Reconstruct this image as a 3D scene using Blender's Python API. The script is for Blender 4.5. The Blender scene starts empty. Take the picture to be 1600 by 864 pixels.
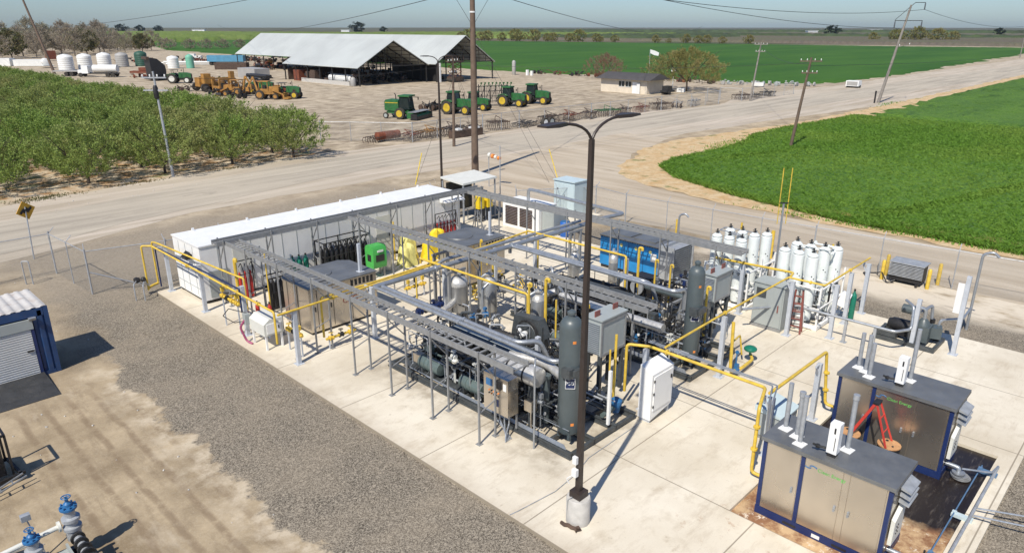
import bpy, math, random
import numpy as np
from mathutils import Vector, Matrix
PI = math.pi
scene = bpy.context.scene
C = scene.collection

# ------------------------------------------------------------------ camera
CAM_H = 12.0; HEAD = math.radians(45.8); PITCH = math.atan(389/1110)
cam_d = bpy.data.cameras.new('camera'); cam = bpy.data.objects.new('camera', cam_d); C.objects.link(cam)
cam_d.sensor_width = 36; cam_d.lens = 36*1110/1600
cam_d.clip_start = 0.2; cam_d.clip_end = 40000
cam.location = (0, 0, CAM_H)
cam.rotation_euler = (PI/2-PITCH, 0, -HEAD)
scene.camera = cam
scene.render.resolution_x = 1024; scene.render.resolution_y = 552

# ------------------------------------------------------------------ light
SUN_EL = math.radians(50); SHADOW_DIR = math.radians(18)      # shadows fall towards +X, a little +Y
w = bpy.data.worlds.new('World'); scene.world = w; w.use_nodes = True
wt = w.node_tree; bg = wt.nodes['Background']; bg.inputs['Strength'].default_value = 0.07
sky = wt.nodes.new('ShaderNodeTexSky'); sky.sky_type = 'NISHITA'; sky.sun_disc = False
sky.sun_elevation = SUN_EL
sx, sy = -math.cos(SHADOW_DIR), -math.sin(SHADOW_DIR)
sky.sun_rotation = math.atan2(sx, sy)
sky.air_density = 1.0; sky.dust_density = 0.6; sky.ozone_density = 2.2; sky.altitude = 50
tint = wt.nodes.new('ShaderNodeMix'); tint.data_type = 'RGBA'; tint.blend_type = 'MULTIPLY'; tint.inputs[0].default_value = 1.0
tint.inputs[7].default_value = (0.96, 1.19, 1.55, 1)
wt.links.new(sky.outputs[0], tint.inputs[6]); wt.links.new(tint.outputs[2], bg.inputs[0])
sun_d = bpy.data.lights.new('sun', 'SUN'); sun = bpy.data.objects.new('sun', sun_d); C.objects.link(sun)
sun_d.energy = 5.0; sun_d.angle = math.radians(0.53); sun_d.color = (1.0, 0.935, 0.83)
to_sun = Vector((sx*math.cos(SUN_EL), sy*math.cos(SUN_EL), math.sin(SUN_EL)))
sun.rotation_euler = to_sun.to_track_quat('Z', 'Y').to_euler()
scene.view_settings.view_transform = 'Standard'; scene.view_settings.look = 'None'
scene.view_settings.exposure = 0.10; scene.view_settings.gamma = 1.0

# ------------------------------------------------------------------ materials
class NT:
    def __init__(s, name):
        s.m = bpy.data.materials.new(name); s.m.use_nodes = True
        s.t = s.m.node_tree; s.b = s.t.nodes['Principled BSDF']
        s.obj = s.t.nodes.new('ShaderNodeTexCoord').outputs['Object']
        g = s.t.nodes.new('ShaderNodeNewGeometry'); s.pos = g.outputs['Position']
        s.oi = s.t.nodes.new('ShaderNodeObjectInfo').outputs['Random']
    def n(s, k): return s.t.nodes.new('ShaderNode'+k)
    def l(s, a, b): s.t.links.new(a, b)
    def put(s, sock, v):
        if isinstance(v, bpy.types.NodeSocket): s.l(v, sock)
        elif isinstance(v, (tuple, list)) and len(v) == 3 and sock.type == 'RGBA': sock.default_value = (*v, 1)
        else: sock.default_value = v
    def noise(s, scale, vec=None, detail=4, rough=0.55, stretch=None, out='Fac'):
        q = s.n('TexNoise'); q.inputs['Scale'].default_value = scale
        q.inputs['Detail'].default_value = detail; q.inputs['Roughness'].default_value = rough
        v = vec or s.pos
        if stretch:
            mp = s.n('Mapping'); mp.inputs['Scale'].default_value = stretch[:3]
            if len(stretch) > 3: mp.inputs['Rotation'].default_value = (0, 0, stretch[3])
            s.l(v, mp.inputs['Vector']); v = mp.outputs[0]
        s.l(v, q.inputs['Vector']); return q.outputs[out]
    def vor(s, scale, vec=None, out='Color'):
        q = s.n('TexVoronoi'); q.inputs['Scale'].default_value = scale
        s.l(vec or s.pos, q.inputs['Vector']); return q.outputs[out]
    def mth(s, op, a, b=0.0, c=None, clamp=False):
        q = s.n('Math'); q.operation = op; q.use_clamp = clamp
        s.put(q.inputs[0], a); s.put(q.inputs[1], b)
        if c is not None: s.put(q.inputs[2], c)
        return q.outputs[0]
    def ramp(s, v, a, b, lo=0.0, hi=1.0):          # map range, clamped
        q = s.n('MapRange'); q.inputs[1].default_value = a; q.inputs[2].default_value = b
        q.inputs[3].default_value = lo; q.inputs[4].default_value = hi
        s.put(q.inputs[0], v); return q.outputs[0]
    def mix(s, f, a, b, mode='MIX'):
        q = s.n('Mix'); q.data_type = 'RGBA'; q.blend_type = mode
        s.put(q.inputs[0], f); s.put(q.inputs[6], a); s.put(q.inputs[7], b); return q.outputs[2]
    def xyz(s, v=None):
        q = s.n('SeparateXYZ'); s.l(v or s.pos, q.inputs[0]); return q.outputs
    def grey(s, v):
        q = s.n('CombineColor'); s.l(v, q.inputs[0]); s.l(v, q.inputs[1]); s.l(v, q.inputs[2]); return q.outputs[0]
    def bump(s, h, strength=0.5, dist=0.02):
        q = s.n('Bump'); q.inputs['Strength'].default_value = strength; q.inputs['Distance'].default_value = dist
        s.l(h, q.inputs['Height']); s.l(q.outputs[0], s.b.inputs['Normal'])
    def done(s, col, rough=0.8, metal=0.0, spec=None):
        s.put(s.b.inputs['Base Color'], col); s.put(s.b.inputs['Roughness'], rough)
        s.b.inputs['Metallic'].default_value = metal
        if spec is not None: s.b.inputs['Specular IOR Level'].default_value = spec
        return s.m

def simple(name, col, rough=0.6, metal=0.0, var=0.25, scale=3.0, dirt=0.0, dcol=(0.22, 0.17, 0.11)):
    t = NT(name)
    k = t.ramp(t.noise(scale, t.obj, 5), 0.3, 0.7, 1-var, 1+var*0.35)
    c = t.mix(1.0, col, t.grey(k), 'MULTIPLY')
    if dirt > 0:
        f = t.ramp(t.noise(scale*2.7, t.obj, 6, 0.65), 0.5, 0.72, 0, dirt)
        c = t.mix(f, c, dcol)
    r = t.ramp(t.noise(scale*4, t.obj, 3), 0.3, 0.7, max(0.05, rough-0.1), min(1, rough+0.12))
    return t.done(c, r, metal)

M = {}
M['galv'] = simple('galvanised_steel', (0.42, 0.44, 0.46), 0.5, 0.35, 0.25, 5, 0.1)
M['tray'] = simple('tray_grey', (0.30, 0.305, 0.305), 0.55, 0.3, 0.2, 5, 0.1)
M['silver'] = simple('silver_pipe', (0.40, 0.425, 0.45), 0.38, 0.6, 0.2, 4)
M['insul'] = simple('insulation_jacket', (0.62, 0.61, 0.58), 0.4, 0.5, 0.25, 6, 0.1)
M['post'] = simple('pale_grey_paint', (0.50, 0.53, 0.57), 0.5, 0.1, 0.15, 4, 0.05)
M['white'] = simple('white_paint', (0.80, 0.80, 0.78), 0.4, 0, 0.06, 1.5, 0.05)
M['cream'] = simple('cream_paint', (0.66, 0.66, 0.60), 0.45, 0, 0.08, 3, 0.05)
M['cylw'] = simple('white_cylinder_paint', (0.74, 0.78, 0.76), 0.35, 0, 0.08, 3, 0.08)
M['skid'] = simple('skid_grey_paint', (0.06, 0.068, 0.072), 0.45, 0, 0.3, 4, 0.2, (0.2, 0.19, 0.17))
M['tower'] = simple('slate_grey_paint', (0.08, 0.10, 0.105), 0.4, 0, 0.12, 2, 0.08, (0.2, 0.2, 0.19))
M['motor'] = simple('green_grey_paint', (0.10, 0.135, 0.13), 0.4, 0, 0.2, 4, 0.1)
M['black'] = simple('black_metal', (0.018, 0.018, 0.02), 0.5, 0, 0.4, 5, 0.1)
M['dark'] = simple('dark_machine', (0.03, 0.03, 0.03), 0.5, 0.2, 0.5, 7, 0.35, (0.16, 0.14, 0.12))
M['bronze'] = simple('bronze_lamp_pole', (0.042, 0.031, 0.026), 0.5, 0, 0.2, 2)
M['yellow'] = simple('yellow_pipe_paint', (0.70, 0.48, 0.06), 0.45, 0, 0.3, 4, 0.3, (0.42, 0.30, 0.12))
M['yplas'] = simple('yellow_plastic', (0.80, 0.58, 0.02), 0.5, 0, 0.25, 4)
M['ypale'] = simple('pale_yellow_tarp', (0.72, 0.66, 0.22), 0.6, 0, 0.25, 4, 0.2)
M['cyel'] = simple('machine_yellow', (0.40, 0.20, 0.04), 0.6, 0, 0.45, 1.2, 0.6, (0.16, 0.09, 0.05))
M['green'] = simple('tractor_green', (0.022, 0.135, 0.035), 0.5, 0, 0.35, 1.5, 0.45, (0.13, 0.13, 0.08))
M['lime'] = simple('bright_green_plastic', (0.07, 0.40, 0.08), 0.45, 0, 0.15, 4)
M['wheel'] = simple('wheel_yellow', (0.60, 0.42, 0.03), 0.5, 0, 0.3, 2, 0.4, (0.3, 0.22, 0.1))
M['rubber'] = simple('tyre_rubber', (0.035, 0.032, 0.028), 0.85, 0, 0.3, 3, 0.4)
M['glass'] = simple('dark_glass', (0.02, 0.03, 0.03), 0.12, 0, 0.1)
M['blue'] = simple('blue_panel', (0.015, 0.22, 0.52), 0.45, 0, 0.2, 2, 0.15, (0.1, 0.2, 0.3))
M['nblue'] = simple('navy_frame', (0.012, 0.028, 0.11), 0.4, 0, 0.15, 2)
M['cblue'] = simple('container_blue', (0.014, 0.052, 0.15), 0.5, 0, 0.25, 1.5, 0.1)
M['vblue'] = simple('valve_blue', (0.03, 0.14, 0.32), 0.4, 0, 0.2, 6)
M['dblue'] = simple('dark_blue_paint', (0.012, 0.025, 0.09), 0.4, 0, 0.3, 5)
M['cabgrey'] = simple('cabinet_grey', (0.34, 0.37, 0.36), 0.45, 0, 0.08, 2, 0.05)
M['cabblue'] = simple('pale_blue_grey_paint', (0.50, 0.60, 0.62), 0.4, 0, 0.06, 2)
M['roofg'] = simple('roof_grey_paint', (0.20, 0.205, 0.205), 0.42, 0.4, 0.25, 1.5, 0.2, (0.24, 0.22, 0.2))
M['red'] = simple('red_paint', (0.45, 0.03, 0.025), 0.5, 0, 0.2, 4)
M['rust'] = simple('rust_red', (0.20, 0.055, 0.025), 0.8, 0, 0.4, 3, 0.4, (0.07, 0.05, 0.04))
M['rustd'] = simple('rusty_iron', (0.085, 0.055, 0.04), 0.85, 0, 0.5, 2, 0.5, (0.16, 0.10, 0.06))
M['fibre'] = simple('orange_fibreglass', (0.55, 0.055, 0.04), 0.5, 0, 0.12, 4)
M['maroon'] = simple('maroon_fibreglass', (0.23, 0.075, 0.06), 0.5, 0, 0.2, 4)
M['orange'] = simple('orange_paint', (0.75, 0.25, 0.05), 0.5, 0, 0.2, 4)
M['pink'] = simple('magenta_hose', (0.33, 0.07, 0.15), 0.5, 0, 0.15, 4)
M['drum'] = simple('tan_drum_lid', (0.50, 0.27, 0.12), 0.6, 0, 0.3, 6, 0.2)
M['bottle'] = simple('green_cylinder', (0.01, 0.17, 0.11), 0.4, 0, 0.2, 4)
M['bluegrey'] = simple('blue_trailer', (0.08, 0.27, 0.42), 0.6, 0, 0.2, 1, 0.2)
M['conc'] = simple('concrete_base', (0.52, 0.50, 0.46), 0.85, 0, 0.2, 4, 0.25, (0.34, 0.31, 0.27))
M['wood'] = simple('pole_wood', (0.15, 0.105, 0.075), 0.85, 0, 0.3, 2, 0.3, (0.09, 0.06, 0.045))
M['woodg'] = simple('weathered_pole', (0.26, 0.235, 0.21), 0.85, 0, 0.3, 2, 0.3, (0.15, 0.12, 0.1))
M['bark'] = simple('bark', (0.07, 0.052, 0.04), 0.9, 0, 0.3, 3)
M['barkg'] = simple('grey_bark', (0.20, 0.165, 0.135), 0.9, 0, 0.3, 3)
M['tankw'] = simple('white_poly_tank', (0.72, 0.72, 0.69), 0.5, 0, 0.12, 0.5, 0.15, (0.45, 0.42, 0.36))
M['tankg'] = simple('grey_poly_tank', (0.36, 0.35, 0.33), 0.5, 0, 0.12, 0.5)
M['tankt'] = simple('teal_tank', (0.16, 0.42, 0.30), 0.5, 0, 0.12, 0.5)
M['tankd'] = simple('dark_green_tank', (0.03, 0.09, 0.06), 0.5, 0, 0.12, 0.5)
M['stucco'] = simple('stucco', (0.66, 0.58, 0.46), 0.85, 0, 0.1, 1, 0.1)
M['shingle'] = simple('shingles', (0.075, 0.07, 0.068), 0.85, 0, 0.2, 1)
M['sign'] = simple('sign_orange', (0.72, 0.38, 0.03), 0.5, 0, 0.1, 4)
M['sheet'] = simple('plastic_blue', (0.02, 0.12, 0.45), 0.4, 0, 0.15, 4)
M['wire'] = simple('dark_wire', (0.05, 0.05, 0.05), 0.5, 0.4, 0.1, 1)
M['ins'] = simple('grey_insulator', (0.10, 0.11, 0.12), 0.3, 0, 0.1, 4)
M['label'] = simple('white_sticker', (0.72, 0.72, 0.70), 0.5, 0, 0.05, 4)
M['steelplate'] = simple('ramp_steel', (0.06, 0.062, 0.065), 0.55, 0.3, 0.3, 1.5, 0.3, (0.12, 0.11, 0.1))

def mat_stainless():
    t = NT('brushed_stainless')
    k = t.ramp(t.noise(0.8, t.obj, 2), 0.3, 0.7, 0.86, 1.08)
    c = t.mix(1.0, (0.60, 0.545, 0.47), t.grey(k), 'MULTIPLY')
    r = t.ramp(t.noise(0.9, t.obj, 3), 0.35, 0.65, 0.24, 0.33)
    return t.done(c, r, 0.9)
M['stain'] = mat_stainless()
def mat_vessel():
    t = NT('vessel_cladding')
    k = t.ramp(t.noise(3, t.obj, 3), 0.3, 0.7, 0.8, 1.1)
    c = t.mix(1.0, (0.42, 0.42, 0.41), t.grey(k), 'MULTIPLY')
    return t.done(c, 0.38, 0.75)
M['vessel'] = mat_vessel()
def mat_roof():
    t = NT('corrugated_roof')
    x = t.xyz(t.obj)
    k = t.ramp(t.noise(0.12, t.obj, 4), 0.35, 0.65, 0.88, 1.04)
    seam = t.ramp(t.mth('ABSOLUTE', t.mth('SUBTRACT', t.mth('FRACT', t.mth('DIVIDE', x[1], 3.0)), 0.5)), 0.47, 0.5, 1, 0.86)
    c = t.mix(1.0, (0.58, 0.60, 0.56), t.grey(t.mth('MULTIPLY', k, seam)), 'MULTIPLY')
    f = t.ramp(t.noise(0.35, t.obj, 6, 0.7), 0.62, 0.75, 0, 0.3)
    c = t.mix(f, c, (0.42, 0.36, 0.3))
    w_ = t.n('TexWave'); w_.inputs['Scale'].default_value = 1.3; w_.bands_direction = 'Y'
    t.l(t.obj, w_.inputs['Vector']); t.bump(w_.outputs['Fac'], 0.5, 0.05)
    return t.done(c, 0.45, 0.25)
M['roof'] = mat_roof()
def mat_leaf(name, a, b, c2, patch=0.35):
    t = NT(name)
    r = t.n('NewGeometry').outputs['Random Per Island']
    c = t.mix(t.ramp(r, 0, 1), a, b)
    c = t.mix(t.ramp(t.noise(patch, t.pos, 3), 0.45, 0.68), c, c2)
    c = t.mix(t.mth('MULTIPLY', t.oi, 0.35), c, c2)
    t.done(c, 0.6, 0, 0.25)
    tr = t.n('BsdfTranslucent'); t.put(tr.inputs['Color'], c)
    mx = t.n('MixShader'); mx.inputs[0].default_value = 0.32
    t.l(t.b.outputs[0], mx.inputs[1]); t.l(tr.outputs[0], mx.inputs[2])
    t.l(mx.outputs[0], t.t.nodes['Material Output'].inputs['Surface'])
    return t.m
M['leaf'] = mat_leaf('orchard_leaf', (0.28, 0.39, 0.085), (0.15, 0.23, 0.05), (0.32, 0.32, 0.12), 0.10)
M['leafb'] = mat_leaf('bush_leaf', (0.26, 0.25, 0.075), (0.16, 0.18, 0.05), (0.30, 0.25, 0.10))
M['twig'] = mat_leaf('bare_twigs', (0.42, 0.34, 0.27), (0.27, 0.23, 0.18), (0.26, 0.25, 0.15), 0.03)
M['twigr'] = mat_leaf('reddish_twigs', (0.34, 0.19, 0.125), (0.22, 0.13, 0.085), (0.2, 0.15, 0.1))
M['leafd'] = mat_leaf('evergreen_leaf', (0.028, 0.045, 0.022), (0.018, 0.03, 0.016), (0.03, 0.05, 0.02))
M['lineb'] = simple('line_blue', (0.10, 0.19, 0.32), 0.5)
M['blade'] = mat_leaf('crop_blades', (0.145, 0.30, 0.032), (0.08, 0.20, 0.022), (0.22, 0.33, 0.05), 0.05)
M['corn'] = mat_leaf('weed_leaf', (0.09, 0.12, 0.03), (0.06, 0.08, 0.025), (0.2, 0.15, 0.07), 0.3)

# ------------------------------------------------------------------ mesh builder
def sg(v): return 1 if v >= 0 else -1
class MB:
    def __init__(s): s.v = []; s.f = []; s.mi = []
    def face(s, idx, m=0): s.f.append(tuple(idx)); s.mi.append(m)
    def add(s, vs, fs, m=0):
        o = len(s.v); s.v += [tuple(p) for p in vs]
        for q in fs: s.f.append(tuple(i+o for i in q)); s.mi.append(m)
        return s
    def box(s, x0, y0, z0, x1, y1, z1, m=0):
        if x0 > x1: x0, x1 = x1, x0
        if y0 > y1: y0, y1 = y1, y0
        if z0 > z1: z0, z1 = z1, z0
        vs = [(x, y, z) for z in (z0, z1) for x, y in ((x0, y0), (x1, y0), (x1, y1), (x0, y1))]
        return s.add(vs, [(3, 2, 1, 0), (4, 5, 6, 7), (0, 1, 5, 4), (1, 2, 6, 5), (2, 3, 7, 6), (3, 0, 4, 7)], m)
    def obox(s, c, size, rz=0, m=0, rx=0, ry=0):
        R = Matrix.Rotation(rz, 3, 'Z') @ Matrix.Rotation(ry, 3, 'Y') @ Matrix.Rotation(rx, 3, 'X')
        a, b, d = size[0]/2, size[1]/2, size[2]/2
        vs = [tuple(Vector(c)+R @ Vector((x, y, z))) for z in (-d, d) for x, y in ((-a, -b), (a, -b), (a, b), (-a, b))]
        return s.add(vs, [(3, 2, 1, 0), (4, 5, 6, 7), (0, 1, 5, 4), (1, 2, 6, 5), (2, 3, 7, 6), (3, 0, 4, 7)], m)
    def bar(s, p, q, wd, ht=None, m=0):           # rectangular bar from p to q
        ht = ht or wd; p = Vector(p); q = Vector(q); d = (q-p).normalized()
        up = Vector((0, 0, 1)) if abs(d.z) < 0.95 else Vector((0, 1, 0))
        sd = d.cross(up).normalized(); up = sd.cross(d)
        vs = []
        for o in (p, q):
            for a, b in ((-1, -1), (1, -1), (1, 1), (-1, 1)): vs.append(tuple(o+sd*a*wd/2+up*b*ht/2))
        return s.add(vs, [(3, 2, 1, 0), (4, 5, 6, 7), (0, 1, 5, 4), (1, 2, 6, 5), (2, 3, 7, 6), (3, 0, 4, 7)], m)
    def tube(s, pts, r, n=8, m=0, r2=None, caps=True):
        pts = [Vector(p) for p in pts]; rings = []; N = len(pts)
        prev = None
        for i, p in enumerate(pts):
            if i == 0: d = pts[1]-pts[0]
            elif i == N-1: d = pts[-1]-pts[-2]
            else: d = (pts[i]-pts[i-1]).normalized()+(pts[i+1]-pts[i]).normalized()
            d = d.normalized() if d.length > 1e-6 else Vector((0, 0, 1))
            if prev is None:
                up = Vector((0, 0, 1)) if abs(d.z) < 0.9 else Vector((1, 0, 0))
                a = d.cross(up).normalized()
            else: a = (prev-d*prev.dot(d)).normalized()
            prev = a; b = d.cross(a)
            sc = 1.0
            if 0 < i < N-1:
                cs = (pts[i]-pts[i-1]).normalized().dot(d); sc = 1/max(0.6, cs)
            rr = (r if r2 is None else r+(r2-r)*i/(N-1))
            rings.append([tuple(p+(a*math.cos(t)+b*math.sin(t))*rr*(sc if sc < 1.5 else 1.2)) for t in [2*PI*k/n for k in range(n)]])
        vs = [v for rg in rings for v in rg]; fs = []
        for i in range(N-1):
            for k in range(n):
                k2 = (k+1) % n; fs.append((i*n+k, i*n+k2, (i+1)*n+k2, (i+1)*n+k))
        if caps: fs.append(tuple(range(n-1, -1, -1))); fs.append(tuple((N-1)*n+k for k in range(n)))
        return s.add(vs, fs, m)
    def pipe(s, pts, r, n=8, m=0):                # pipe with rounded elbows
        out = [Vector(pts[0])]
        for i in range(1, len(pts)-1):
            p = Vector(pts[i]); a = (Vector(pts[i-1])-p); b = (Vector(pts[i+1])-p)
            e = min(a.length*0.45, b.length*0.45, r*2.6); a.normalize(); b.normalize()
            for k in range(4):
                t = k/3; out.append((p+a*e)*(1-t)**2+p*2*t*(1-t)+(p+b*e)*t*t)
        out.append(Vector(pts[-1]))
        return s.tube(out, r, n, m)
    def lathe(s, c, prof, n=20, m=0, axis='Z'):   # prof: [(r, h)...]
        vs = []
        for r, h in prof:
            for k in range(n):
                t = 2*PI*k/n; a, b = r*math.cos(t), r*math.sin(t)
                if axis == 'Z': vs.append((c[0]+a, c[1]+b, c[2]+h))
                elif axis == 'Y': vs.append((c[0]+b, c[1]+h, c[2]+a))
                else: vs.append((c[0]+h, c[1]+a, c[2]+b))
        fs = []
        for i in range(len(prof)-1):
            for k in range(n):
                k2 = (k+1) % n; fs.append((i*n+k, i*n+k2, (i+1)*n+k2, (i+1)*n+k))
        fs.append(tuple(range(n-1, -1, -1))); fs.append(tuple((len(prof)-1)*n+k for k in range(n)))
        return s.add(vs, fs, m)
    def prism(s, pts, z0, z1, m=0):
        n = len(pts); vs = [(x, y, z0) for x, y in pts]+[(x, y, z1) for x, y in pts]
        fs = [tuple(range(n-1, -1, -1)), tuple(range(n, 2*n))]+[(k, (k+1) % n, n+(k+1) % n, n+k) for k in range(n)]
        return s.add(vs, fs, m)
    def extr(s, prof, axis, a, b, m=0):           # profile in the other two axes, extruded from a to b
        n = len(prof)
        def P(u, v, t): return {'X': (t, u, v), 'Y': (u, t, v)}[axis]
        vs = [P(u, v, a) for u, v in prof]+[P(u, v, b) for u, v in prof]
        fs = [tuple(range(n-1, -1, -1)), tuple(range(n, 2*n))]+[(k, (k+1) % n, n+(k+1) % n, n+k) for k in range(n)]
        return s.add(vs, fs, m)
    def ball(s, c, r, m=0, n=10, sz=1.0):
        pr = [(max(0.001, r*math.sin(PI*k/6)), -r*sz*math.cos(PI*k/6)) for k in range(7)]
        return s.lathe(c, pr, n, m)

OFF = {}
def mesh_obj(name, mb, mats, off=(0, 0, 0), smooth=True):
    me = bpy.data.meshes.new(name)
    me.from_pydata([(x-off[0], y-off[1], z-off[2]) for x, y, z in mb.v], [], mb.f)
    mats = mats if isinstance(mats, (list, tuple)) else [mats]
    for m in mats: me.materials.append(M[m] if isinstance(m, str) else m)
    if len(mats) > 1: me.polygons.foreach_set('material_index', mb.mi)
    import bmesh
    bm = bmesh.new(); bm.from_mesh(me); bmesh.ops.recalc_face_normals(bm, faces=bm.faces); bm.to_mesh(me); bm.free()
    if smooth:
        me.polygons.foreach_set('use_smooth', [True]*len(me.polygons))
        me.set_sharp_from_angle(angle=math.radians(38))
    me.update()
    o = bpy.data.objects.new(name, me); C.objects.link(o); return o
def tag(o, label=None, cat=None, group=None, kind=None):
    if label: o['label'] = label
    if cat: o['category'] = cat
    if group: o['group'] = group
    if kind: o['kind'] = kind
    return o
def thing(name, label, cat, loc=(0, 0, 0), group=None):
    o = bpy.data.objects.new(name, None); C.objects.link(o); o.location = loc; o.empty_display_size = 0.3
    OFF[o.name] = tuple(loc); return tag(o, label, cat, group)
def part(name, mb, mats, parent, label=None, smooth=True):
    off = OFF[parent.name]
    o = mesh_obj(name, mb, mats, off, smooth); o.parent = parent; OFF[o.name] = off
    if label: o['label'] = label
    return o
def islands(mb):
    par = list(range(len(mb.v)))
    def fd(i):
        while par[i] != i: par[i] = par[par[i]]; i = par[i]
        return i
    for q in mb.f:
        r0 = fd(q[0])
        for i in q[1:]: par[fd(i)] = r0
    grp = {}
    for q, mi in zip(mb.f, mb.mi): grp.setdefault(fd(q[0]), []).append((q, mi))
    out = []
    for g_ in grp.values():
        ids = sorted({i for q, _ in g_ for i in q}); mp = {i: k for k, i in enumerate(ids)}
        m = MB(); m.v = [mb.v[i] for i in ids]; m.f = [tuple(mp[i] for i in q) for q, _ in g_]; m.mi = [mi for _, mi in g_]; out.append(m)
    return out
def parts(name, mb, mats, parent): return [part(name, m, mats, parent) for m in islands(mb)]
def single(name, label, cat, mb, mats, loc=(0, 0, 0), group=None, smooth=True):
    o = mesh_obj(name, mb, mats, loc, smooth); o.location = loc; OFF[o.name] = tuple(loc)
    return tag(o, label, cat, group)
def struct(name, mb, mats, kind='structure'):
    return tag(mesh_obj(name, mb, mats, (0, 0, 0), False), kind=kind)
def dup(root, loc, rz=0, label=None, group=None, scale=None):
    r = root.copy(); C.objects.link(r); r.location = loc; r.rotation_euler = (0, 0, rz)
    if scale: r.scale = (scale,)*3 if not isinstance(scale, tuple) else scale
    if label: r['label'] = label
    if group: r['group'] = group
    for ch in list(root.children):
        c = ch.copy(); C.objects.link(c); c.parent = r
        for g in list(ch.children):
            d = g.copy(); C.objects.link(d); d.parent = c
    return r
ORD = ['first', 'second', 'third', 'fourth', 'fifth', 'sixth', 'seventh', 'eighth', 'ninth', 'tenth', 'eleventh', 'twelfth',
       'thirteenth', 'fourteenth', 'fifteenth', 'sixteenth', 'seventeenth', 'eighteenth', 'nineteenth', 'twentieth', 'twenty-first',
       'twenty-second', 'twenty-third', 'twenty-fourth', 'twenty-fifth', 'twenty-sixth', 'twenty-seventh', 'twenty-eighth', 'twenty-ninth', 'thirtieth']

HAZE = True
ROAD_A = [(3.0, 47.0), (7.3, 47.3), (14.9, 49.7), (24.9, 51.8), (35.5, 53.6), (45.4, 52.9), (57.0, 50.7), (76.1, 51.5), (96.4, 49.1), (126.5, 47.2), (170.5, 44.5), (237.7, 39.4), (351.5, 29.8), (463.9, 40.2), (304.1, 51.1), (205.6, 54.0), (148.5, 55.8), (115.1, 58.9), (89.5, 60.8), (67.2, 59.8), (52.2, 60.8), (40.6, 61.1), (29.2, 60.2), (17.5, 57.5), (9.0, 55.7), (3.9, 54.7)]
ROAD_SH = [(2.8, 45.1), (6.9, 45.6), (18.9, 49.3), (32.5, 49.2), (41.9, 48.8), (53.7, 47.7), (63.7, 46.3), (80.6, 45.1), (95.4, 43.8), (125.2, 39.6), (148.2, 38.4), (211.6, 34.8), (316.0, 26.5), (543.9, 47.5), (360.5, 61.0), (232.5, 61.4), (161.7, 60.9), (126.2, 64.7), (107.2, 58.1), (93.8, 63.8), (70.4, 62.7), (53.5, 62.2), (42.2, 63.5), (39.7, 64.3), (31.0, 63.8), (24.7, 63.1), (19.1, 62.2), (10.0, 60.6), (4.5, 59.2)]

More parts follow.
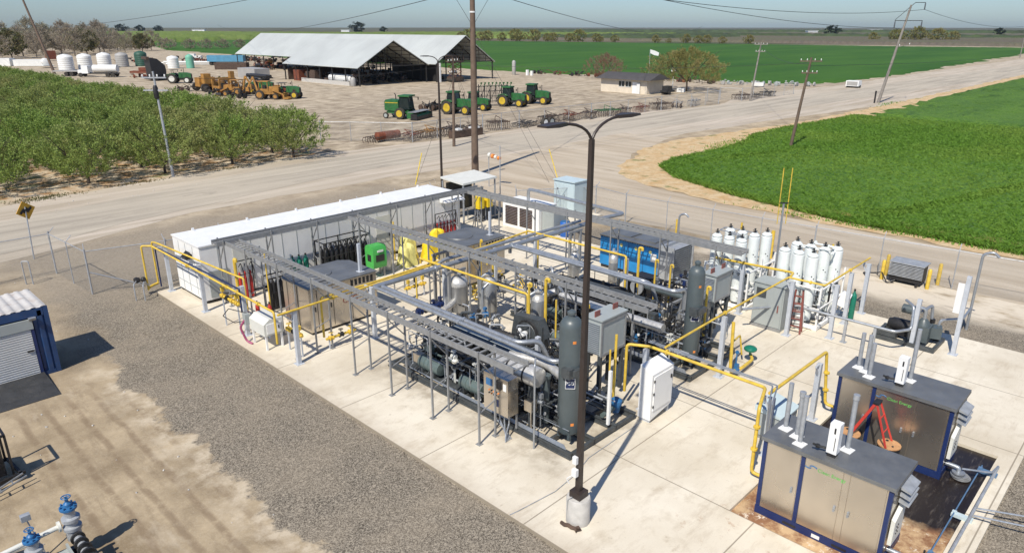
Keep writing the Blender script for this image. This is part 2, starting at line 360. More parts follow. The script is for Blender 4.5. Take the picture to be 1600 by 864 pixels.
# ================================================================== SETTING
GZ = -0.10                                           # natural ground; the pad's top is z = 0
def smask(t, x0, x1, y0, y1, soft, wob):
    """soft-edged rectangle mask in world metres, its edge made wavy by noise"""
    p = t.xyz(); n = t.mth('MULTIPLY', t.mth('SUBTRACT', wob, 0.5), 1.0)
    def edge(v, a, sgn):
        d = t.mth('MULTIPLY', t.mth('SUBTRACT', v, a), sgn)
        return t.mth('ADD', d, n)
    m = None
    for v, a, s_ in ((p[0], x0, 1), (p[0], x1, -1), (p[1], y0, 1), (p[1], y1, -1)):
        e = t.ramp(edge(v, a, s_), -soft, soft)
        m = e if m is None else t.mth('MULTIPLY', m, e)
    return m
def mat_ground():
    t = NT('ground_dirt')
    big = t.noise(0.05, None, 5); mid = t.noise(0.45, None, 6, 0.62); fine = t.noise(7, None, 5, 0.7); fin2 = t.noise(26, None, 3, 0.7)
    p = t.xyz()
    near = (0.415, 0.335, 0.225); yard = (0.48, 0.41, 0.31)
    c = t.mix(t.ramp(p[1], 36, 52), near, yard)
    c = t.mix(t.ramp(mid, 0.36, 0.66), t.mix(1.0, c, (0.62, 0.59, 0.55), 'MULTIPLY'), t.mix(1.0, c, (1.2, 1.19, 1.17), 'MULTIPLY'))
    st = t.noise(1.1, None, 7, 0.72, (2.2, 0.55, 1, 0.12)); c = t.mix(t.mth('MULTIPLY', t.ramp(st, 0.52, 0.7, 0, 0.65), t.ramp(p[1], 34, 40, 1, 0.3)), c, (0.20, 0.15, 0.095))
    c = t.mix(t.ramp(big, 0.52, 0.68, 0, 0.35), c, (0.27, 0.22, 0.17))
    c = t.mix(t.ramp(fine, 0.3, 0.7, 0.3, 0), c, (0.2, 0.16, 0.11))
    c = t.mix(t.ramp(fin2, 0.5, 0.8, 0, 0.3), c, (0.55, 0.49, 0.4))
    # yard: dark patches where machines stand
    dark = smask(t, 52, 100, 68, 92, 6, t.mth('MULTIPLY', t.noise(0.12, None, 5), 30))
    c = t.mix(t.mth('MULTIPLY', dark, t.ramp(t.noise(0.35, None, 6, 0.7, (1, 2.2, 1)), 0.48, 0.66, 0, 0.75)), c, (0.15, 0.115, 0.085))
    # wheel tracks in the foreground dirt, running along Y with a slight bend
    wx = t.mth('ADD', p[0], t.mth('MULTIPLY', t.noise(0.16, None, 2), 2.2))
    tr = t.n('TexWave'); tr.inputs['Scale'].default_value = 0.42; tr.inputs['Distortion'].default_value = 1.2; tr.inputs['Detail'].default_value = 3
    tr.bands_direction = 'X'; t.l(t.pos, tr.inputs['Vector'])
    tk = smask(t, 2.8, 6.4, 5, 26, 0.6, t.mth('MULTIPLY', mid, 1.0))
    c = t.mix(t.mth('MULTIPLY', tk, t.mth('MULTIPLY', t.ramp(tr.outputs['Fac'], 0.72, 0.97, 0, 0.7), t.ramp(t.noise(1.6, None, 7, 0.75), 0.36, 0.52))), c, (0.21, 0.155, 0.1))
    lt = t.ramp(t.noise(0.8, None, 5, 0.6, (0.9, 0.35, 1)), 0.6, 0.74, 0, 0.55)
    c = t.mix(t.mth('MULTIPLY', lt, t.ramp(p[1], 30, 36, 1, 0.2)), c, (0.6, 0.52, 0.4))
    # gravel
    wob = t.mth('MULTIPLY', t.noise(0.5, None, 8, 0.72), 3.4)
    g = smask(t, 8.0, 40, -30, 28.6, 0.10, wob)
    rim = smask(t, 7.2, 9.2, -30, 27, 0.5, wob); c = t.mix(t.mth('MULTIPLY', rim, t.ramp(t.noise(1.3, None, 6, 0.7), 0.42, 0.6, 0, 0.75)), c, (0.56, 0.48, 0.36))
    g = t.mth('MAXIMUM', g, smask(t, 8.2, 33, 30.2, 46.0, 1.3, t.mth('MULTIPLY', t.noise(0.3, None, 4), 4)))
    g = t.mth('MAXIMUM', g, smask(t, 31, 41.5, -40, 29, 1.2, t.mth('MULTIPLY', t.noise(0.35, None, 4), 2)))
    right = t.ramp(t.mth('ADD', p[0], t.mth('MULTIPLY', t.noise(0.3, None, 5), 3)), 36.2, 37.6, 1, 0)
    g = t.mth('MULTIPLY', g, right)
    v = t.vor(38); vs = t.xyz(v); v2 = t.xyz(t.vor(66))
    gv = t.mth('ADD', t.mth('MULTIPLY', vs[0], 0.5), t.mth('MULTIPLY', v2[1], 0.5))
    gc = t.mix(t.ramp(gv, 0.22, 0.8), (0.055, 0.047, 0.037), (0.39, 0.34, 0.265))
    gc = t.mix(t.ramp(mid, 0.4, 0.65, 0, 0.35), gc, (0.36, 0.3, 0.22))
    bigst = t.ramp(t.xyz(t.vor(20))[0], 0.88, 0.95, 0, 0.4); gc = t.mix(bigst, gc, (0.50, 0.43, 0.33))
    farg = t.mix(t.ramp(fine, 0.3, 0.7), (0.25, 0.205, 0.15), (0.42, 0.36, 0.275))
    gc = t.mix(t.ramp(p[1], 34, 40, 0, 0.75), gc, farg)
    c = t.mix(g, c, gc)
    sl = t.mth('MULTIPLY', smask(t, 35.2, 39.4, -12, 19, 0.8, t.mth('MULTIPLY', t.noise(0.5, None, 6, 0.7), 2)), t.ramp(t.noise(0.4, None, 6, 0.7, (1, .5, 1)), 0.36, 0.5)); c = t.mix(sl, c, (0.60, 0.53, 0.42))
    c = t.mix(t.mth('MULTIPLY', smask(t, 33.8, 39.4, -12, 24, 0.8, t.noise(0.6, None, 5)), t.ramp(t.noise(0.42, None, 7, 0.72, (1.4, .5, 1, .4)), 0.55, 0.66, 0, 0.7)), c, (0.17, 0.14, 0.11))
    # orchard floor: leaf litter and dry grass
    of = smask(t, -80, 39.5, 62.8, 320, 0.8, t.mth('MULTIPLY', t.noise(0.5, None, 4), 2))
    oc = t.mix(t.ramp(t.noise(0.8, None, 5), 0.38, 0.6), (0.33, 0.20, 0.10), (0.52, 0.44, 0.33))
    oc = t.mix(t.ramp(t.noise(0.33, None, 5), 0.58, 0.68, 0, 0.8), oc, (0.10, 0.14, 0.04))
    c = t.mix(of, c, oc)
    # far plain: farmland patches
    far = t.ramp(t.mth('ADD', p[0], t.mth('MULTIPLY', p[1], 0.6)), 640, 700)
    pc = t.mix(t.ramp(t.noise(0.0022, None, 4, 0.6, (1, 2.5, 1)), 0.42, 0.55), (0.075, 0.085, 0.045), (0.13, 0.11, 0.075))
    pc = t.mix(t.ramp(t.noise(0.0045, None, 3, 0.5, (1, 3, 1)), 0.57, 0.64), pc, (0.05, 0.10, 0.03))
    c = t.mix(far, c, pc)
    h = t.mth('ADD', t.mth('MULTIPLY', fine, 0.5), t.mth('MULTIPLY', t.mth('MULTIPLY', gv, g), 1.0))
    h = t.mth('ADD', h, t.mth('MULTIPLY', mid, t.ramp(g, 0, 1, 2.5, 0.4)))
    t.bump(h, 0.5, 0.03)
    return t.done(c, 0.95, 0, 0.1)
mb = MB()
# one sheet to the horizon, finer near the camera
R_ = 16000
mb.add([(-R_, -R_, GZ), (R_, -R_, GZ), (R_, R_, GZ), (-R_, R_, GZ)], [(0, 1, 2, 3)])
M['ground'] = mat_ground(); struct('ground', mb, 'ground')

# ------------------------------------------------------------------ irregular sheets
def rag(pts, step, amp, seed):
    rnd = random.Random(seed); out = []
    n = len(pts)
    for i in range(n):
        a = Vector(pts[i]); b = Vector(pts[(i+1) % n]); L = (b-a).length; k = max(1, min(160, int(L/step)))
        nrm = Vector((-(b-a).y, (b-a).x)).normalized()
        w0 = rnd.uniform(0, 6)
        for j in range(k):
            q = a+(b-a)*(j/k)
            d = (rnd.uniform(-1, 1)*0.6+math.sin(j*0.7+w0)*0.4)*amp if j else 0
            out.append(tuple(q+nrm*d))
    return out
def sheet(name, pts, z, mat, step=2.0, amp=0.25, seed=1, kind='structure'):
    b = MB(); q = rag(pts, step, amp, seed); b.add([(x, y, z) for x, y in q], [tuple(range(len(q)))])
    o = struct(name, b, mat, kind)
    bm_ = o.data
    import bmesh
    bm = bmesh.new(); bm.from_mesh(bm_); bmesh.ops.triangulate(bm, faces=bm.faces)
    for f in bm.faces:
        if f.normal.z < 0: f.normal_flip()
    bm.to_mesh(bm_); bm.free(); return o
def mat_road(name, base, lite, dark, ang, patch=True):
    t = NT(name); p = t.pos
    a = t.noise(0.7, None, 8, 0.68, (0.07, 1.0, 1, 0) if ang == 0 else (1.0, 0.07, 1, 0))
    f = t.noise(9, None, 4, 0.7)
    c = t.mix(t.ramp(a, 0.40, 0.60), base, lite)
    c = t.mix(t.ramp(t.noise(0.06, None, 5, 0.6), 0.45, 0.62, 0, 0.5), c, (0.50, 0.44, 0.345))
    c = t.mix(t.ramp(t.noise(0.18, None, 5, 0.65), 0.55, 0.7, 0, 0.5), c, lite)
    if patch: c = t.mix(t.ramp(t.noise(0.5, None, 6, 0.7, (0.3, 1.3, 1, 0) if ang == 0 else (1.3, 0.3, 1, 0)), 0.61, 0.72, 0, 0.65), c, dark)
    c = t.mix(t.ramp(f, 0.3, 0.7, 0.18, 0), c, dark)
    t.bump(f, 0.3, 0.01)
    return t.done(c, 0.92, 0, 0.15)
M['road'] = mat_road('dusty_asphalt', (0.35, 0.31, 0.25), (0.50, 0.445, 0.355), (0.15, 0.13, 0.11), 0)
M['road2'] = mat_road('graded_dirt_road', (0.40, 0.33, 0.24), (0.53, 0.455, 0.35), (0.22, 0.17, 0.12), 1)
M['shoulder'] = mat_road('pale_shoulder', (0.40, 0.34, 0.26), (0.56, 0.49, 0.40), (0.17, 0.135, 0.10), 0)
# pixel-traced road edges, unprojected once onto the ground
sheet('shoulder', ROAD_SH, GZ+0.006, 'shoulder', 3.0, 0.5, 3)
sheet('dirt_road', [(38.9, -60), (46.0, -60), (46.0, 12), (46.6, 22), (48.0, 31), (52.0, 36.0), (60, 41.5), (72, 44.5), (72, 51), (46, 50), (40, 46), (37.5, 38), (38.0, 31), (38.4, 20)], GZ+0.012, 'road2', 1.5, 0.22, 5)
sheet('road', ROAD_A, GZ+0.018, 'road', 2.0, 0.3, 7)
# dry verge of the near crop field
def mat_verge():
    t = NT('dry_verge')
    c = t.mix(t.ramp(t.noise(0.9, None, 6, 0.7), 0.35, 0.62), (0.50, 0.33, 0.16), (0.60, 0.47, 0.29))
    c = t.mix(t.ramp(t.noise(0.6, None, 5), 0.58, 0.66, 0, 0.8), c, (0.13, 0.17, 0.05))
    c = t.mix(t.ramp(t.noise(5, None, 5, 0.7), 0.5, 0.75, 0, 0.6), c, (0.18, 0.13, 0.08))
    t.bump(t.noise(6, None, 4, 0.7), 0.8, 0.08); return t.done(c, 0.95, 0, 0.1)
M['verge'] = mat_verge()
FIELD = [(47.2, -70), (47.2, 6), (47.6, 16.5), (49.6, 25), (52.4, 31.8), (56.0, 35.6), (60, 36.6), (67, 36.4), (74, 36.5), (80, 38.6), (88, 38.9), (105, 37.4), (128, 37.4), (228, 37.8), (420, 40), (420, -300), (300, -300)]
sheet('verge', [(46.4, -70), (46.4, 6), (46.4, 16), (47.0, 25), (48.2, 31.6), (50.2, 35.4), (53.5, 38.6), (58, 39.6), (62, 42.2), (70, 43.4), (80, 42.4), (96, 40.0), (128, 39.4), (228, 39.6), (420, 42), (420, 30), (228, 30), (120, 30), (60, 30), (50, -70)], GZ+0.024, 'verge', 1.0, 0.55, 9, 'structure')

# ------------------------------------------------------------------ crop fields
def mat_crop():
    t = NT('green_crop'); p = t.pos
    rows = t.noise(0.10, None, 5, 0.6, (0.35, 1.5, 1, 0.35))
    c = t.mix(t.ramp(rows, 0.35, 0.66), (0.040, 0.108, 0.011), (0.080, 0.175, 0.020))
    c = t.mix(t.ramp(t.noise(2.4, None, 6, 0.8), 0.4, 0.66, 0.0, 0.75), c, (0.17, 0.27, 0.04))
    c = t.mix(t.ramp(t.noise(0.16, None, 6, 0.7, (0.35, 2.2, 1, 0.30)), 0.56, 0.66, 0.0, 0.65), c, (0.022, 0.06, 0.012))
    c = t.mix(t.ramp(t.noise(5.0, None, 5, 0.8), 0.52, 0.36, 0.0, 0.8), c, (0.016, 0.045, 0.007))
    edge = t.ramp(t.mth('ADD', t.xyz()[0], t.mth('MULTIPLY', t.noise(1.2, None, 4), -2.5)), 46.2, 48.3, 0.75, 0)
    c = t.mix(edge, c, (0.30, 0.20, 0.07))
    t.bump(t.noise(7, None, 4, 0.75), 0.5, 0.12)
    return t.done(c, 0.7, 0, 0.2)
M['crop'] = mat_crop()
def inpoly(X, Y, poly):
    ins = np.zeros(X.shape, bool); n = len(poly)
    for i in range(n):
        x1, y1 = poly[i]; x2, y2 = poly[(i+1) % n]
        cnd = ((y1 > Y) != (y2 > Y)) & (X < (x2-x1)*(Y-y1)/((y2-y1) if y2 != y1 else 1e-9)+x1)
        ins ^= cnd
    return ins
def heightfield(name, x0, x1, dx, y0, y1, dy, poly, zf, mat, kind, seed=0):
    rs = np.random.RandomState(seed)
    xs = np.arange(x0, x1+1e-6, dx); ys = np.arange(y0, y1+1e-6, dy)
    X, Y = np.meshgrid(xs, ys, indexing='ij')
    X = X+(rs.rand(*X.shape)-0.5)*dx*0.8; Y = Y+(rs.rand(*Y.shape)-0.5)*dy*0.8
    Z = zf(X, Y, rs)
    nx, ny = X.shape; idx = np.arange(nx*ny).reshape(nx, ny)
    f = np.stack([idx[:-1, :-1], idx[1:, :-1], idx[1:, 1:], idx[:-1, 1:]], -1).reshape(-1, 4)
    ok = inpoly(X, Y, poly) if poly else np.ones(X.shape, bool)
    okf = (ok[:-1, :-1] & ok[1:, :-1] & ok[1:, 1:] & ok[:-1, 1:]).reshape(-1)
    f = f[okf]
    # skirt down at the outline is not needed: the crop starts low at its edge
    used = np.unique(f); remap = -np.ones(nx*ny, int); remap[used] = np.arange(len(used)); f = remap[f]
    V = np.stack([X, Y, Z], -1).reshape(-1, 3)[used]
    cnt_ = np.bincount(f.ravel(), minlength=len(V)); V[cnt_ < 4, 2] = GZ-0.05      # the outline comes down to the soil
    me = bpy.data.meshes.new(name); me.vertices.add(len(V)); me.vertices.foreach_set('co', V.ravel())
    me.loops.add(len(f)*4); me.loops.foreach_set('vertex_index', f.ravel())
    me.polygons.add(len(f)); me.polygons.foreach_set('loop_start', np.arange(0, len(f)*4, 4)); me.polygons.foreach_set('loop_total', np.full(len(f), 4))
    me.materials.append(M[mat]); me.update(calc_edges=True); me.validate()
    o = bpy.data.objects.new(name, me); C.objects.link(o); return tag(o, kind=kind)
def zcrop(X, Y, rs):
    z = GZ+0.2+rs.rand(*X.shape)**1.5*0.16
    z += 0.05*np.sin(X*0.11+Y*0.05)*np.sin(Y*0.09)
    tr = np.abs(((X*0.28+Y*0.96)+3*np.sin(X*0.03)) % 21-10) < 0.7
    e = np.ones(X.shape)
    for dd in (0.25, 0.6, 1.0):
        for a_ in range(6):
            e *= np.where(inpoly(X+dd*math.cos(a_*PI/3), Y+dd*math.sin(a_*PI/3), FIELD), 1.0, 0.86)
    return np.maximum(GZ-0.02, GZ+(z-tr*0.18-GZ)*np.clip((e-0.25)/0.75, 0, 1))
heightfield('crop_field', 46.4, 110, 0.27, -24, 39.6, 0.27, FIELD, zcrop, 'crop', 'structure', 1)
heightfield('crop_field', 109.2, 420, 1.4, -180, 41, 1.4, [(p if p[0] > 109 else (109.2, p[1])) for p in FIELD], lambda X, Y, rs: GZ+0.22+rs.rand(*X.shape)*0.32, 'crop', 'structure', 2)
FAR_FIELD = [(151, 160), (153, 120), (157, 84), (161, 70), (170, 62.5), (200, 61.5), (300, 64), (440, 70), (556, 76), (532, 162), (524, 250), (500, 380), (478, 470), (470, 700), (240, 700), (160, 420)]
def mat_crop2():
    t = NT('far_green_crop')
    rows = t.noise(0.03, None, 4, 0.6, (0.4, 1.6, 1, 0.2))
    c = t.mix(t.ramp(rows, 0.35, 0.66), (0.034, 0.100, 0.011), (0.062, 0.145, 0.016))
    c = t.mix(t.ramp(t.noise(0.8, None, 5, 0.75), 0.4, 0.7, 0, 0.4), c, (0.02, 0.05, 0.01))
    return t.done(c, 0.8, 0, 0.15)
M['crop2'] = mat_crop2()
heightfield('crop_field', 150, 560, 3.2, 60, 700, 3.2, FAR_FIELD, lambda X, Y, rs: GZ+0.3+rs.rand(*X.shape)*0.06, 'crop2', 'structure', 3)
def blades():
    rs = np.random.RandomState(8); N = 420000
    X = 47+(rs.rand(N)**1.35)*62; Y = rs.uniform(-22, 39, N)
    ok = inpoly(X, Y, FIELD); X = X[ok]; Y = Y[ok]; n = len(X)
    far = np.clip((X-47)/60, 0, 1); h = rs.uniform(.28, .40, n)*(1+.1*far); wd = .02+.03*far
    a = rs.uniform(0, 2*PI, n); lx = rs.normal(0, .16, n); ly = rs.normal(0, .16, n)
    z0 = np.full(n, GZ+.05)
    P0 = np.stack([X-np.cos(a)*wd, Y-np.sin(a)*wd, z0], 1); P1 = np.stack([X+np.cos(a)*wd, Y+np.sin(a)*wd, z0], 1)
    P2 = np.stack([X+lx*.7+np.cos(a)*wd*.7, Y+ly*.7+np.sin(a)*wd*.7, GZ+h*.8], 1); P3 = np.stack([X+lx*1.3, Y+ly*1.3, GZ+h], 1)
    V = np.stack([P0, P1, P2, P3], 1).reshape(-1, 3); F = np.arange(n*4).reshape(n, 4)
    me = bpy.data.meshes.new('crop_blades'); me.vertices.add(len(V)); me.vertices.foreach_set('co', V.astype(np.float32).ravel())
    me.loops.add(F.size); me.loops.foreach_set('vertex_index', F.astype(np.int32).ravel())
    me.polygons.add(n); me.polygons.foreach_set('loop_start', np.arange(0, F.size, 4)); me.polygons.foreach_set('loop_total', np.full(n, 4))
    me.materials.append(M['blade']); me.update(calc_edges=True)
    o = bpy.data.objects.new('crop_blades', me); C.objects.link(o); tag(o, 'dense green blades of the young crop in the nearer field', 'crop', kind='stuff')
blades()
# vineyards / bare orchards beyond the field, standing in dense rows
def mat_vine():
    t = NT('dormant_vines')
    c = t.mix(t.ramp(t.noise(0.02, None, 4, 0.6, (1, 0.25, 1)), 0.4, 0.6), (0.135, 0.115, 0.09), (0.13, 0.13, 0.08))
    c = t.mix(t.ramp(t.noise(0.5, None, 4, 0.7), 0.4, 0.7, 0, 0.5), c, (0.09, 0.08, 0.065))
    return t.done(c, 0.9, 0, 0.1)
M['vine'] = mat_vine()
def zrow(h, pitch):
    def f(X, Y, rs): return GZ+h*(0.35+0.65*(np.abs((Y/pitch) % 1-0.5) < 0.32))*(0.9+0.15*rs.rand(*X.shape))
    return f
heightfield('vineyard', 572, 900, 3.5, -420, 520, 1.6, None, zrow(2.2, 5.0), 'vine', 'stuff', 4)
heightfield('vineyard', 960, 1500, 16, -900, 700, 5, None, zrow(2.5, 15.0), 'vine', 'stuff', 5)
def mat_forch():
    t = NT('distant_orchard_green')
    c = t.mix(t.ramp(t.noise(0.03, None, 5, 0.7), 0.4, 0.65), (0.13, 0.19, 0.045), (0.19, 0.24, 0.07))
    c = t.mix(t.ramp(t.noise(0.35, None, 5, 0.75), 0.4, 0.7, 0, 0.6), c, (0.075, 0.11, 0.03))
    return t.done(c, 0.85, 0, 0.1)
M['forch'] = mat_forch(); M['forch2'] = simple('dark_orchard_green', (0.05, 0.075, 0.025), 0.9, 0, 0.5, 0.05)
def zorch(X, Y, rs):
    return GZ+(4.6*(0.55+0.5*np.abs(np.sin(X*PI/7)*np.sin(Y*PI/7))+0.25*rs.rand(*X.shape)))
heightfield('distant_orchard', 250, 640, 3.3, 720, 1500, 3.3, None, zorch, 'forch', 'stuff', 6)
heightfield('distant_orchard', 600, 900, 4, 545, 1000, 4, None, zorch, 'forch', 'stuff', 7)
heightfield('distant_orchard', 585, 780, 4, 395, 545, 4, None, zorch, 'forch2', 'stuff', 9)
heightfield('distant_orchard', 905, 958, 5, -700, 900, 5, None, zorch, 'forch2', 'stuff', 10)
heightfield('distant_orchard', 1520, 1640, 7, -1400, 1700, 7, None, lambda X, Y, rs: GZ+7*(.5+.6*rs.rand(*X.shape)), 'forch2', 'stuff', 11)
heightfield('distant_orchard', 130, 300, 3, 600, 740, 3, [(135, 604), (300, 640), (300, 740), (150, 740)], zorch, 'forch', 'stuff', 8)

# ------------------------------------------------------------------ concrete pad
PIT = (15.2, 2.3, 23.05, 6.8)
def mat_pad():
    t = NT('concrete_pad'); p = t.xyz()
    a = t.noise(0.33, None, 5, 0.6); b = t.noise(1.7, None, 5, 0.65); f = t.noise(22, None, 3, 0.6)
    c = t.mix(t.ramp(a, 0.35, 0.65), (0.64, 0.575, 0.455), (0.73, 0.67, 0.55))
    c = t.mix(t.ramp(b, 0.52, 0.72, 0, 0.5), c, (0.46, 0.39, 0.28))
    c = t.mix(t.ramp(t.noise(0.22, None, 4), 0.48, 0.64, 0, 0.55), c, (0.50, 0.435, 0.325))
    c = t.mix(t.ramp(t.noise(0.9, None, 6, 0.75), 0.64, 0.72, 0, 0.5), c, (0.36, 0.28, 0.18))
    c = t.mix(t.ramp(t.noise(4.5, None, 5, 0.75), 0.62, 0.70, 0, 0.45), c, (0.25, 0.19, 0.13))
    c = t.mix(t.ramp(t.noise(0.8, None, 7, 0.8, (0.5, 2.2, 1, 0.7)), 0.52, 0.66, 0, 0.4), c, (0.40, 0.32, 0.22))
    ed = t.ramp(t.mth('ADD', p[0], t.mth('MULTIPLY', t.noise(1.2, None, 6, 0.7), -1.6)), 10.2, 11.0, 0.4, 0); c = t.mix(ed, c, (0.40, 0.33, 0.24))
    rs_ = t.mth('MULTIPLY', smask(t, 13.5, 15.4, 2, 8, 0.5, t.noise(1.5, None, 5)), t.ramp(t.noise(2.4, None, 6, 0.7), 0.6, 0.68, 0, 0.6)); c = t.mix(rs_, c, (0.36, 0.19, 0.09))
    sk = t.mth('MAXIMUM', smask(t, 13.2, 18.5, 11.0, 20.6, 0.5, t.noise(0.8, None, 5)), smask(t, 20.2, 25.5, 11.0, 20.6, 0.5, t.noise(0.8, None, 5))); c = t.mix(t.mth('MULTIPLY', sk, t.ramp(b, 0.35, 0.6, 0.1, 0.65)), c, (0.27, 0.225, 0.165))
    c = t.mix(t.ramp(f, 0.35, 0.7, 0.1, 0), c, (0.4, 0.36, 0.3))
    def joint(v, off, per):
        d = t.mth('ABSOLUTE', t.mth('SUBTRACT', t.mth('FRACT', t.mth('DIVIDE', t.mth('SUBTRACT', v, off-per/2), per)), 0.5))
        return t.ramp(d, 0.013/per, 0.022/per, 1, 0)
    j = t.mth('MAXIMUM', joint(p[0], 15.2, 4.2), joint(p[1], 10.3, 4.2))
    c = t.mix(t.mth('MULTIPLY', j, 0.75), c, (0.20, 0.165, 0.12))
    t.bump(t.mth('SUBTRACT', t.mth('MULTIPLY', f, 0.25), j), 0.4, 0.006)
    return t.done(c, 0.8, 0, 0.2)
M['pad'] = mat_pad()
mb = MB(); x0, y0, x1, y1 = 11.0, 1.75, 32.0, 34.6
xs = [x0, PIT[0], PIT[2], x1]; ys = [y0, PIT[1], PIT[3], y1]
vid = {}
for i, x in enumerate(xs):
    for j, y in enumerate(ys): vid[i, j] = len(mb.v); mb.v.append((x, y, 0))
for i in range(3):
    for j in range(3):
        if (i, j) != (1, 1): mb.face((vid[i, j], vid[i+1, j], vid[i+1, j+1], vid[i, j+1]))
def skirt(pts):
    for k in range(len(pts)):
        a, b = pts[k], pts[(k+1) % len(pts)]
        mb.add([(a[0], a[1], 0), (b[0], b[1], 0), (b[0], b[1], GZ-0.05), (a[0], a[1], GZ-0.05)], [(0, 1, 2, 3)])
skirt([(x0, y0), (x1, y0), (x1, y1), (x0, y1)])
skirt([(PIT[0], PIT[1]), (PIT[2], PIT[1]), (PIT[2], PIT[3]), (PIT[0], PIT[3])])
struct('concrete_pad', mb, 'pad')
def mat_pit():
    t = NT('pit_floor')
    c = t.mix(t.ramp(t.noise(1.6, None, 6, 0.7), 0.42, 0.58), (0.24, 0.12, 0.06), (0.52, 0.36, 0.2))
    c = t.mix(t.ramp(t.noise(3.1, None, 6, 0.75), 0.57, 0.63), c, (0.66, 0.58, 0.46))
    p = t.xyz()
    wet = t.ramp(t.mth('ADD', t.mth('ADD', p[0], t.mth('MULTIPLY', p[1], 0.12)), t.mth('MULTIPLY', t.noise(1.1, None, 4), 1.4)), 19.1, 19.45)
    c = t.mix(wet, c, t.mix(t.ramp(t.noise(4, None, 5, 0.7, (0.5, 3, 1)), 0.55, 0.75), (0.018, 0.013, 0.011), (0.10, 0.085, 0.07)))
    r = t.ramp(wet, 0, 1, 0.85, 0.35)
    return t.done(c, r, 0, 0.4)
M['pit'] = mat_pit()
mb = MB(); mb.add([(PIT[0]-0.01, PIT[1]-0.01, GZ+0.008), (PIT[2]+0.01, PIT[1]-0.01, GZ+0.008), (PIT[2]+0.01, PIT[3]+0.01, GZ+0.008), (PIT[0]-0.01, PIT[3]+0.01, GZ+0.008)], [(0, 1, 2, 3)])
struct('pit_floor', mb, 'pit')
# small slab under the pale cabinet by the fence and the road-side slab for the caged unit
struct('concrete_slab', MB().box(33.6, 28.4, GZ, 38.0, 31.6, -0.01), 'pad')
# weeds, clods and stones along verges
def clods():
    rs = random.Random(3); b = MB()
    for k in range(420):
        u = rs.random()
        if u < 0.35: x, y = rs.uniform(-2, 44), 58+rs.gauss(0, 1.6)+max(0, 0)
        elif u < 0.6: x, y = rs.uniform(43, 110), 61.2+rs.gauss(0, 0.6)
        elif u < 0.8: x, y = rs.uniform(2, 7), rs.uniform(4, 44)
        else: x, y = rs.uniform(34, 41), rs.uniform(36, 46)
        s_ = rs.uniform(0.015, 0.045)*(1 if y < 36 else 1.2)
        b.obox((x, y, GZ+s_*0.3), (s_*1.6, s_*1.2, s_), rs.uniform(0, 3), 0, rs.uniform(-.5, .5), rs.uniform(-.5, .5))
    return b
tag(struct('loose_stones', clods(), 'conc', 'stuff'), 'small loose stones and clods scattered over the dirt', 'stones')
def tufts(name, label, spots, mat, hgt, seed):
    rs = random.Random(seed); b = MB()
    for (cx, cy, rx, ry, n) in spots:
        for k in range(n):
            x = rs.gauss(cx, rx); y = rs.gauss(cy, ry); h = hgt*rs.uniform(0.4, 1.2); a = rs.uniform(0, 6.28); w_ = rs.uniform(.03, .07)
            dx, dy = math.cos(a)*w_, math.sin(a)*w_; lx, ly = rs.uniform(-.5, .5)*h, rs.uniform(-.5, .5)*h
            b.add([(x-dx, y-dy, GZ), (x+dx, y+dy, GZ), (x+lx, y+ly, GZ+h)], [(0, 1, 2)])
    return tag(struct(name, b, mat, 'stuff'), label, 'weeds')
tufts('roadside_weeds', 'low green weeds on the bare strip before the orchard', [(13, 61.6, 1.2, .5, 350), (20, 62.4, 1.0, .35, 200), (28.5, 63.0, 1.0, .3, 120), (5, 60.4, 2, .5, 250)], 'corn', 0.13, 5)
tufts('field_edge_weeds', 'dry weeds and grass along the crop edge by the dirt road', [(47.2, y, .2, 2.2, 120) for y in range(-10, 22, 4)]+[(74, 37.2, 3, .9, 700), (131, 39.6, 3, .5, 150)], 'blade', 0.22, 6)

# ================================================================== THE PLANT ON THE PAD
# ---- long white equipment building
bld = thing('equipment_building', 'long white flat-roofed metal building at the back of the concrete pad', 'building', (12, 31.2, 0))
part('body', MB().box(12, 31.2, 0.16, 27.6, 34.15, 2.70), 'white', bld)
part('roof', MB().box(11.96, 31.16, 2.70, 27.64, 34.19, 2.76), 'white', bld)
part('base_beam', MB().box(12.05, 31.27, 0.02, 27.55, 31.45, 0.155).box(12.05, 33.9, 0.02, 27.55, 34.1, 0.155).box(12.07, 31.46, 0.02, 12.27, 33.89, 0.155).box(27.3, 31.46, 0.02, 27.5, 33.89, 0.155), 'black', bld)
b = MB()
for y in (31.95, 32.75, 33.5): b.box(11.985, y-0.01, 0.2, 11.999, y+0.01, 2.6)
for z in (0.62, 1.15): b.box(11.985, 31.25, z-.01, 11.999, 34.1, z+.01)
for k in range(19): b.box(12.8+k*0.8, 31.186, 0.2, 12.82+k*0.8, 31.199, 2.62)
part('panel_seams', b, 'cabgrey', bld)
b = MB(); b.box(11.90, 32.1, 2.12, 11.998, 32.4, 2.22); b.extr([(11.66, 2.06), (11.9, 2.32), (11.9, 2.0), (11.70, 1.98)], 'Y', 32.0, 32.5) if False else b.add([(11.64, 32.02, 2.12), (11.9, 32.02, 2.34), (11.9, 32.48, 2.34), (11.64, 32.48, 2.12), (11.70, 32.02, 2.02), (11.9, 32.02, 2.02), (11.9, 32.48, 2.02), (11.70, 32.48, 2.02)], [(0, 1, 2, 3), (4, 7, 6, 5), (0, 3, 7, 4), (0, 4, 5, 1), (3, 2, 6, 7), (1, 5, 6, 2)])
part('wall_light', b, 'black', bld)
for k in range(6): part('lifting_lug', MB().box(12.9+k*2.75, 33.98, 2.762, 13.0+k*2.75, 34.05, 2.90), 'white', bld)
for x in (13.5, 21.5):
    d = part('door', MB().box(x, 31.165, 0.25, x+0.95, 31.184, 2.35), 'cream', bld); part('handle', MB().box(x+0.82, 31.13, 1.15, x+0.86, 31.163, 1.35), 'black', d)
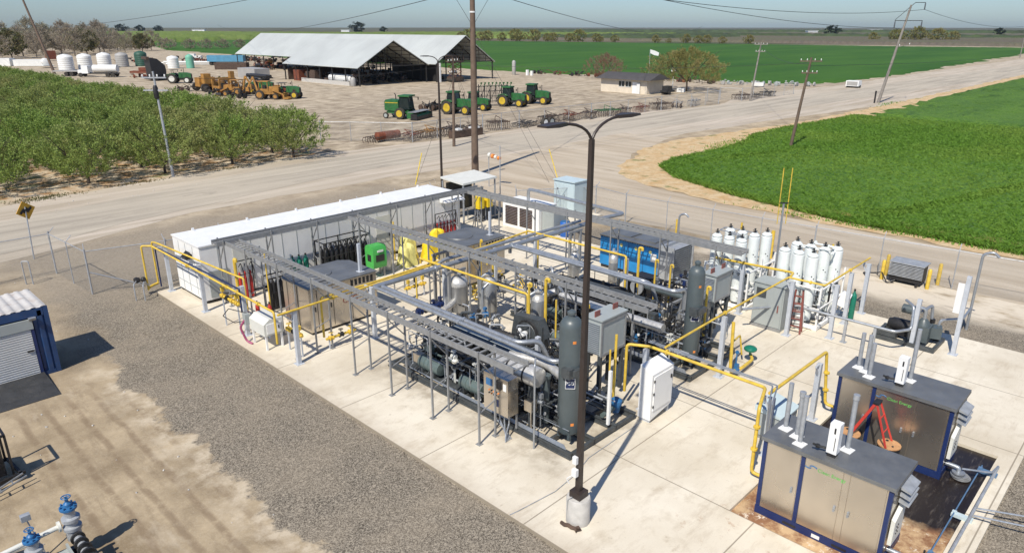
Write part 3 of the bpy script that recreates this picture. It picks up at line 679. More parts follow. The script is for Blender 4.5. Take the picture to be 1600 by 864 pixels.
part('awning', MB().add([(26.0, 30.6, 2.45), (27.5, 30.6, 2.45), (27.5, 31.15, 2.66), (26.0, 31.15, 2.66), (26.0, 30.6, 2.42), (27.5, 30.6, 2.42), (27.5, 31.15, 2.40), (26.0, 31.15, 2.40)], [(0, 1, 2, 3), (4, 7, 6, 5), (0, 4, 5, 1), (1, 5, 6, 2), (2, 6, 7, 3), (3, 7, 4, 0)]), 'white', bld)
part('door_end_panel', MB().box(12.25, 31.165, 0.25, 13.2, 31.184, 1.5), 'cabgrey', bld)

# ---- cable trays on post frames
def tray_run(name, label, a, b_, z, wd, post_at, zb=0.0, brace=True, tubes=2):
    ax, ay = a; bx, by = b_; alongY = abs(by-ay) > abs(bx-ax)
    t = thing(name, label, 'cable tray', (ax, ay, 0), 'cable trays over the pad')
    def W(u, v, zz): return (ax+v, ay+u, zz) if alongY else (ax+u, ay+v, zz)
    L = (by-ay) if alongY else (bx-ax); s = sg(L); L = abs(L)
    for v in (0, wd):
        m = MB(); m.bar(W(0, v, z+.06), W(s*L, v, z+.06), 0.035, 0.19); part('side_rail', m, 'tray', t)
    m = MB(); n = int(L/0.31)
    for k in range(n+1):
        u = s*(0.05+k*(L-0.1)/n); m.bar(W(u, 0.018, z+.02), W(u, wd-0.018, z+.02), 0.06, 0.03)
    r = part('rungs', m, 'tray', t)
    m = MB(); rnd = random.Random(int(ax*10+ay))
    for k in range(tubes):
        v = wd*(0.25+0.5*k/max(1, tubes-1)); r_ = rnd.choice([.010, .014, .02])
        pts = [W(s*L*j/8, v+rnd.uniform(-.05, .05), z+.045+r_) for j in range(9)]
        m.tube(pts, r_, 6)
    part('cables', m, 'tray', t)
    for u in post_at:
        m = MB()
        for v in (-0.03, wd+.03):
            m.bar(W(u, v, zb), W(u, v, z+.2), 0.055)
            q = W(u, v, 0); m.box(q[0]-.09, q[1]-.09, zb, q[0]+.09, q[1]+.09, zb+.015)
        m.bar(W(u, -0.03, z-.06), W(u, wd+.03, z-.06), 0.05)
        m.bar(W(u, -0.03, 1.05), W(u, wd+.03, 1.25), 0.03)
        if brace: m.bar(W(u, wd+.03, 2.05), W(u, 0, z-.1), 0.035)
        part('support_frame', m, 'tray', t)
    return t
tray_run('cable_tray', 'ladder cable tray along the pad edge above the nearest compressor skid', (12.8, 12.4), (12.8, 30.15), 2.9, 0.62, [1.4, 3.6, 5.8, 8.0, 10.6, 13.2, 15.9])
tray_run('cable_tray', 'ladder cable tray over the middle of the pad between both skids', (19.15, 12.2), (19.15, 30.15), 2.9, 0.55, [1.0, 3.6, 6.2, 8.9, 11.6, 14.3, 17.0])
tray_run('cable_tray', 'ladder cable tray over the pad in front of the blue panelled unit', (27.3, 13.0), (27.3, 30.15), 2.9, 0.6, [1.2, 4.0, 6.8, 9.6, 12.4, 15.2], tubes=4)
tray_run('cable_tray', 'long cable tray running along the front of the white building', (12.4, 30.2), (28.6, 30.2), 2.94, 0.5, [0.3, 2.6, 5.0, 7.4, 9.8, 12.2, 14.2, 16.0], tubes=5)

# ---- pale posts carrying the gas lines
def gpost(x, y, h, where, arm=None, w_=0.15):
    t = thing('pipe_support', 'pale grey square pipe post '+where, 'post', (x, y, 0), 'pale pipe support posts')
    part('column', MB().box(x-w_/2, y-w_/2, 0.02, x+w_/2, y+w_/2, h), 'post', t)
    part('base_plate', MB().box(x-.16, y-.16, 0, x+.16, y+.16, 0.02), 'post', t)
    if arm:
        m = MB(); ax, ay = arm; m.bar((x+sg(ax)*w_/2 if ax else x, y+sg(ay)*w_/2 if ay else y, h-.03), (x+ax, y+ay, h-.03), 0.06); m.bar((x+sg(ax)*w_/2 if ax else x, y+sg(ay)*w_/2 if ay else y, h-.38), (x+ax*.8, y+ay*.8, h-.07), 0.05)
        part('bracket', m, 'post', t)
    return t
for a in [(11.6, 34.2, 2.25, 'at the left end of the pad beside the white building', (-.45, 0)), (11.6, 30.4, 2.2, 'in front of the left end of the white building', (-.45, 0)),
          (11.7, 26.6, 2.15, 'behind the beige cabinet at the left pad edge', (-.45, 0)), (11.8, 22.7, 2.15, 'at the corner where the yellow pipe turns inward', (-.5, 0)),
          (15.2, 22.6, 2.2, 'where the twin silver pipes turn beside the left stainless enclosure', (0, .5)), (19.0, 22.6, 2.2, 'behind the domed vessel'),
          (22.4, 22.9, 2.2, 'at the near corner of the right stainless enclosure'), (25.0, 22.7, 2.2, 'under the far bend of the yellow overhead line', (0, .4)),
          (25.1, 17.3, 2.3, 'in front of the blue panelled unit'), (16.6, 14.9, 2.0, 'inside the nearest skid under the twin silver pipes'),
          (21.9, 10.8, 2.35, 'beside the green valve actuator', (0, .35)), (27.2, 10.65, 2.35, 'between the grey electrical cabinet and the maroon ladder', (0, .3)),
          (28.0, 13.2, 2.3, 'at the left corner of the white cylinder frames'), (28.15, 9.25, 2.3, 'just right of the white cylinder frames', (0, .3)),
          (30.1, 9.4, 2.3, 'next to the green gas bottle'), (31.85, 9.3, 2.3, 'under the far end of the long yellow line', (0, .3)),
          (29.6, 6.6, 2.0, 'in front of the grey pump skid'), (29.95, 5.2, 3.2, 'tallest, between the pump skid and the tall vent pipe'),
          (18.0, 11.45, 2.2, 'behind the white front cabinet'), (18.3, 7.3, 1.9, 'beside the grey box behind the nearest panelled unit', (0, .3)),
          (21.3, 7.15, 2.0, 'near the yellow drop pipe of the farther panelled unit', (-.3, 0))]: gpost(*a)

# ---- yellow gas piping
def ypipe(pts, r, label, fl=(), mat='yellow', name='gas_pipe', cat='pipe', group='yellow gas pipes'):
    m = MB(); m.pipe(pts, r, 10)
    for p, ax in fl:
        pr = [(r*1.9, -.03), (r*1.9, .03)]; m.lathe(p, pr, 12, 0, ax)
    return single(name, label, cat, m, mat, pts[0], group)
ypipe([(10.75, 34.75, .12), (10.75, 34.75, 2.32), (11.1, 34.4, 2.32), (11.1, 22.85, 2.25), (11.1, 22.85, 1.0)], .043, 'outer yellow pipe along the left edge of the pad', [((11.1, 30.4, 2.28), 'Y'), ((11.1, 26.6, 2.26), 'Y'), ((11.1, 24, 2.26), 'Y')])
ypipe([(11.35, 35.1, .3), (11.35, 35.1, 2.32), (11.45, 34.8, 2.32), (11.9, 28.0, 2.3), (12.0, 27.0, 2.3), (12.0, 27.0, 0.9)], .04, 'inner yellow pipe slanting beside the pale posts in front of the white building')
ypipe([(10.75, 34.75, .2), (10.95, 35.0, .2), (11.35, 35.1, .25)], .06, 'short low yellow pipe linking the two risers at the left corner of the pad')
ypipe([(11.1, 22.6, 2.2), (16.2, 22.85, 2.2), (20.4, 23.1, 2.25), (25.1, 23.4, 2.35)], .043, 'yellow pipe crossing the pad in front of both stainless enclosures', [((13.5, 22.72, 2.2), 'X')])
ypipe([(13.2, 23.15, 0.5), (13.2, 23.15, 2.15), (15.4, 23.15, 2.15), (20.5, 23.45, 2.15), (22.5, 23.55, 2.15), (22.5, 23.55, 1.2)], .045, 'second yellow pipe, looping down in front of the left stainless enclosure')
ypipe([(25.0, 23.3, 2.15), (25.0, 23.3, 2.45), (25.0, 17.25, 2.45), (25.0, 17.25, 0.5)], .05, 'yellow overhead pipe leading towards the blue panelled unit', [((25.0, 20.5, 2.45), 'Y')])
ypipe([(18.5, 23.6, 2.2), (18.5, 23.6, 2.42), (18.55, 17.2, 2.42), (18.55, 17.2, 1.2)], .05, 'yellow overhead pipe passing above the silver vessels')
ypipe([(17.7, 12.0, 0.6), (17.7, 12.0, 2.3), (18.15, 11.4, 2.25), (18.2, 7.5, 2.2), (17.0, 7.1, 2.2), (17.0, 7.1, 0.15), (17.0, 6.4, 0.15)], .05, 'thick yellow pipe from the white front cabinet down to the nearest panelled unit', [((17.0, 7.1, 1.6), 'Z'), ((17.0, 7.1, .9), 'Z'), ((18.2, 10.8, 2.23), 'Y')])
ypipe([(18.1, 7.32, 2.12), (22.05, 7.25, 2.12), (22.05, 7.05, 0.3), (22.05, 6.4, 0.3)], .05, 'thick yellow pipe dropping at the back of the farther panelled unit', [((22.05, 7.15, 1.4), 'Z'), ((22.05, 7.1, .8), 'Z')])
ypipe([(18.15, 10.85, 2.4), (22.1, 10.9, 2.42), (27.3, 10.9, 2.44), (27.35, 9.45, 2.44), (31.9, 9.45, 2.44), (32.3, 9.45, 2.44)], .04, 'long yellow pipe running from the front skid past the grey electrical cabinet', [((22.1, 10.9, 2.42), 'X'), ((27.3, 10.0, 2.44), 'Y'), ((30, 9.45, 2.44), 'X')])
ypipe([(28.0, 14.6, 2.3), (28.0, 11.0, 2.44), (27.5, 10.9, 2.44)], .05, 'short yellow pipe along the front of the left white cylinder frame', [((28.0, 13.2, 2.35), 'Y')])
# silver conduits clipped beside the yellow front line
for k in range(2):
    single('conduit', ['steel conduit clipped beside the thick yellow front pipe, inner one', 'steel conduit clipped beside the thick yellow front pipe, outer one'][k], 'conduit',
           MB().pipe([(18.33+k*.1, 11.6, 2.3), (18.33+k*.1, 7.35-k*.1, 2.27), (17.35, 7.0-k*.1, 2.27), (17.25+k*.08, 6.9, 0.4)], .022, 8), 'silver', (18.33+k*.1, 11.6, 2.3), 'conduits beside the yellow pipe')
single('conduit', 'dark blue-grey conduit between the two yellow pipes at the left pad edge', 'conduit', MB().pipe([(11.3, 34.6, 0.2), (11.3, 34.6, 2.2), (11.35, 30, 2.2), (11.4, 26.2, 2.2), (11.4, 26.2, 1.2)], .035, 8), 'dblue', (11.3, 34.6, 0))
# valve trains
def hwheel(m, c, r, axis='Z', mi=0):
    n = 12; pts = []
    for k in range(n+1):
        t = 2*PI*k/n; a, b = r*math.cos(t), r*math.sin(t)
        pts.append((c[0]+a, c[1]+b, c[2]) if axis == 'Z' else ((c[0]+a, c[1], c[2]+b) if axis == 'Y' else (c[0], c[1]+a, c[2]+b)))
    m.tube(pts, r*.13, 5, mi, None, False)
    for k in range(3):
        t = PI*k/3; a, b = r*math.cos(t), r*math.sin(t)
        if axis == 'Z': m.bar((c[0]-a, c[1]-b, c[2]), (c[0]+a, c[1]+b, c[2]), r*.12, None, mi)
        elif axis == 'Y': m.bar((c[0]-a, c[1], c[2]-b), (c[0]+a, c[1], c[2]+b), r*.12, None, mi)
        else: m.bar((c[0], c[1]-a, c[2]-b), (c[0], c[1]+a, c[2]+b), r*.12, None, mi)
def vtrain(label, x, y, z, n, step, dx=0, dy=-1, mats=('yellow', 'black', 'silver'), r=.055, seed=1, group='valve trains'):
    rnd = random.Random(seed); t = thing('valve_train', label, 'valves', (x, y, 0), group)
    L = n*step; m = MB(); m.tube([(x, y, z), (x+dx*L, y+dy*L, z)], r, 8); part('pipe', m, mats[0], t)
    for k in range(n):
        u = (k+.5)*step; c = (x+dx*u, y+dy*u, z)
        ax = 'X' if dx else 'Y'; m = MB()
        m.lathe((c[0], c[1], c[2]), [(r*1.9, -.09), (r*1.9, -.06), (r*1.3, -.05), (r*1.5, 0), (r*1.3, .05), (r*1.9, .06), (r*1.9, .09)], 10, 0, ax)
        m.tube([(c[0], c[1], c[2]), (c[0], c[1], c[2]+.22)], r*.35, 6)
        if rnd.random() < .5: hwheel(m, (c[0], c[1], c[2]+.23), .09)
        else: m.box(c[0]-.06, c[1]-.06, c[2]+.2, c[0]+.06, c[1]+.06, c[2]+rnd.uniform(.3, .42))
        part('valve', m, mats[1+k % (len(mats)-1)], t)
    m = MB()
    for u in (0.1*L, .9*L): m.bar((x+dx*u, y+dy*u, 0.0), (x+dx*u, y+dy*u, z-r), .05)
    parts('stand', m, 'post', t); return t
vtrain('row of yellow valves beside the beige cabinet at the left pad edge', 11.55, 28.4, 1.35, 4, .42, mats=('yellow', 'yellow', 'dark', 'yellow'), seed=2)
vtrain('lower yellow valve group in front of the left stainless enclosure', 12.2, 24.2, .9, 3, .4, mats=('yellow', 'yellow', 'dark'), seed=3)
vtrain('yellow valve pair low in front of the long side of the left stainless enclosure', 13.2, 23.0, .45, 3, .45, dx=1, dy=0, mats=('yellow', 'yellow', 'dark'), seed=4)
vtrain('yellow valves on the concrete between the two stainless enclosures', 18.6, 25.0, .6, 3, .42, dx=1, dy=0, mats=('yellow', 'yellow', 'black'), seed=5)
vtrain('yellow fittings below the right stainless enclosure', 22.2, 23.4, .5, 3, .4, dx=1, dy=0, mats=('yellow', 'yellow', 'dark'), seed=6)
vtrain('dark blue valves behind the twin silver pipes', 16.6, 21.6, 1.0, 4, .36, dx=1, dy=0, mats=('dblue', 'dblue', 'black', 'dblue'), r=.09, seed=7)
vtrain('blue actuated valves in front of the middle vessel', 17.7, 19.6, 0.9, 3, .35, dx=1, dy=0, mats=('silver', 'vblue', 'dark'), r=.07, seed=8)
vtrain('valve manifold with small black handwheels left of the white cylinders', 25.8, 15.6, 1.2, 6, .34, dx=1, dy=0, mats=('silver', 'dblue', 'dark', 'silver'), r=.05, seed=9)
vtrain('blue and silver valves at the back right of the farther skid', 25.4, 14.6, 1.4, 5, .34, dx=1, dy=0, mats=('silver', 'dblue', 'silver', 'dark'), r=.05, seed=19)

# green actuator regulator on the pad
t = thing('regulator', 'yellow gas regulator with green round actuator on open concrete', 'regulator', (22.9, 10.8, 0))
part('pipe', MB().pipe([(22.0, 10.5, 2.2), (22.05, 10.45, .25), (22.6, 10.3, .25), (23.6, 10.35, .25), (23.9, 10.6, .28)], .06, 10), 'yellow', t)
part('bypass', MB().pipe([(22.6, 10.7, .25), (22.6, 10.75, 1.15), (23.5, 10.9, 1.1), (23.6, 10.8, .3)], .035, 8), 'yellow', t)
m = MB().lathe((23.75, 10.55, .5), [(.04, -.2), (.04, 0), (.2, .0), (.24, .04), (.24, .1), (.2, .14), (.05, .2)], 16)
part('actuator', m, 'bottle', t); part('gauge', MB().lathe((22.35, 10.4, .95), [(.07, -.02), (.07, .02)], 12, 0, 'X').box(22.33, 10.38, .3, 22.37, 10.42, .9), 'vblue', t)
part('valve', MB().lathe((22.35, 10.38, .25), [(.11, -.08), (.11, .08)], 12, 0, 'X').box(22.3, 10.3, .3, 22.42, 10.44, .5), 'vblue', t)

# ---- silver pipes
def spipe(pts, r, label, mat='silver', fl=()):
    m = MB(); m.pipe(pts, r, 12)
    for p, ax in fl: m.lathe(p, [(r*1.35, -.05), (r*1.35, .05)], 14, 0, ax)
    return single('silver_pipe', label, 'pipe', m, mat, pts[0], 'silver overhead pipes')
spipe([(15.05, 22.2, 2.35), (20.0, 22.25, 2.35), (28.3, 22.1, 2.4)], .11, 'thick silver pipe crossing the pad from left to right in front of the enclosures', fl=[((18.2, 22.22, 2.35), 'X'), ((22.8, 22.2, 2.37), 'X')])
spipe([(18.4, 22.9, 2.0), (19.2, 22.9, 2.35), (28.3, 22.55, 2.45)], .08, 'thinner silver pipe beside the thick crossing pipe')
spipe([(15.05, 22.2, 2.35), (15.05, 12.85, 2.3), (15.9, 12.35, 2.3)], .075, 'left one of the twin silver pipes above the nearest skid', fl=[((15.05, 17.2, 2.33), 'Y')])
spipe([(15.3, 22.0, 2.35), (15.3, 14.6, 2.3), (15.9, 14.2, 2.3), (16.2, 14.0, 1.5)], .085, 'right one of the twin silver pipes above the nearest skid', fl=[((15.3, 17.2, 2.33), 'Y')])
spipe([(22.8, 22.3, 2.0), (22.8, 22.3, 2.35), (22.85, 13.4, 2.35), (23.4, 13.3, 2.35), (23.4, 13.3, 1.5)], .085, 'left one of the twin silver pipes above the farther skid', fl=[((22.83, 18.2, 2.35), 'Y')])
spipe([(23.05, 22.2, 2.35), (23.05, 15.0, 2.35), (23.3, 14.8, 2.2), (23.5, 14.6, 1.4)], .085, 'right one of the twin silver pipes above the farther skid', fl=[((23.05, 18.2, 2.35), 'Y')])
spipe([(31.9, 29.6, .6), (31.9, 29.6, 2.5), (31.9, 29.1, 2.5), (31.0, 21.7, 2.5), (28.3, 22.15, 2.5)], .10, 'silver pipe looping past the blue drum towards the back of the pad')
spipe([(26.2, 12.2, 1.0), (28.1, 10.9, 1.0), (28.15, 6.9, 1.0), (28.7, 6.5, 1.05), (28.9, 6.6, 1.9), (29.3, 7.0, 1.95)], .055, 'low silver pipe leading to the pump skid')
for k, (x, y) in enumerate([(28.15, 8.7), (28.15, 7.6)]): single('pipe_stand', ['thin steel stand under the low silver pipe nearest the white frames', 'thin steel stand under the low silver pipe nearest the pump skid'][k], 'stand', MB().box(x-.05, y-.05, .012, x+.05, y+.05, .94).box(x-.12, y-.12, 0, x+.12, y+.12, .012), 'galv', (x, y, 0), 'stands of the low pipe')
# dark grey h-frames carrying pipes
for k, (x, y, h, wh) in enumerate([(18.4, 21.6, 2.2, 'beside the domed vessel'), (19.6, 24.0, 2.2, 'between the enclosures under the crossing pipe'), (26.6, 21.8, 2.25, 'left of the blue panelled unit'), (23.9, 14.2, 1.25, 'right of the farther skid'), (24.7, 13.4, 1.2, 'near the far cooler')]):
    t = thing('pipe_trestle', 'dark grey steel pipe stand '+wh, 'stand', (x, y, 0), 'dark steel pipe stands')
    part('leg', MB().bar((x, y, .02), (x, y, h), .12), 'tray', t); part('leg', MB().bar((x+.8, y, .02), (x+.8, y, h), .12), 'tray', t)
    part('beam', MB().bar((x-.12, y, h+.05), (x+.92, y, h+.05), .1), 'tray', t)
    part('base_plate', MB().box(x-.15, y-.15, 0, x+.15, y+.15, .02).box(x+.65, y-.15, 0, x+.95, y+.15, .02), 'tray', t)

# ---- yellow vent stubs
vent_i = 0
def yvent(x, y, z0, z1, where, hook=.12, r=.035, d=(0, -1)):
    m = MB(); p = [(x, y, z0), (x, y, z1)]
    if hook: p += [(x+d[0]*hook, y+d[1]*hook, z1+.02), (x+d[0]*hook, y+d[1]*hook, z1-.1)]
    m.pipe(p, r, 8); single('vent_pipe', 'upright yellow vent pipe '+where, 'pipe', m, 'yellow', (x, y, z0), 'upright yellow vents')
for a in [(12.1, 27.9, .9, 2.9, 'beside the red fire extinguishers, thick', .14, .07), (13.2, 27.4, .2, 3.0, 'tallest near the left enclosure, thin', 0, .03), (16.9, 21.9, .3, 2.35, 'in front of the twin silver pipes', 0, .035),
          (20.6, 21.2, 1.4, 2.6, 'behind the domed vessel', 0, .05), (18.3, 16.9, .9, 3.0, 'beside the fan housing', .12, .045), (18.9, 16.6, .9, 3.1, 'right of the fan housing, thicker', .16, .06),
          (18.7, 15.9, .9, 2.5, 'between the fan housing and the near cooler', 0, .035), (17.9, 13.9, .5, 3.1, 'left of the slate tower', .14, .045), (16.95, 11.9, .4, 2.9, 'between the slate tower and the near cooler, at its corner', 0, .045),
          (25.1, 22.6, .6, 2.3, 'by the far bend of the overhead line', .1, .04), (24.4, 16.2, .8, 3.2, 'tallest in front of the blue panelled unit', .16, .06), (24.8, 15.6, .8, 2.7, 'right of the tallest one by the blue panelled unit', .12, .04),
          (25.2, 15.1, .8, 2.5, 'farthest right in front of the blue panelled unit', .12, .04), (23.1, 12.2, .8, 2.8, 'against the far slate tower', .12, .05), (22.6, 24.1, .3, 2.3, 'at the right stainless enclosure', .1, .04), (21.5, 29.6, .3, 2.4, 'beside the yellow covers', 0, .04)]: yvent(*a)
# hooked vent pipes on poles at the fence
for x, y, h, wh in [(35.4, 20.9, 1.75, 'behind the blue panelled unit'), (33.3, 5.5, 3.25, 'at the right end of the pad, tallest')]:
    single('vent_stack', 'silver vent pipe with hooked top '+wh, 'pipe', MB().pipe([(x, y, GZ), (x, y, h), (x+.05, y-.35, h+.15), (x+.1, y-.55, h-.05)], .055, 10), 'silver', (x, y, 0), 'hooked vent stacks')
single('conduit', 'silver pipe bend joining the tall vent pipe to the pump skid', 'conduit', MB().pipe([(33.3, 5.5, .9), (31.6, 5.4, .95), (30.8, 6.0, .95), (30.7, 6.1, .3)], .05, 8), 'silver', (33.3, 5.5, .9))
t = thing('antenna_mast', 'slim grey mast with two tall yellow rods beside the white cylinders', 'mast', (31.6, 13.3, 0))
part('mast', MB().tube([(31.6, 13.3, .0), (31.6, 13.3, 4.35)], .05, 8), 'silver', t); part('crossbar', MB().bar((31.45, 13.45, 4.38), (31.75, 13.15, 4.38), .05), 'black', t)
for s in (-1, 1): part('rod', MB().tube([(31.6+s*.14, 13.3-s*.14, 3.4), (31.6+s*.14, 13.3-s*.14, 6.0)], .022, 6), 'yellow', t)

# ---- stainless enclosures with grey roofs
def enclosure(name, label, x0, y0, x1, y1, h, seams, text=None, ladderside=False):
    t = thing(name, label, 'enclosure', (x0, y0, 0), 'stainless equipment enclosures'); c = .35
    m = MB(); m.prism([(x0, y0), (x1, y0), (x1, y1-c), (x1-c, y1), (x0+c, y1), (x0, y1-c)], .12, h); part('body', m, 'stain', t)
    m = MB(); m.prism([(x0-.04, y0-.04), (x1+.04, y0-.04), (x1+.04, y1-c), (x1-c, y1+.04), (x0+c, y1+.04), (x0-.04, y1-c)], h, h+.05)
    m.lathe(((x0+x1)/2-.4, (y0+y1)/2+.3, h+.05), [(.7, 0), (.68, .04), (.05, .06)], 20); m.box(x0+.6, y0+1.1, h+.05, x0+1.3, y0+1.7, h+.08); part('roof', m, 'roofg', t)
    part('base', MB().box(x0+.05, y0+.05, 0, x1-.05, y1-.4, .12), 'black', t)
    m = MB()
    for u in seams: m.box(x0+u, y0-.012, .2, x0+u+.02, y0-.002, h-.05)
    for v in (.9, 1.7): m.box(x0-.012, y0+v, .2, x0-.002, y0+v+.02, h-.05)
    part('door_seams', m, 'black', t)
    m = MB()
    for u in seams[:2]: m.box(x0+u-.12, y0-.04, 1.0, x0+u-.08, y0-.004, 1.2)
    part('latch', m, 'black', t)
    m = MB()
    for k in range(6): m.box(x1-1.3+k*.2, y0-.010, h-.35, x1-1.18+k*.2, y0-.003, h-.08)
    part('vent_grille', m, 'black', t)
    return t
e1 = enclosure('equipment_enclosure', 'beige stainless enclosure with grey roof nearest the white building\'s left end', 13.5, 24.6, 16.8, 27.0, 2.0, [.35, 1.1, 2.0])
e2 = enclosure('equipment_enclosure', 'beige stainless enclosure with grey roof in front of the red rack', 21.9, 24.35, 24.5, 26.8, 2.05, [.8, 1.7])
def text(name, body, loc, rot, size, mat, parent=None, label=None, ext=.002):
    cu = bpy.data.curves.new(name, 'FONT'); cu.body = body; cu.size = size; cu.extrude = ext; cu.align_x = 'LEFT'
    o = bpy.data.objects.new(name, cu); C.objects.link(o)
    dg = bpy.context.evaluated_depsgraph_get(); me = bpy.data.meshes.new_from_object(o.evaluated_get(dg)); bpy.data.objects.remove(o)
    me.materials.clear(); me.materials.append(M[mat]); o = bpy.data.objects.new(name, me); C.objects.link(o)
    o.rotation_euler = rot
    if parent: off = OFF[parent.name]; o.location = tuple(a-b for a, b in zip(loc, off)); o.parent = parent
    else: o.location = loc
    return o
RY = (PI/2, 0, 0)              # text facing -Y, reading towards +X
RX = (PI/2, 0, -PI/2)          # text facing -X, reading towards -Y
M['textred'] = simple('text_red', (0.30, 0.10, 0.08), 0.5); M['textgreen'] = simple('text_green', (0.16, 0.50, 0.12), 0.5)
text('lettering', 'CNG', (15.05, 24.585, 1.0), RY, .34, 'textred', e1)

# ---- control stubs, posts on the enclosure roofs
single('post', 'short pale post with base plate on the left enclosure roof', 'post', MB().box(16.2, 24.9, 2.062, 16.32, 25.02, 3.3).box(16.12, 24.82, 2.052, 16.4, 25.1, 2.065), 'post', (16.2, 24.9, 2.05), 'posts on the enclosure roofs')
single('post', 'short pale post with base plate on the right enclosure roof', 'post', MB().box(24.0, 24.9, 2.112, 24.1, 25.0, 3.3).box(23.92, 24.82, 2.102, 24.18, 25.08, 2.115), 'post', (24.0, 24.9, 2.1), 'posts on the enclosure roofs')

# ---- items along the white building
def bottle(x, y, h, r, mat, label, group, z=0):
    t = thing('gas_bottle', label, 'gas bottle', (x, y, z), group)
    part('cylinder', MB().lathe((x, y, z), [(r*.9, 0), (r, .03), (r, h*.8), (r*.8, h*.88), (r*.35, h*.94), (r*.3, h)], 12), mat, t)
    part('valve', MB().lathe((x, y, z+h), [(r*.35, 0), (r*.35, .08)], 8), 'black', t); return t
for k in range(3): bottle(16.3+k*.34, 30.9-k*.03, 1.35, .13, 'bottle', 'green gas bottle beside the black bottle rack, '+['leftmost', 'middle', 'rightmost']
[k]+' of three', 'green gas bottles')
t = thing('gas_rack', 'black rack packed with dark gas bottles against the white building', 'rack', (17.5, 30.2, 0))
m = MB()
for x in (17.5, 18.85, 20.2):
    for y in (29.9, 30.75): m.bar((x, y, 0), (x, y, 2.0), .05)
for z in (.5, 1.25, 1.97):
    for y in (29.9, 30.75): m.bar((17.5, y, z), (20.2, y, z), .045)
    for x in (17.5, 20.2): m.bar((x, 29.9, z), (x, 30.75, z), .045)
part('frame', m, 'black', t)
for i in range(9):
    for j in range(2):
        x, y = 17.68+i*.29, 30.08+j*.42; part('bottle', MB().lathe((x, y, .04), [(.12, 0), (.12, 1.35), (.09, 1.5), (.04, 1.56), (.04, 1.66)], 10), 'black', t)
for k in range(10):
    x = 17.6+k*.27; part('hose', MB().pipe([(x, 30.1, 1.7), (x+.05, 30.0, 1.9), (x+.2, 30.1, 1.85), (x+.25, 30.5, 1.7)], .02, 6), 'dark', t)
t = thing('gas_rack', 'low black tube rack with hoses in front of the green gas bottles', 'rack', (16.2, 29.6, 0))
m = MB()
for k in range(8): m.tube([(16.1+k*.17, 29.3, .1), (16.1+k*.17, 29.3, 1.0)], .05, 6)
m.box(16.0, 29.2, 0, 17.45, 29.45, .1).box(16.0, 29.24, 1.0, 17.45, 29.4, 1.06); part('frame', m, 'black', t)
t = thing('green_box', 'bright green plastic equipment box on a stand in front of the building', 'box', (19.3, 28.9, 0))
m = MB(); m.extr([(28.5, .55), (29.1, .55), (29.15, .7), (29.15, 1.55), (29.05, 1.7), (28.55, 1.7), (28.45, 1.55), (28.45, .7)], 'X', 19.35, 20.15); part('shell', m, 'lime', t)
part('panel', MB().box(19.5, 28.43, .9, 20.0, 28.449, 1.25), 'dark', t); part('panel', MB().box(19.339, 28.65, .9, 19.349, 28.95, 1.25), 'dark', t); parts('stand', MB().box(19.35, 28.6, 0, 19.43, 28.68, .549).box(20.05, 28.6, 0, 20.13, 28.68, .549).box(19.35, 28.95, 0, 19.43, 29.03, .549).box(20.05, 28.95, 0, 20.13, 29.03, .549), 'tray', t)
part('label_plate', MB().box(19.6, 28.42, 1.38, 19.95, 28.449, 1.48), 'label', t)
t = thing('storage_tank', 'small pale grey domed tank beside the bright green box', 'tank', (20.7, 29.3, 0))
part('shell', MB().lathe((20.7, 29.3, .1), [(.25, -.1), (.3, 0), (.3, .8), (.22, .95), (.05, 1.0)], 16), 'insul', t); part('cap', MB().lathe((20.7, 29.3, 1.1), [(.08, 0), (.08, .1)], 10), 'silver', t)
def tarp(label, cx, cy, rx, ry, h, mat, seed):
    rnd = random.Random(seed); m = MB(); n = 26; prof = [(1.0, 0), (.98, .15), (.9, .35), (.86, .55), (.84, .75), (.72, .92), (.4, 1.0), (.02, 1.02)]
    ph = [rnd.uniform(0, 6) for _ in range(4)]; vs = []
    for i, (r, z) in enumerate(prof):
        for k in range(n):
            a = 2*PI*k/n; fold = 1+.10*(1-z*.7)*math.sin(a*6+ph[0]+i*.4)+.05*math.sin(a*11+ph[1])
            sq = 1/max(abs(math.cos(a)), abs(math.sin(a)))**.6
            vs.append((cx+rx*r*fold*sq*math.cos(a), cy+ry*r*fold*sq*math.sin(a), h*z*(1+.06*math.sin(a*3+ph[2]))))
    fs = [(i*n+k, i*n+(k+1) % n, (i+1)*n+(k+1) % n, (i+1)*n+k) for i in range(len(prof)-1) for k in range(n)]+[tuple((len(prof)-1)*n+k for k in range(n))]
    m.add(vs, fs); return single('covered_equipment', label, 'covered machine', m, mat, (cx, cy, 0), 'machines under yellow covers')
tarp('pale yellow folded cover draped over a machine right of the green box', 22.0, 29.2, .5, .42, 1.15, 'ypale', 1)
tarp('second pale yellow cover, taller, against the building wall', 22.7, 30.0, .5, .36, 1.3, 'ypale', 2)
tarp('bright yellow crumpled cover near the red extinguisher rack', 23.7, 29.2, .6, .46, 1.1, 'yplas', 3)
tarp('bright yellow tall cover behind the crumpled one', 24.7, 29.9, .5, .4, 1.25, 'yplas', 4)
def redrack(label, x, y, n, seed):
    t = thing('extinguisher_rack', label, 'rack', (x, y, 0), 'racks of red cylinders'); m = MB()
    L = n*.26
    for u in (0, L): m.bar((x+u, y, 0), (x+u, y, 1.9), .04)
    for z in (.3, 1.2, 1.88): m.bar((x, y, z), (x+L, y, z), .04)
    part('frame', m, 'dark', t)
    for k in range(n): part('red_cylinder', MB().lathe((x+.13+k*.26, y, .05), [(.07, 0), (.08, .05), (.08, .95), (.04, 1.05), (.03, 1.15), (.06, 1.2), (.03, 1.3)], 10), 'red', t)
    for k in range(n): part('hose', MB().pipe([(x+.13+k*.26, y, 1.6), (x+.2+k*.26, y-.1, 1.8), (x+.3+k*.26, y-.12, 1.3), (x+.28+k*.26, y-.1, .9)], .018, 6), 'black', t)
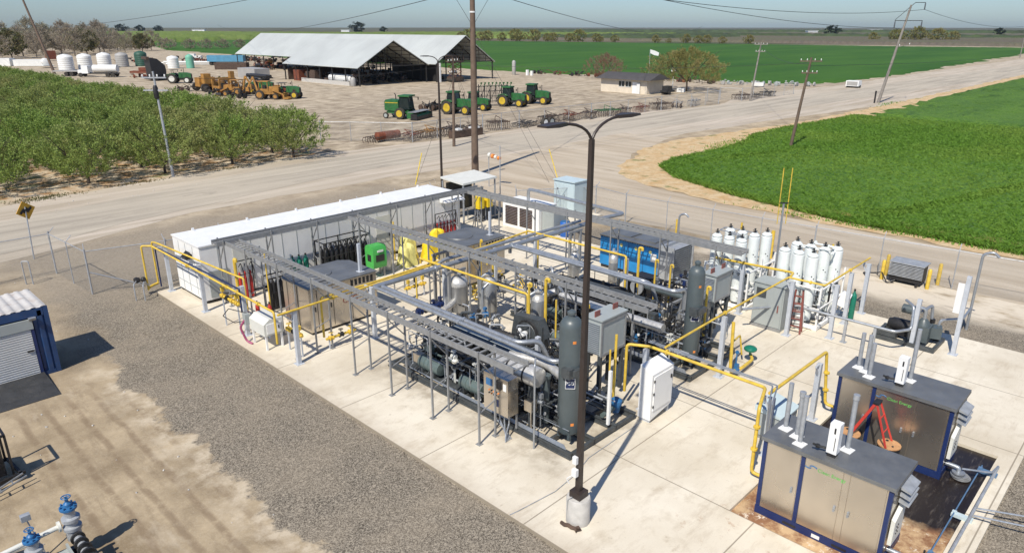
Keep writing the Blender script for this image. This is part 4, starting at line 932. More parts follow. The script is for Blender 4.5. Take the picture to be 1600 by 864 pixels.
redrack('rack of dark red cylinders against the right part of the white building', 25.3, 30.75, 6, 1)
redrack('rack of red cylinders by the left part of the white building', 13.3, 30.6, 3, 2)
t = thing('hose_rack', 'black rack of hoses and cylinders between the yellow valves and the building', 'rack', (13.6, 28.6, 0)); m = MB()
for x in (13.6, 15.0):
    for y in (28.1, 28.7): m.bar((x, y, 0), (x, y, 1.6), .05)
for z in (.2, .9, 1.58): m.bar((13.6, 28.1, z), (15.0, 28.1, z), .05); m.bar((13.6, 28.7, z), (15.0, 28.7, z), .05)
part('frame', m, 'black', t)
for k in range(7): part('bottle', MB().lathe((13.75+k*.18, 28.4, .05), [(.085, 0), (.085, 1.2), (.03, 1.35), (.03, 1.45)], 8), 'black', t)
for k in range(3): bottle(12.5+k*.3, 28.3-k*.5, .8, .09, 'red', 'red fire extinguisher beside the thick yellow riser, '+['nearest the building', 'middle', 'nearest the pad edge'][k]+' of three', 'red extinguishers by the riser')

# ---- beige cabinet on legs at the left edge
t = thing('control_cabinet', 'beige sloped cabinet on legs at the left edge of the pad', 'cabinet', (11.6, 24.9, 0))
m = MB(); m.extr([(11.45, .62), (12.25, .62), (12.25, 1.25), (11.7, 1.28), (11.45, 1.1)], 'Y', 24.55, 25.75); part('body', m, 'cream', t)
part('door', MB().box(11.55, 24.52, .70, 12.15, 24.549, 1.1), 'white', t)
for x, y in ((11.5, 24.6), (12.15, 24.6), (11.5, 25.65), (12.15, 25.65)): part('leg', MB().box(x, y, 0, x+.07, y+.07, .619), 'white', t)
part('handle', MB().box(12.02, 24.49, .85, 12.06, 24.519, .98), 'black', t)
part('hose', MB().pipe([(11.4, 25.85, 1.1), (11.15, 26.0, .7), (11.3, 25.9, .1), (11.4, 25.6, .02)], .045, 8), 'pink', t)
part('cable', MB().pipe([(11.45, 25.9, 1.25), (11.0, 26.5, 1.4), (10.9, 26.9, 1.0), (11.2, 26.6, .7), (11.4, 26.0, .9)], .018, 6), 'black', t)
part('junction_box', MB().box(11.3, 25.76, .8, 11.5, 26.0, 1.25), 'cabgrey', t)

# ================================================================== SKIDS
def pipes_random(t, box, n, seed, mats, rr=(.02, .05), name='pipe'):
    rnd = random.Random(seed); x0, y0, z0, x1, y1, z1 = box
    for k in range(n):
        r = rnd.uniform(*rr); p = [rnd.uniform(x0, x1), rnd.uniform(y0, y1), rnd.uniform(z0, z1)]; pts = [tuple(p)]
        ax = rnd.choice([0, 1, 2])
        for j in range(rnd.choice([2, 3, 3, 4])):
            L = rnd.uniform(.25, 1.1)*(1.5 if ax == 1 else .8); s = rnd.choice([-1, 1])
            lo, hi = ((x0, x1), (y0, y1), (z0, z1))[ax]
            q = p[ax]+s*L
            if q < lo or q > hi: q = p[ax]-s*L
            p[ax] = min(hi, max(lo, q))
            if (Vector(pts[-1])-Vector(p)).length > .12: pts.append(tuple(p))
            ax = rnd.choice([a for a in (0, 1, 2) if a != ax])
        if len(pts) < 2: continue
        m = MB(); m.pipe(pts, r, 7)
        for i in range(len(pts)-1):
            a, b = Vector(pts[i]), Vector(pts[i+1]); d = b-a
            axn = 'XYZ'[max(range(3), key=lambda q: abs(d[q]))]
            for f in (.3, .7):
                if rnd.random() < .5: m.lathe(tuple(a+d*f), [(r*2, -.02), (r*2, .02)], 8, 0, axn)
        part(name, m, rnd.choice(mats), t)
def valves_random(t, box, n, seed, mats):
    rnd = random.Random(seed); x0, y0, z0, x1, y1, z1 = box
    for k in range(n):
        c = (rnd.uniform(x0, x1), rnd.uniform(y0, y1), rnd.uniform(z0, z1)); m = MB(); ax = rnd.choice('XY')
        m.lathe(c, [(.09, -.1), (.09, -.07), (.05, -.06), (.07, 0), (.05, .06), (.09, .07), (.09, .1)], 10, 0, ax); m.tube([c, (c[0], c[1], c[2]+.2)], .02, 6)
        q = rnd.random()
        if q < .45: hwheel(m, (c[0], c[1], c[2]+.21), rnd.uniform(.07, .11))
        elif q < .8: m.box(c[0]-.05, c[1]-.07, c[2]+.14, c[0]+.05, c[1]+.07, c[2]+.3)
        else: m.lathe((c[0], c[1], c[2]+.15), [(.1, 0), (.12, .03), (.12, .1), (.06, .15)], 12)
        m.bar((c[0], c[1], c[2]-.06), (c[0], c[1], z0-.12), .03)
        part('valve', m, rnd.choice(mats), t)
def cylhead(x, y, z, r, L, mi=0):            # ribbed compressor throw along X
    m = MB(); pr = []
    n = 7
    for k in range(n): pr += [(r, k*L/n), (r, k*L/n+L/n*.45), (r*.86, k*L/n+L/n*.5), (r*.86, (k+1)*L/n-.005)]
    m.lathe((x, y, z), pr, 14, 0, 'X'); return m
def make_skid(name, label, x0, y0, x1, y1, seed, long_details):
    t = thing(name, label, 'machine skid', (x0, y0, 0), 'compressor skids')
    m = MB()
    for x in (x0, x0+(x1-x0)*.33, x0+(x1-x0)*.66, x1-.12):
        m.box(x, y0, .02, x+.12, y1, .07).box(x+.045, y0, .07, x+.075, y1, .20).box(x, y0, .20, x+.12, y1, .24)
    part('skid_rails', m, 'skid', t)
    m = MB(); n = int((y1-y0)/.95)
    for k in range(n+1): y = y0+k*(y1-y0-.12)/n; m.box(x0+.13, y, .06, x1-.13, y+.11, .19)
    part('cross_beams', m, 'skid', t)
    m = MB(); m.box(x0+.25, y0+5.0, .245, x1-.3, y1-.4, .26).box(x0+1.5, y0+2.2, .245, x1-.4, y0+5.0, .26); part('deck_plate', m, 'skid', t)
    # motors with ribs
    for k, (yy) in enumerate((y1-2.0, y1-4.2)):
        m = MB(); m.lathe((x0+.45, yy, .62), [(.05, -.62), (.24, -.6), (.25, -.55), (.25, -.1), (.27, -.09), (.27, -.05), (.25, -.04), (.25, .1), (.27, .11), (.27, .15), (.25, .16), (.25, .45), (.22, .5), (.12, .56)], 18, 0, 'Y')
        o = part('separator', m, 'motor', t); part('foot', MB().box(x0+.25, yy-.4, .26, x0+.65, yy-.28, .45).box(x0+.25, yy+.25, .26, x0+.65, yy+.37, .45), 'skid', o)
    # compressor frame with throws
    yc = y0+5.6; xc = x0+1.55
    m = MB(); m.box(xc-.35, yc-1.1, .26, xc+.35, yc+1.1, .95); m.extr([(xc-.35, .95), (xc+.35, .95), (xc+.2, 1.25), (xc-.2, 1.25)], 'Y', yc-1.0, yc+1.0)
    for k in range(5): m.box(xc-.37, yc-.95+k*.45, .35, xc-.345, yc-.7+k*.45, .85)
    part('crankcase', m, 'dark', t)
    for k in range(4):
        for s in (-1, 1):
            part('compressor_cylinder', cylhead(xc+s*.37 if s > 0 else xc-.37-.62, yc-.85+k*.55, .62, .19, .6), 'dark', t)
    m = MB(); m.lathe((xc, yc+1.9, .75), [(.1, -.75), (.36, -.7), (.38, -.6), (.38, .5), (.34, .6), (.2, .68)], 20, 0, 'Y')
    for k in range(16): a = 2*PI*k/16; m.bar((xc+.385*math.cos(a), yc+1.35, .75+.385*math.sin(a)), (xc+.385*math.cos(a), yc+2.35, .75+.385*math.sin(a)), .02)
    m.box(xc-.2, yc+1.6, 1.1, xc+.2, yc+2.1, 1.35); m.box(xc-.4, yc+1.3, .26, xc+.4, yc+2.5, .42); part('motor', m, 'dark', t)
    # raised duct with pale lid
    m = MB(); m.box(x0+1.45, y0+3.0, 1.45, x0+2.2, y0+7.0, 1.72)
    d = part('duct', m, 'skid', t); part('lid', MB().box(x0+1.6, y0+3.1, 1.722, x0+1.8, y0+5.0, 1.74).box(x0+1.6, y0+5.1, 1.722, x0+1.8, y0+6.9, 1.74), 'cabgrey', d)
    m = MB()
    for y in (y0+3.05, y0+5.0, y0+6.95):
        for x in (x0+1.5, x0+2.15): m.bar((x, y, .2), (x, y, 1.45), .07)
        m.bar((x0+.2, y, 1.4), (x0+1.45, y, 1.4), .06)
    parts('steel_frame', m, 'skid', t)
    # pulsation bottles and coolers (horizontal vessels)
    for (dx, dy, z, r, L) in ((.95, 5.0, 1.15, .15, 2.6), (2.4, 5.0, .95, .16, 2.8), (2.75, 6.0, 1.5, .13, 2.2)):
        pr = [(.02, -L/2-r*.6), (r*.7, -L/2-r*.4), (r, -L/2), (r, L/2), (r*.7, L/2+r*.4), (.02, L/2+r*.6)]
        part('pulsation_bottle', MB().lathe((x0+dx, y0+dy, z), pr, 16, 0, 'Y'), 'dark' if dx != 2.4 else 'motor', t)
    mats = ['silver', 'dark', 'skid', 'galv', 'dark', 'skid', 'black', 'motor', 'dark']
    pipes_random(t, (x0+.15, y0+2.0, .35, x1-.15, y1-.3, 1.55), 62, seed, mats)
    pipes_random(t, (x0+.15, y0+.2, .3, x1-.15, y0+2.6, 1.3), 22, seed+1, ['silver', 'dark', 'silver', 'galv', 'skid'], (.015, .035))
    valves_random(t, (x0+.3, y0+.4, .45, x1-.3, y1-.4, 1.35), 26, seed+2, ['dark', 'silver', 'skid', 'vblue', 'galv', 'skid', 'cream'])
    m = MB(); rnd = random.Random(seed+5)
    for k in range(36):
        x, y, z = rnd.uniform(x0+.2, x1-.2), rnd.uniform(y0+1.2, y1-.3), rnd.uniform(.35, 1.4); s = rnd.uniform(.04, .11)
        m.box(x, y, z, x+s*1.2, y+s, z+s*1.5)
    parts('fitting', m, 'dark', t)
    m = MB()
    for k in range(26):
        x, y, z = rnd.uniform(x0+.2, x1-.2), rnd.uniform(y0+1.2, y1-.3), rnd.uniform(.6, 1.5); m.lathe((x, y, z), [(.055, -.015), (.055, .015)], 10, 0, rnd.choice('XY'))
    parts('gauge', m, 'label', t)
    m = MB()
    for k in range(5): m.pipe([(x0+.06, y0+.2+k*.02, .27+.03*k), (x0+.06, y0+4+k*.9, .27+.03*k), (x0+.3, y0+4.1+k*.9, .3+.03*k), (x0+.35, y0+4.2+k*.9, .9)], .014, 6)
    parts('conduit', m, 'silver', t)
    for k in range(3):
        y = y1-1.6-k*2.4
        part('hose', MB().pipe([(x0-.12, y, .06), (x0-.1, y+.05, .3), (x0+.1, y+.1, .34), (x0+.35, y+.12, .5)], .02, 6), 'black', t)
    return t
def risers(t, x0, y0, x1, y1, n, seed):
    rnd = random.Random(seed)
    for k in range(n):
        x, y = rnd.uniform(x0, x1), rnd.uniform(y0, y1); h = rnd.uniform(1.3, 2.15); m = MB(); r = rnd.choice([.018, .025, .04, .055])
        pts = [(x, y, .24), (x, y, h)]
        if rnd.random() < .6: pts += [(x+rnd.choice([-.25, .3, 0]), y+rnd.choice([-.35, .35]), h), ]
        if len(pts) > 2 and rnd.random() < .5: pts.append((pts[-1][0], pts[-1][1], h-rnd.uniform(.3, .8)))
        m.pipe(pts, r, 7)
        for z in (.6, 1.1): 
            if rnd.random() < .5 and z < h-.2: m.lathe((x, y, z), [(r*2.1, -.02), (r*2.1, .02)], 8)
        part('riser', m, rnd.choice(['dark', 'skid', 'silver', 'galv', 'dark', 'black']), t)
    for k in range(7):
        x, y = rnd.uniform(x0, x1-.4), rnd.uniform(y0, y1-.5); z = rnd.uniform(.5, 1.3); s = rnd.uniform(.18, .32)
        m = MB(); m.box(x, y, z, x+s, y+s*1.3, z+s*1.2).bar((x+s/2, y+s/2, .24), (x+s/2, y+s/2, z), .05); part('terminal_box', m, rnd.choice(['dark', 'skid', 'motor', 'stain', 'cabgrey']), t)
sk1 = make_skid('compressor_skid', 'dark grey compressor skid nearest the camera, crowded with pipes', 14.0, 11.25, 17.35, 20.1, 11, 1)
sk2 = make_skid('compressor_skid', 'dark grey compressor skid farther back, behind the near cooler', 20.75, 11.3, 24.1, 20.3, 31, 2)

risers(sk1, 14.2, 13.6, 17.2, 19.9, 30, 301); risers(sk2, 20.95, 13.0, 24.0, 20.1, 34, 302)
for s_, b_, q in ((sk1, (14.1, 12.6, .3, 17.2, 19.9, 1.75), 401), (sk2, (20.9, 12.6, .3, 24.0, 20.1, 1.75), 402)): pipes_random(s_, b_, 62, q, ['silver', 'black', 'galv', 'dark', 'dark', 'skid'], (.009, .02), 'tubing')
t = thing('booster_skid', 'small dark machine skid between the farther skid and the blue panelled unit', 'machine skid', (25.3, 13.8, 0))
m = MB()
for x in (25.3, 27.0): m.box(x, 13.9, .02, x+.1, 18.2, .2)
for y in (13.9, 15.2, 16.6, 18.1): m.box(25.4, y, .04, 27.0, y+.1, .18)
part('base_frame', m, 'skid', t); part('engine', MB().box(25.7, 16.3, .2, 26.6, 17.6, 1.15).box(25.8, 16.5, 1.15, 26.5, 17.4, 1.35), 'black', t)
part('motor', MB().lathe((26.2, 15.4, .65), [(.1, -.6), (.3, -.55), (.3, .5), (.2, .6)], 18, 0, 'Y'), 'dark', t); part('fan_ring', MB().lathe((25.6, 17.0, .9), [(.3, -.05), (.34, -.05), (.34, .05), (.3, .05)], 18, 0, 'X'), 'galv', t)
pipes_random(t, (25.4, 14.0, .3, 27.0, 18.1, 1.4), 26, 77, ['dark', 'silver', 'skid', 'dblue', 'black', 'galv'], (.02, .045)); valves_random(t, (25.5, 14.1, .5, 26.9, 18.0, 1.3), 10, 78, ['dark', 'dblue', 'silver', 'vblue'])
t = thing('transfer_piping', 'tangle of dark pipes and valves between the two compressor skids', 'piping', (17.8, 13.9, 0))
pipes_random(t, (17.8, 14.2, .15, 20.4, 19.0, 1.2), 26, 81, ['dark', 'skid', 'silver', 'black', 'galv'], (.02, .05)); valves_random(t, (17.9, 14.3, .4, 20.3, 19.0, 1.1), 12, 82, ['dark', 'skid', 'silver', 'vblue'])
for (x, y) in ((18.9, 15.0), (19.6, 16.4)): part('pump', MB().lathe((x, y, .5), [(.1, -.4), (.2, -.36), (.22, .3), (.14, .4)], 14, 0, 'Y').box(x-.2, y-.3, .1, x+.2, y+.3, .3), 'motor', t)
t = thing('metering_piping', 'pipes and small valves on the concrete near the silver vessels', 'piping', (19.5, 21.8, 0))
pipes_random(t, (20.4, 20.9, .15, 24.5, 23.6, 1.0), 16, 83, ['silver', 'yellow', 'galv', 'dark'], (.02, .045)); valves_random(t, (20.4, 21.0, .35, 24.0, 23.5, .9), 8, 84, ['dark', 'yellow', 'silver'])
def tower(label, x, y, r, h, text_y):
    t = thing('slate_tower', label, 'vessel', (x, y, .24), 'tall slate grey towers')
    part('shell', MB().lathe((x, y, .45), [(r*.5, -.1), (r*.9, -.03), (r, .05), (r, h-.75), (r*.93, h-.62), (r*.7, h-.5), (r*.32, h-.44)], 28), 'tower', t)
    part('nozzle', MB().lathe((x, y, h), [(r*.3, -.05), (r*.3, .08), (r*.38, .09), (r*.38, .16), (r*.2, .2)], 14), 'tower', t)
    m = MB()
    for k in range(4):
        a = PI/4+k*PI/2; m.bar((x+math.cos(a)*r*.8, y+math.sin(a)*r*.8, .24), (x+math.cos(a)*r*.8, y+math.sin(a)*r*.8, .6), .09)
    parts('leg', m, 'tower', t)
    # manufacturer's badge, wrapped on the side seen from the road
    a0 = math.radians(222); rr = r+.004; m = MB(); vs = []; n = 6; ww = .30/r
    for j in range(2):
        for k in range(n+1):
            a = a0-ww/2+ww*k/n; vs.append((x+rr*math.cos(a), y+rr*math.sin(a), 2.0+j*.36))
    m.add(vs, [(k, k+1, n+1+k+1, n+1+k) for k in range(n)])
    badge = part('badge', m, 'dblue', t)
    d = Vector((math.cos(a0), math.sin(a0), 0)); side = Vector((-d.y, d.x, 0)); o0 = Vector((x, y, 0))+d*(r+.012)
    # badge lettering (PSB) and emblem strokes
    tx = text('lettering', 'PSB', (0, 0, 0), (PI/2, 0, a0+PI/2), .17, 'label', None)
    tx.parent = badge; q = o0-side*.15+Vector((0, 0, 2.13)); off = OFF[badge.name]; tx.location = tuple(q[i]-off[i] for i in range(3))
    m = MB(); z0 = 2.015; z1 = 2.345
    for p_, q_ in (((-.14, z0), (.14, z0)), ((.14, z0), (.14, z1)), ((.14, z1), (-.14, z1)), ((-.14, z1), (-.14, z0))):
        m.bar(tuple(o0+side*p_[0]+Vector((0, 0, p_[1]))), tuple(o0+side*q_[0]+Vector((0, 0, q_[1]))), .012)
    b2 = mesh_obj('badge_border', m, 'label', off); b2.parent = badge
    # orange inspection tags
    for zz in (.75, h-.72):
        aa = math.radians(236); m = MB(); vs = []
        for j in range(2):
            for k in range(4): a = aa+.10*k-.12; vs.append((x+rr*math.cos(a), y+rr*math.sin(a), zz+j*.09))
        m.add(vs, [(k, k+1, 5+k, 4+k) for k in range(3)]); part('tag_plate', m, 'orange', t)
    part('bracket', MB().box(x-r-.12, y-.35, h-1.75, x-r+.1, y-.05, h-1.45).box(x-.3, y-r-.1, h-1.7, x+.2, y-r+.06, h-1.5), 'skid', t)
    return t
tower('tall slate grey tower with a navy badge at the near corner of the front skid', 14.75, 11.95, .34, 4.15, 0)
tower('tall slate grey tower with a navy badge at the corner of the farther skid', 21.75, 11.95, .30, 4.0, 0)
def cooler(label, x0, y0, x1, y1, z0, z1, near=True):
    t = thing('air_cooler', label, 'cooler', (x0, y0, .24), 'box shaped air coolers')
    part('casing', MB().box(x0, y0, z0, x1, y1, z1), 'cabgrey', t); part('top_cover', MB().box(x0-.05, y0-.05, z1, x1+.05, y1+.05, z1+.05), 'cabgrey', t)
    m = MB(); m.box(x0-.02, y0-.03, z0-.03, x1+.02, y0-.002, z0+.06).box(x0-.02, y0-.03, z1-.14, x1+.02, y0-.002, z1-.002).box(x0-.02, y0-.03, z0+.06, x0+.05, y0-.002, z1-.14).box(x1-.05, y0-.03, z0+.06, x1+.02, y0-.002, z1-.14); part('frame', m, 'tray', t)
    m = MB()
    for k in range(16): z = z0+.08+k*(z1-z0-.16)/16; m.obox((x0-.03, (y0+y1)/2, z), (.06, (y1-y0)-.12, .012), 0, 0, 0, .5)
    part('louvres', m, 'galv', t)
    for px, py in ((x0+.06, y0+.06), (x1-.06, y0+.06), (x0+.06, y1-.06), (x1-.06, y1-.06)): part('leg', MB().bar((px, py, .24), (px, py, z0), .12), 'skid', t)
    part('brace', MB().bar((x1-.06, y0+.06, 1.0), (x1-.06, y1-.06, 1.5), .06).bar((x0+.06, y0+.06, 1.5), (x1-.06, y0+.06, 1.5), .06), 'skid', t)
    for xx in (x0+.05, x1-.3): part('lifting_plate', MB().box(xx, (y0+y1)/2-.02, z1+.05, xx+.26, (y0+y1)/2+.02, z1+.24), 'maroon', t)
    return t
cooler('grey box cooler on legs beside the near slate tower', 17.1, 12.6, 18.42, 13.25, 1.85, 3.08)
cooler('grey box cooler on legs beside the far slate tower', 24.1, 12.4, 25.3, 12.95, 1.85, 2.9)
# insulated vessels
def vessel(label, x, y, r, z0, h, domed, mat='vessel'):
    t = thing('process_vessel', label, 'vessel', (x, y, 0), 'silver upright vessels')
    part('shell', MB().lathe((x, y, z0), [(r*.6, -.08), (r, 0), (r, h), (r*.98, h+.01)], 26), mat, t)
    part('dome', MB().lathe((x, y, z0+h+.01), [(r*1.02, 0), (r*1.03, .12), (r*.9, .26), (r*.5, .38), (r*.2, .42)] if domed else [(r*.9, 0), (r*.8, .12), (r*.4, .22), (r*.15, .24)], 22), 'insul', t)
    part('top_flange', MB().lathe((x, y, z0+h+(.4 if domed else .24)), [(.1, 0), (.1, .08), (.17, .09), (.17, .15), (.06, .16), (.05, .3)], 14), 'insul', t)
    for k in range(4): a = PI/4+k*PI/2; part('leg', MB().bar((x+math.cos(a)*r*.8, y+math.sin(a)*r*.8, 0), (x+math.cos(a)*r*.8, y+math.sin(a)*r*.8, z0), .06), 'tray', t)
    return t
v1 = vessel('silver vessel with thick white insulated dome between the skids', 18.9, 21.6, .42, .45, 1.15, True)
part('side_nozzle', MB().pipe([(18.55, 21.5, .95), (18.0, 21.2, .95), (17.6, 21.1, .95)], .14, 12), 'insul', v1)
vessel('silver vessel with flat white top beside the domed one', 19.9, 20.7, .32, .4, 1.3, False)
vessel('shorter silver vessel behind the fan housing', 19.7, 17.7, .3, .4, 1.35, False)
vessel('distant small silver vessel left of the blue panelled unit', 25.9, 20.9, .24, .3, .95, True)
vessel('distant small silver vessel close to the blue panelled unit', 26.9, 19.3, .22, .3, .95, True)
for k, (pts, wh) in enumerate([([(19.6, 20.95, .3), (19.6, 20.95, 1.9), (19.9, 20.7, 2.15), (19.9, 20.7, 1.9)], 'over the flat-topped vessel'), ([(19.3, 17.9, .3), (19.3, 17.9, 1.95), (19.7, 17.7, 2.15), (19.7, 17.7, 1.95)], 'over the shorter vessel'), ([(20.1, 21.6, .2), (20.1, 21.6, 2.0)], 'right of the domed vessel'), ([(19.1, 20.3, .2), (19.1, 20.3, 1.7), (19.35, 20.2, 1.9)], 'left of the flat-topped vessel')]):
    single('silver_pipe', 'bent silver pipe standing '+wh, 'pipe', MB().pipe(pts, .06, 10), 'silver', pts[0], 'pipes at the vessels')
t = thing('fan_housing', 'dark round fan housing facing the camera beyond the twin pipes', 'fan', (17.3, 15.9, .24))
part('housing', MB().extr([(15.45, .9), (16.75, .9), (16.95, 1.3), (16.8, 2.05), (15.6, 2.15), (15.3, 1.5)], 'X', 17.4, 17.75), 'skid', t)
part('shroud', MB().lathe((17.39, 16.1, 1.5), [(.52, -.06), (.54, 0)], 28, 0, 'X'), 'dark', t); part('grille', MB().lathe((17.32, 16.1, 1.5), [(.42, -.02), (.44, 0)], 28, 0, 'X'), 'skid', t)
part('fan_motor', MB().lathe((17.0, 16.1, 1.55), [(.09, 0), (.11, .03), (.11, .25), (.09, .29)], 14, 0, 'X').ball((17.05, 16.22, 1.7), .1), 'white', t)
part('support', MB().bar((17.5, 15.6, .2), (17.5, 15.6, .9), .08).bar((17.5, 16.7, .2), (17.5, 16.7, .9), .08), 'skid', t)
t = thing('insulated_drum', 'pale insulated drum lying at the end of the nearest cable tray', 'tank', (14.5, 13.5, .24))
part('jacket', MB().lathe((14.45, 13.6, 1.95), [(.05, -.75), (.2, -.74), (.31, -.70), (.32, -.66), (.32, 1.1), (.3, 1.14)], 24, 0, 'Y'), 'insul', t)
part('strap', MB().lathe((14.45, 13.6, 1.95), [(.325, -.3), (.335, -.29), (.335, -.24), (.325, -.23)], 24, 0, 'Y').lathe((14.45, 13.6, 1.95), [(.325, .4), (.335, .41), (.335, .46), (.325, .47)], 24, 0, 'Y'), 'dark', t)
part('outlet_pipe', MB().pipe([(14.9, 14.6, 2.0), (15.3, 13.4, 2.0), (15.0, 12.4, 1.95)], .15, 12), 'insul', t)
parts('saddle', MB().box(14.3, 13.1, .24, 14.6, 13.2, 1.64).box(14.3, 14.3, .24, 14.6, 14.4, 1.64), 'skid', t)
single('insulated_pipe', 'long fat silver insulated pipe above the farther skid', 'pipe', MB().pipe([(21.0, 17.6, 1.6), (21.0, 12.7, 1.6)], .17, 16), 'insul', (20.9, 19.4, 1.75))
single('insulated_pipe', 'short fat silver insulated pipe at the back of the farther skid', 'pipe', MB().pipe([(20.4, 20.6, 1.4), (20.4, 18.6, 1.4), (20.9, 17.8, 1.75)], .14, 14), 'insul', (20.4, 20.6, 1.4))
t = thing('heat_exchanger', 'dark horizontal heat exchanger with silver end at the far right of the farther skid', 'heat exchanger', (24.0, 13.2, 0))
part('shell', MB().lathe((24.9, 15.6, 1.35), [(.1, -2.0), (.13, -1.9), (.13, .4), (.1, .5)], 16, 0, 'Y'), 'tower', t); part('end_head', MB().lathe((24.9, 13.6, 1.35), [(.06, -.62), (.19, -.6), (.19, -.52), (.15, -.5), (.15, 0)], 16, 0, 'Y'), 'silver', t)
parts('stand', MB().bar((24.9, 13.6, 0), (24.9, 13.6, 1.2), .1).bar((24.9, 15.6, 0), (24.9, 15.6, 1.2), .1), 'skid', t)
# stainless control cabinet on the front skid
t = thing('control_station', 'stainless control panel with black switch on the front skid', 'control panel', (13.7, 13.5, .2))
part('box', MB().box(13.55, 13.35, .75, 14.0, 14.4, 2.0), 'stain', t)
part('switch', MB().box(13.50, 13.62, 1.62, 13.549, 13.85, 1.88), 'black', t); part('meter_panel', MB().box(13.53, 14.02, 1.6, 13.549, 14.28, 1.82), 'vblue', t)
for k in range(10): part('button', MB().lathe((13.52, 13.75+(k % 5)*.1, 1.35+(k//5)*.1), [(.025, 0), (.025, .028)], 8, 0, 'X'), 'orange' if k % 2 else 'dark', t)
part('sticker', MB().box(13.54, 13.42, 1.62, 13.549, 13.55, 1.85), 'label', t); part('sticker', MB().box(13.54, 13.75, .98, 13.549, 13.92, 1.22), 'dblue', t)
for k in range(4): part('conduit', MB().pipe([(13.75, 13.5+k*.2, .74), (13.75, 13.5+k*.2, .4), (13.45+.08*k, 13.35+k*.1, .2), (13.4+.08*k, 13.3, 0.01)], .025, 7), 'silver', t)
parts('stand', MB().bar((13.98, 13.4, .2), (13.98, 13.4, .75), .05).bar((13.98, 14.35, .2), (13.98, 14.35, .75), .05), 'tray', t)
single('junction_box', 'small beige junction box right of the stainless control panel', 'box', MB().box(13.95, 12.75, 1.0, 14.2, 13.05, 1.35).bar((14.1, 12.9, .2), (14.1, 12.9, 1.0), .04), 'stain', (14.1, 12.9, .2))
single('silver_pipe', 'thin bent conduit standing in front of the insulated drum', 'pipe', MB().pipe([(13.75, 12.45, .0), (13.75, 12.45, 2.75), (13.95, 12.6, 2.9)], .03, 8), 'silver', (13.75, 12.45, 0))
single('filter_vessel', 'slim slate grey upright filter left of the near tower', 'vessel', MB().lathe((14.85, 12.95, .24), [(.1, 0), (.11, .05), (.11, 1.55), (.15, 1.56), (.15, 1.66), (.08, 1.7)], 16), 'tower', (14.85, 12.95, .24))
t = thing('control_station', 'stainless panel with orange label on the farther skid behind the near cooler', 'control panel', (19.9, 14.6, .2))
part('box', MB().box(19.95, 14.4, .8, 20.4, 15.6, 2.0), 'stain', t); part('label_plate', MB().box(19.93, 14.9, 1.6, 19.949, 15.2, 1.85), 'orange', t); parts('stand', MB().bar((20.2, 14.5, 0), (20.2, 14.5, .8), .06).bar((20.2, 15.5, 0), (20.2, 15.5, .8), .06), 'tray', t)
t = thing('actuator', 'bright blue valve actuator low at the right end of the front skid', 'valve', (16.9, 11.6, .24))
part('body', MB().lathe((16.9, 11.75, .55), [(.12, -.3), (.16, -.1), (.2, .0), (.2, .12), (.1, .2)], 16), 'vblue', t); part('pipe', MB().pipe([(16.1, 11.7, .45), (16.9, 11.75, .45), (17.3, 11.8, .45)], .08, 10), 'motor', t)
single('support_post', 'slim white post on the front skid right of the near tower', 'post', MB().bar((16.1, 11.45, .24), (16.1, 11.45, 2.1), .09), 'white', (16.1, 11.45, .24))
single('support_post', 'yellow bracket bar clamped to the slim white post', 'post', MB().pipe([(16.1, 11.45, 1.6), (16.4, 11.7, 1.6), (16.45, 11.75, 2.6)], .03, 8), 'yellow', (16.1, 11.45, 1.6))
# white front cabinet
t = thing('white_cabinet', 'white sloped-top steel cabinet on feet beside the front skid', 'cabinet', (17.4, 10.3, 0))
m = MB(); m.extr([(17.45, .28), (18.65, .28), (18.65, 1.55), (17.95, 1.80), (17.45, 1.80)], 'Y', 10.35, 11.2) if False else m.add(
    [(17.38, 10.75, .1), (18.6, 10.75, .3), (18.6, 11.22, .3), (17.38, 11.22, .1), (17.38, 10.75, 1.72), (18.6, 10.75, 1.72), (18.6, 11.22, 1.95), (17.38, 11.22, 1.95)], [(3, 2, 1, 0), (4, 5, 6, 7), (0, 1, 5, 4), (1, 2, 6, 5), (2, 3, 7, 6), (3, 0, 4, 7)])
part('body', m, 'white', t); part('door', MB().box(17.48, 10.72, .42, 18.53, 10.749, 1.62), 'white', t)
for z in (.55, 1.0, 1.45): part('hinge', MB().box(17.43, 10.70, z, 17.49, 10.718, z+.08), 'black', t)
part('handle', MB().box(18.4, 10.68, 1.3, 18.45, 10.718, 1.42), 'black', t); part('foot', MB().box(17.42, 10.8, 0, 17.52, 11.18, .11), 'post', t); part('foot', MB().box(18.46, 10.8, 0, 18.56, 11.18, .29), 'post', t)
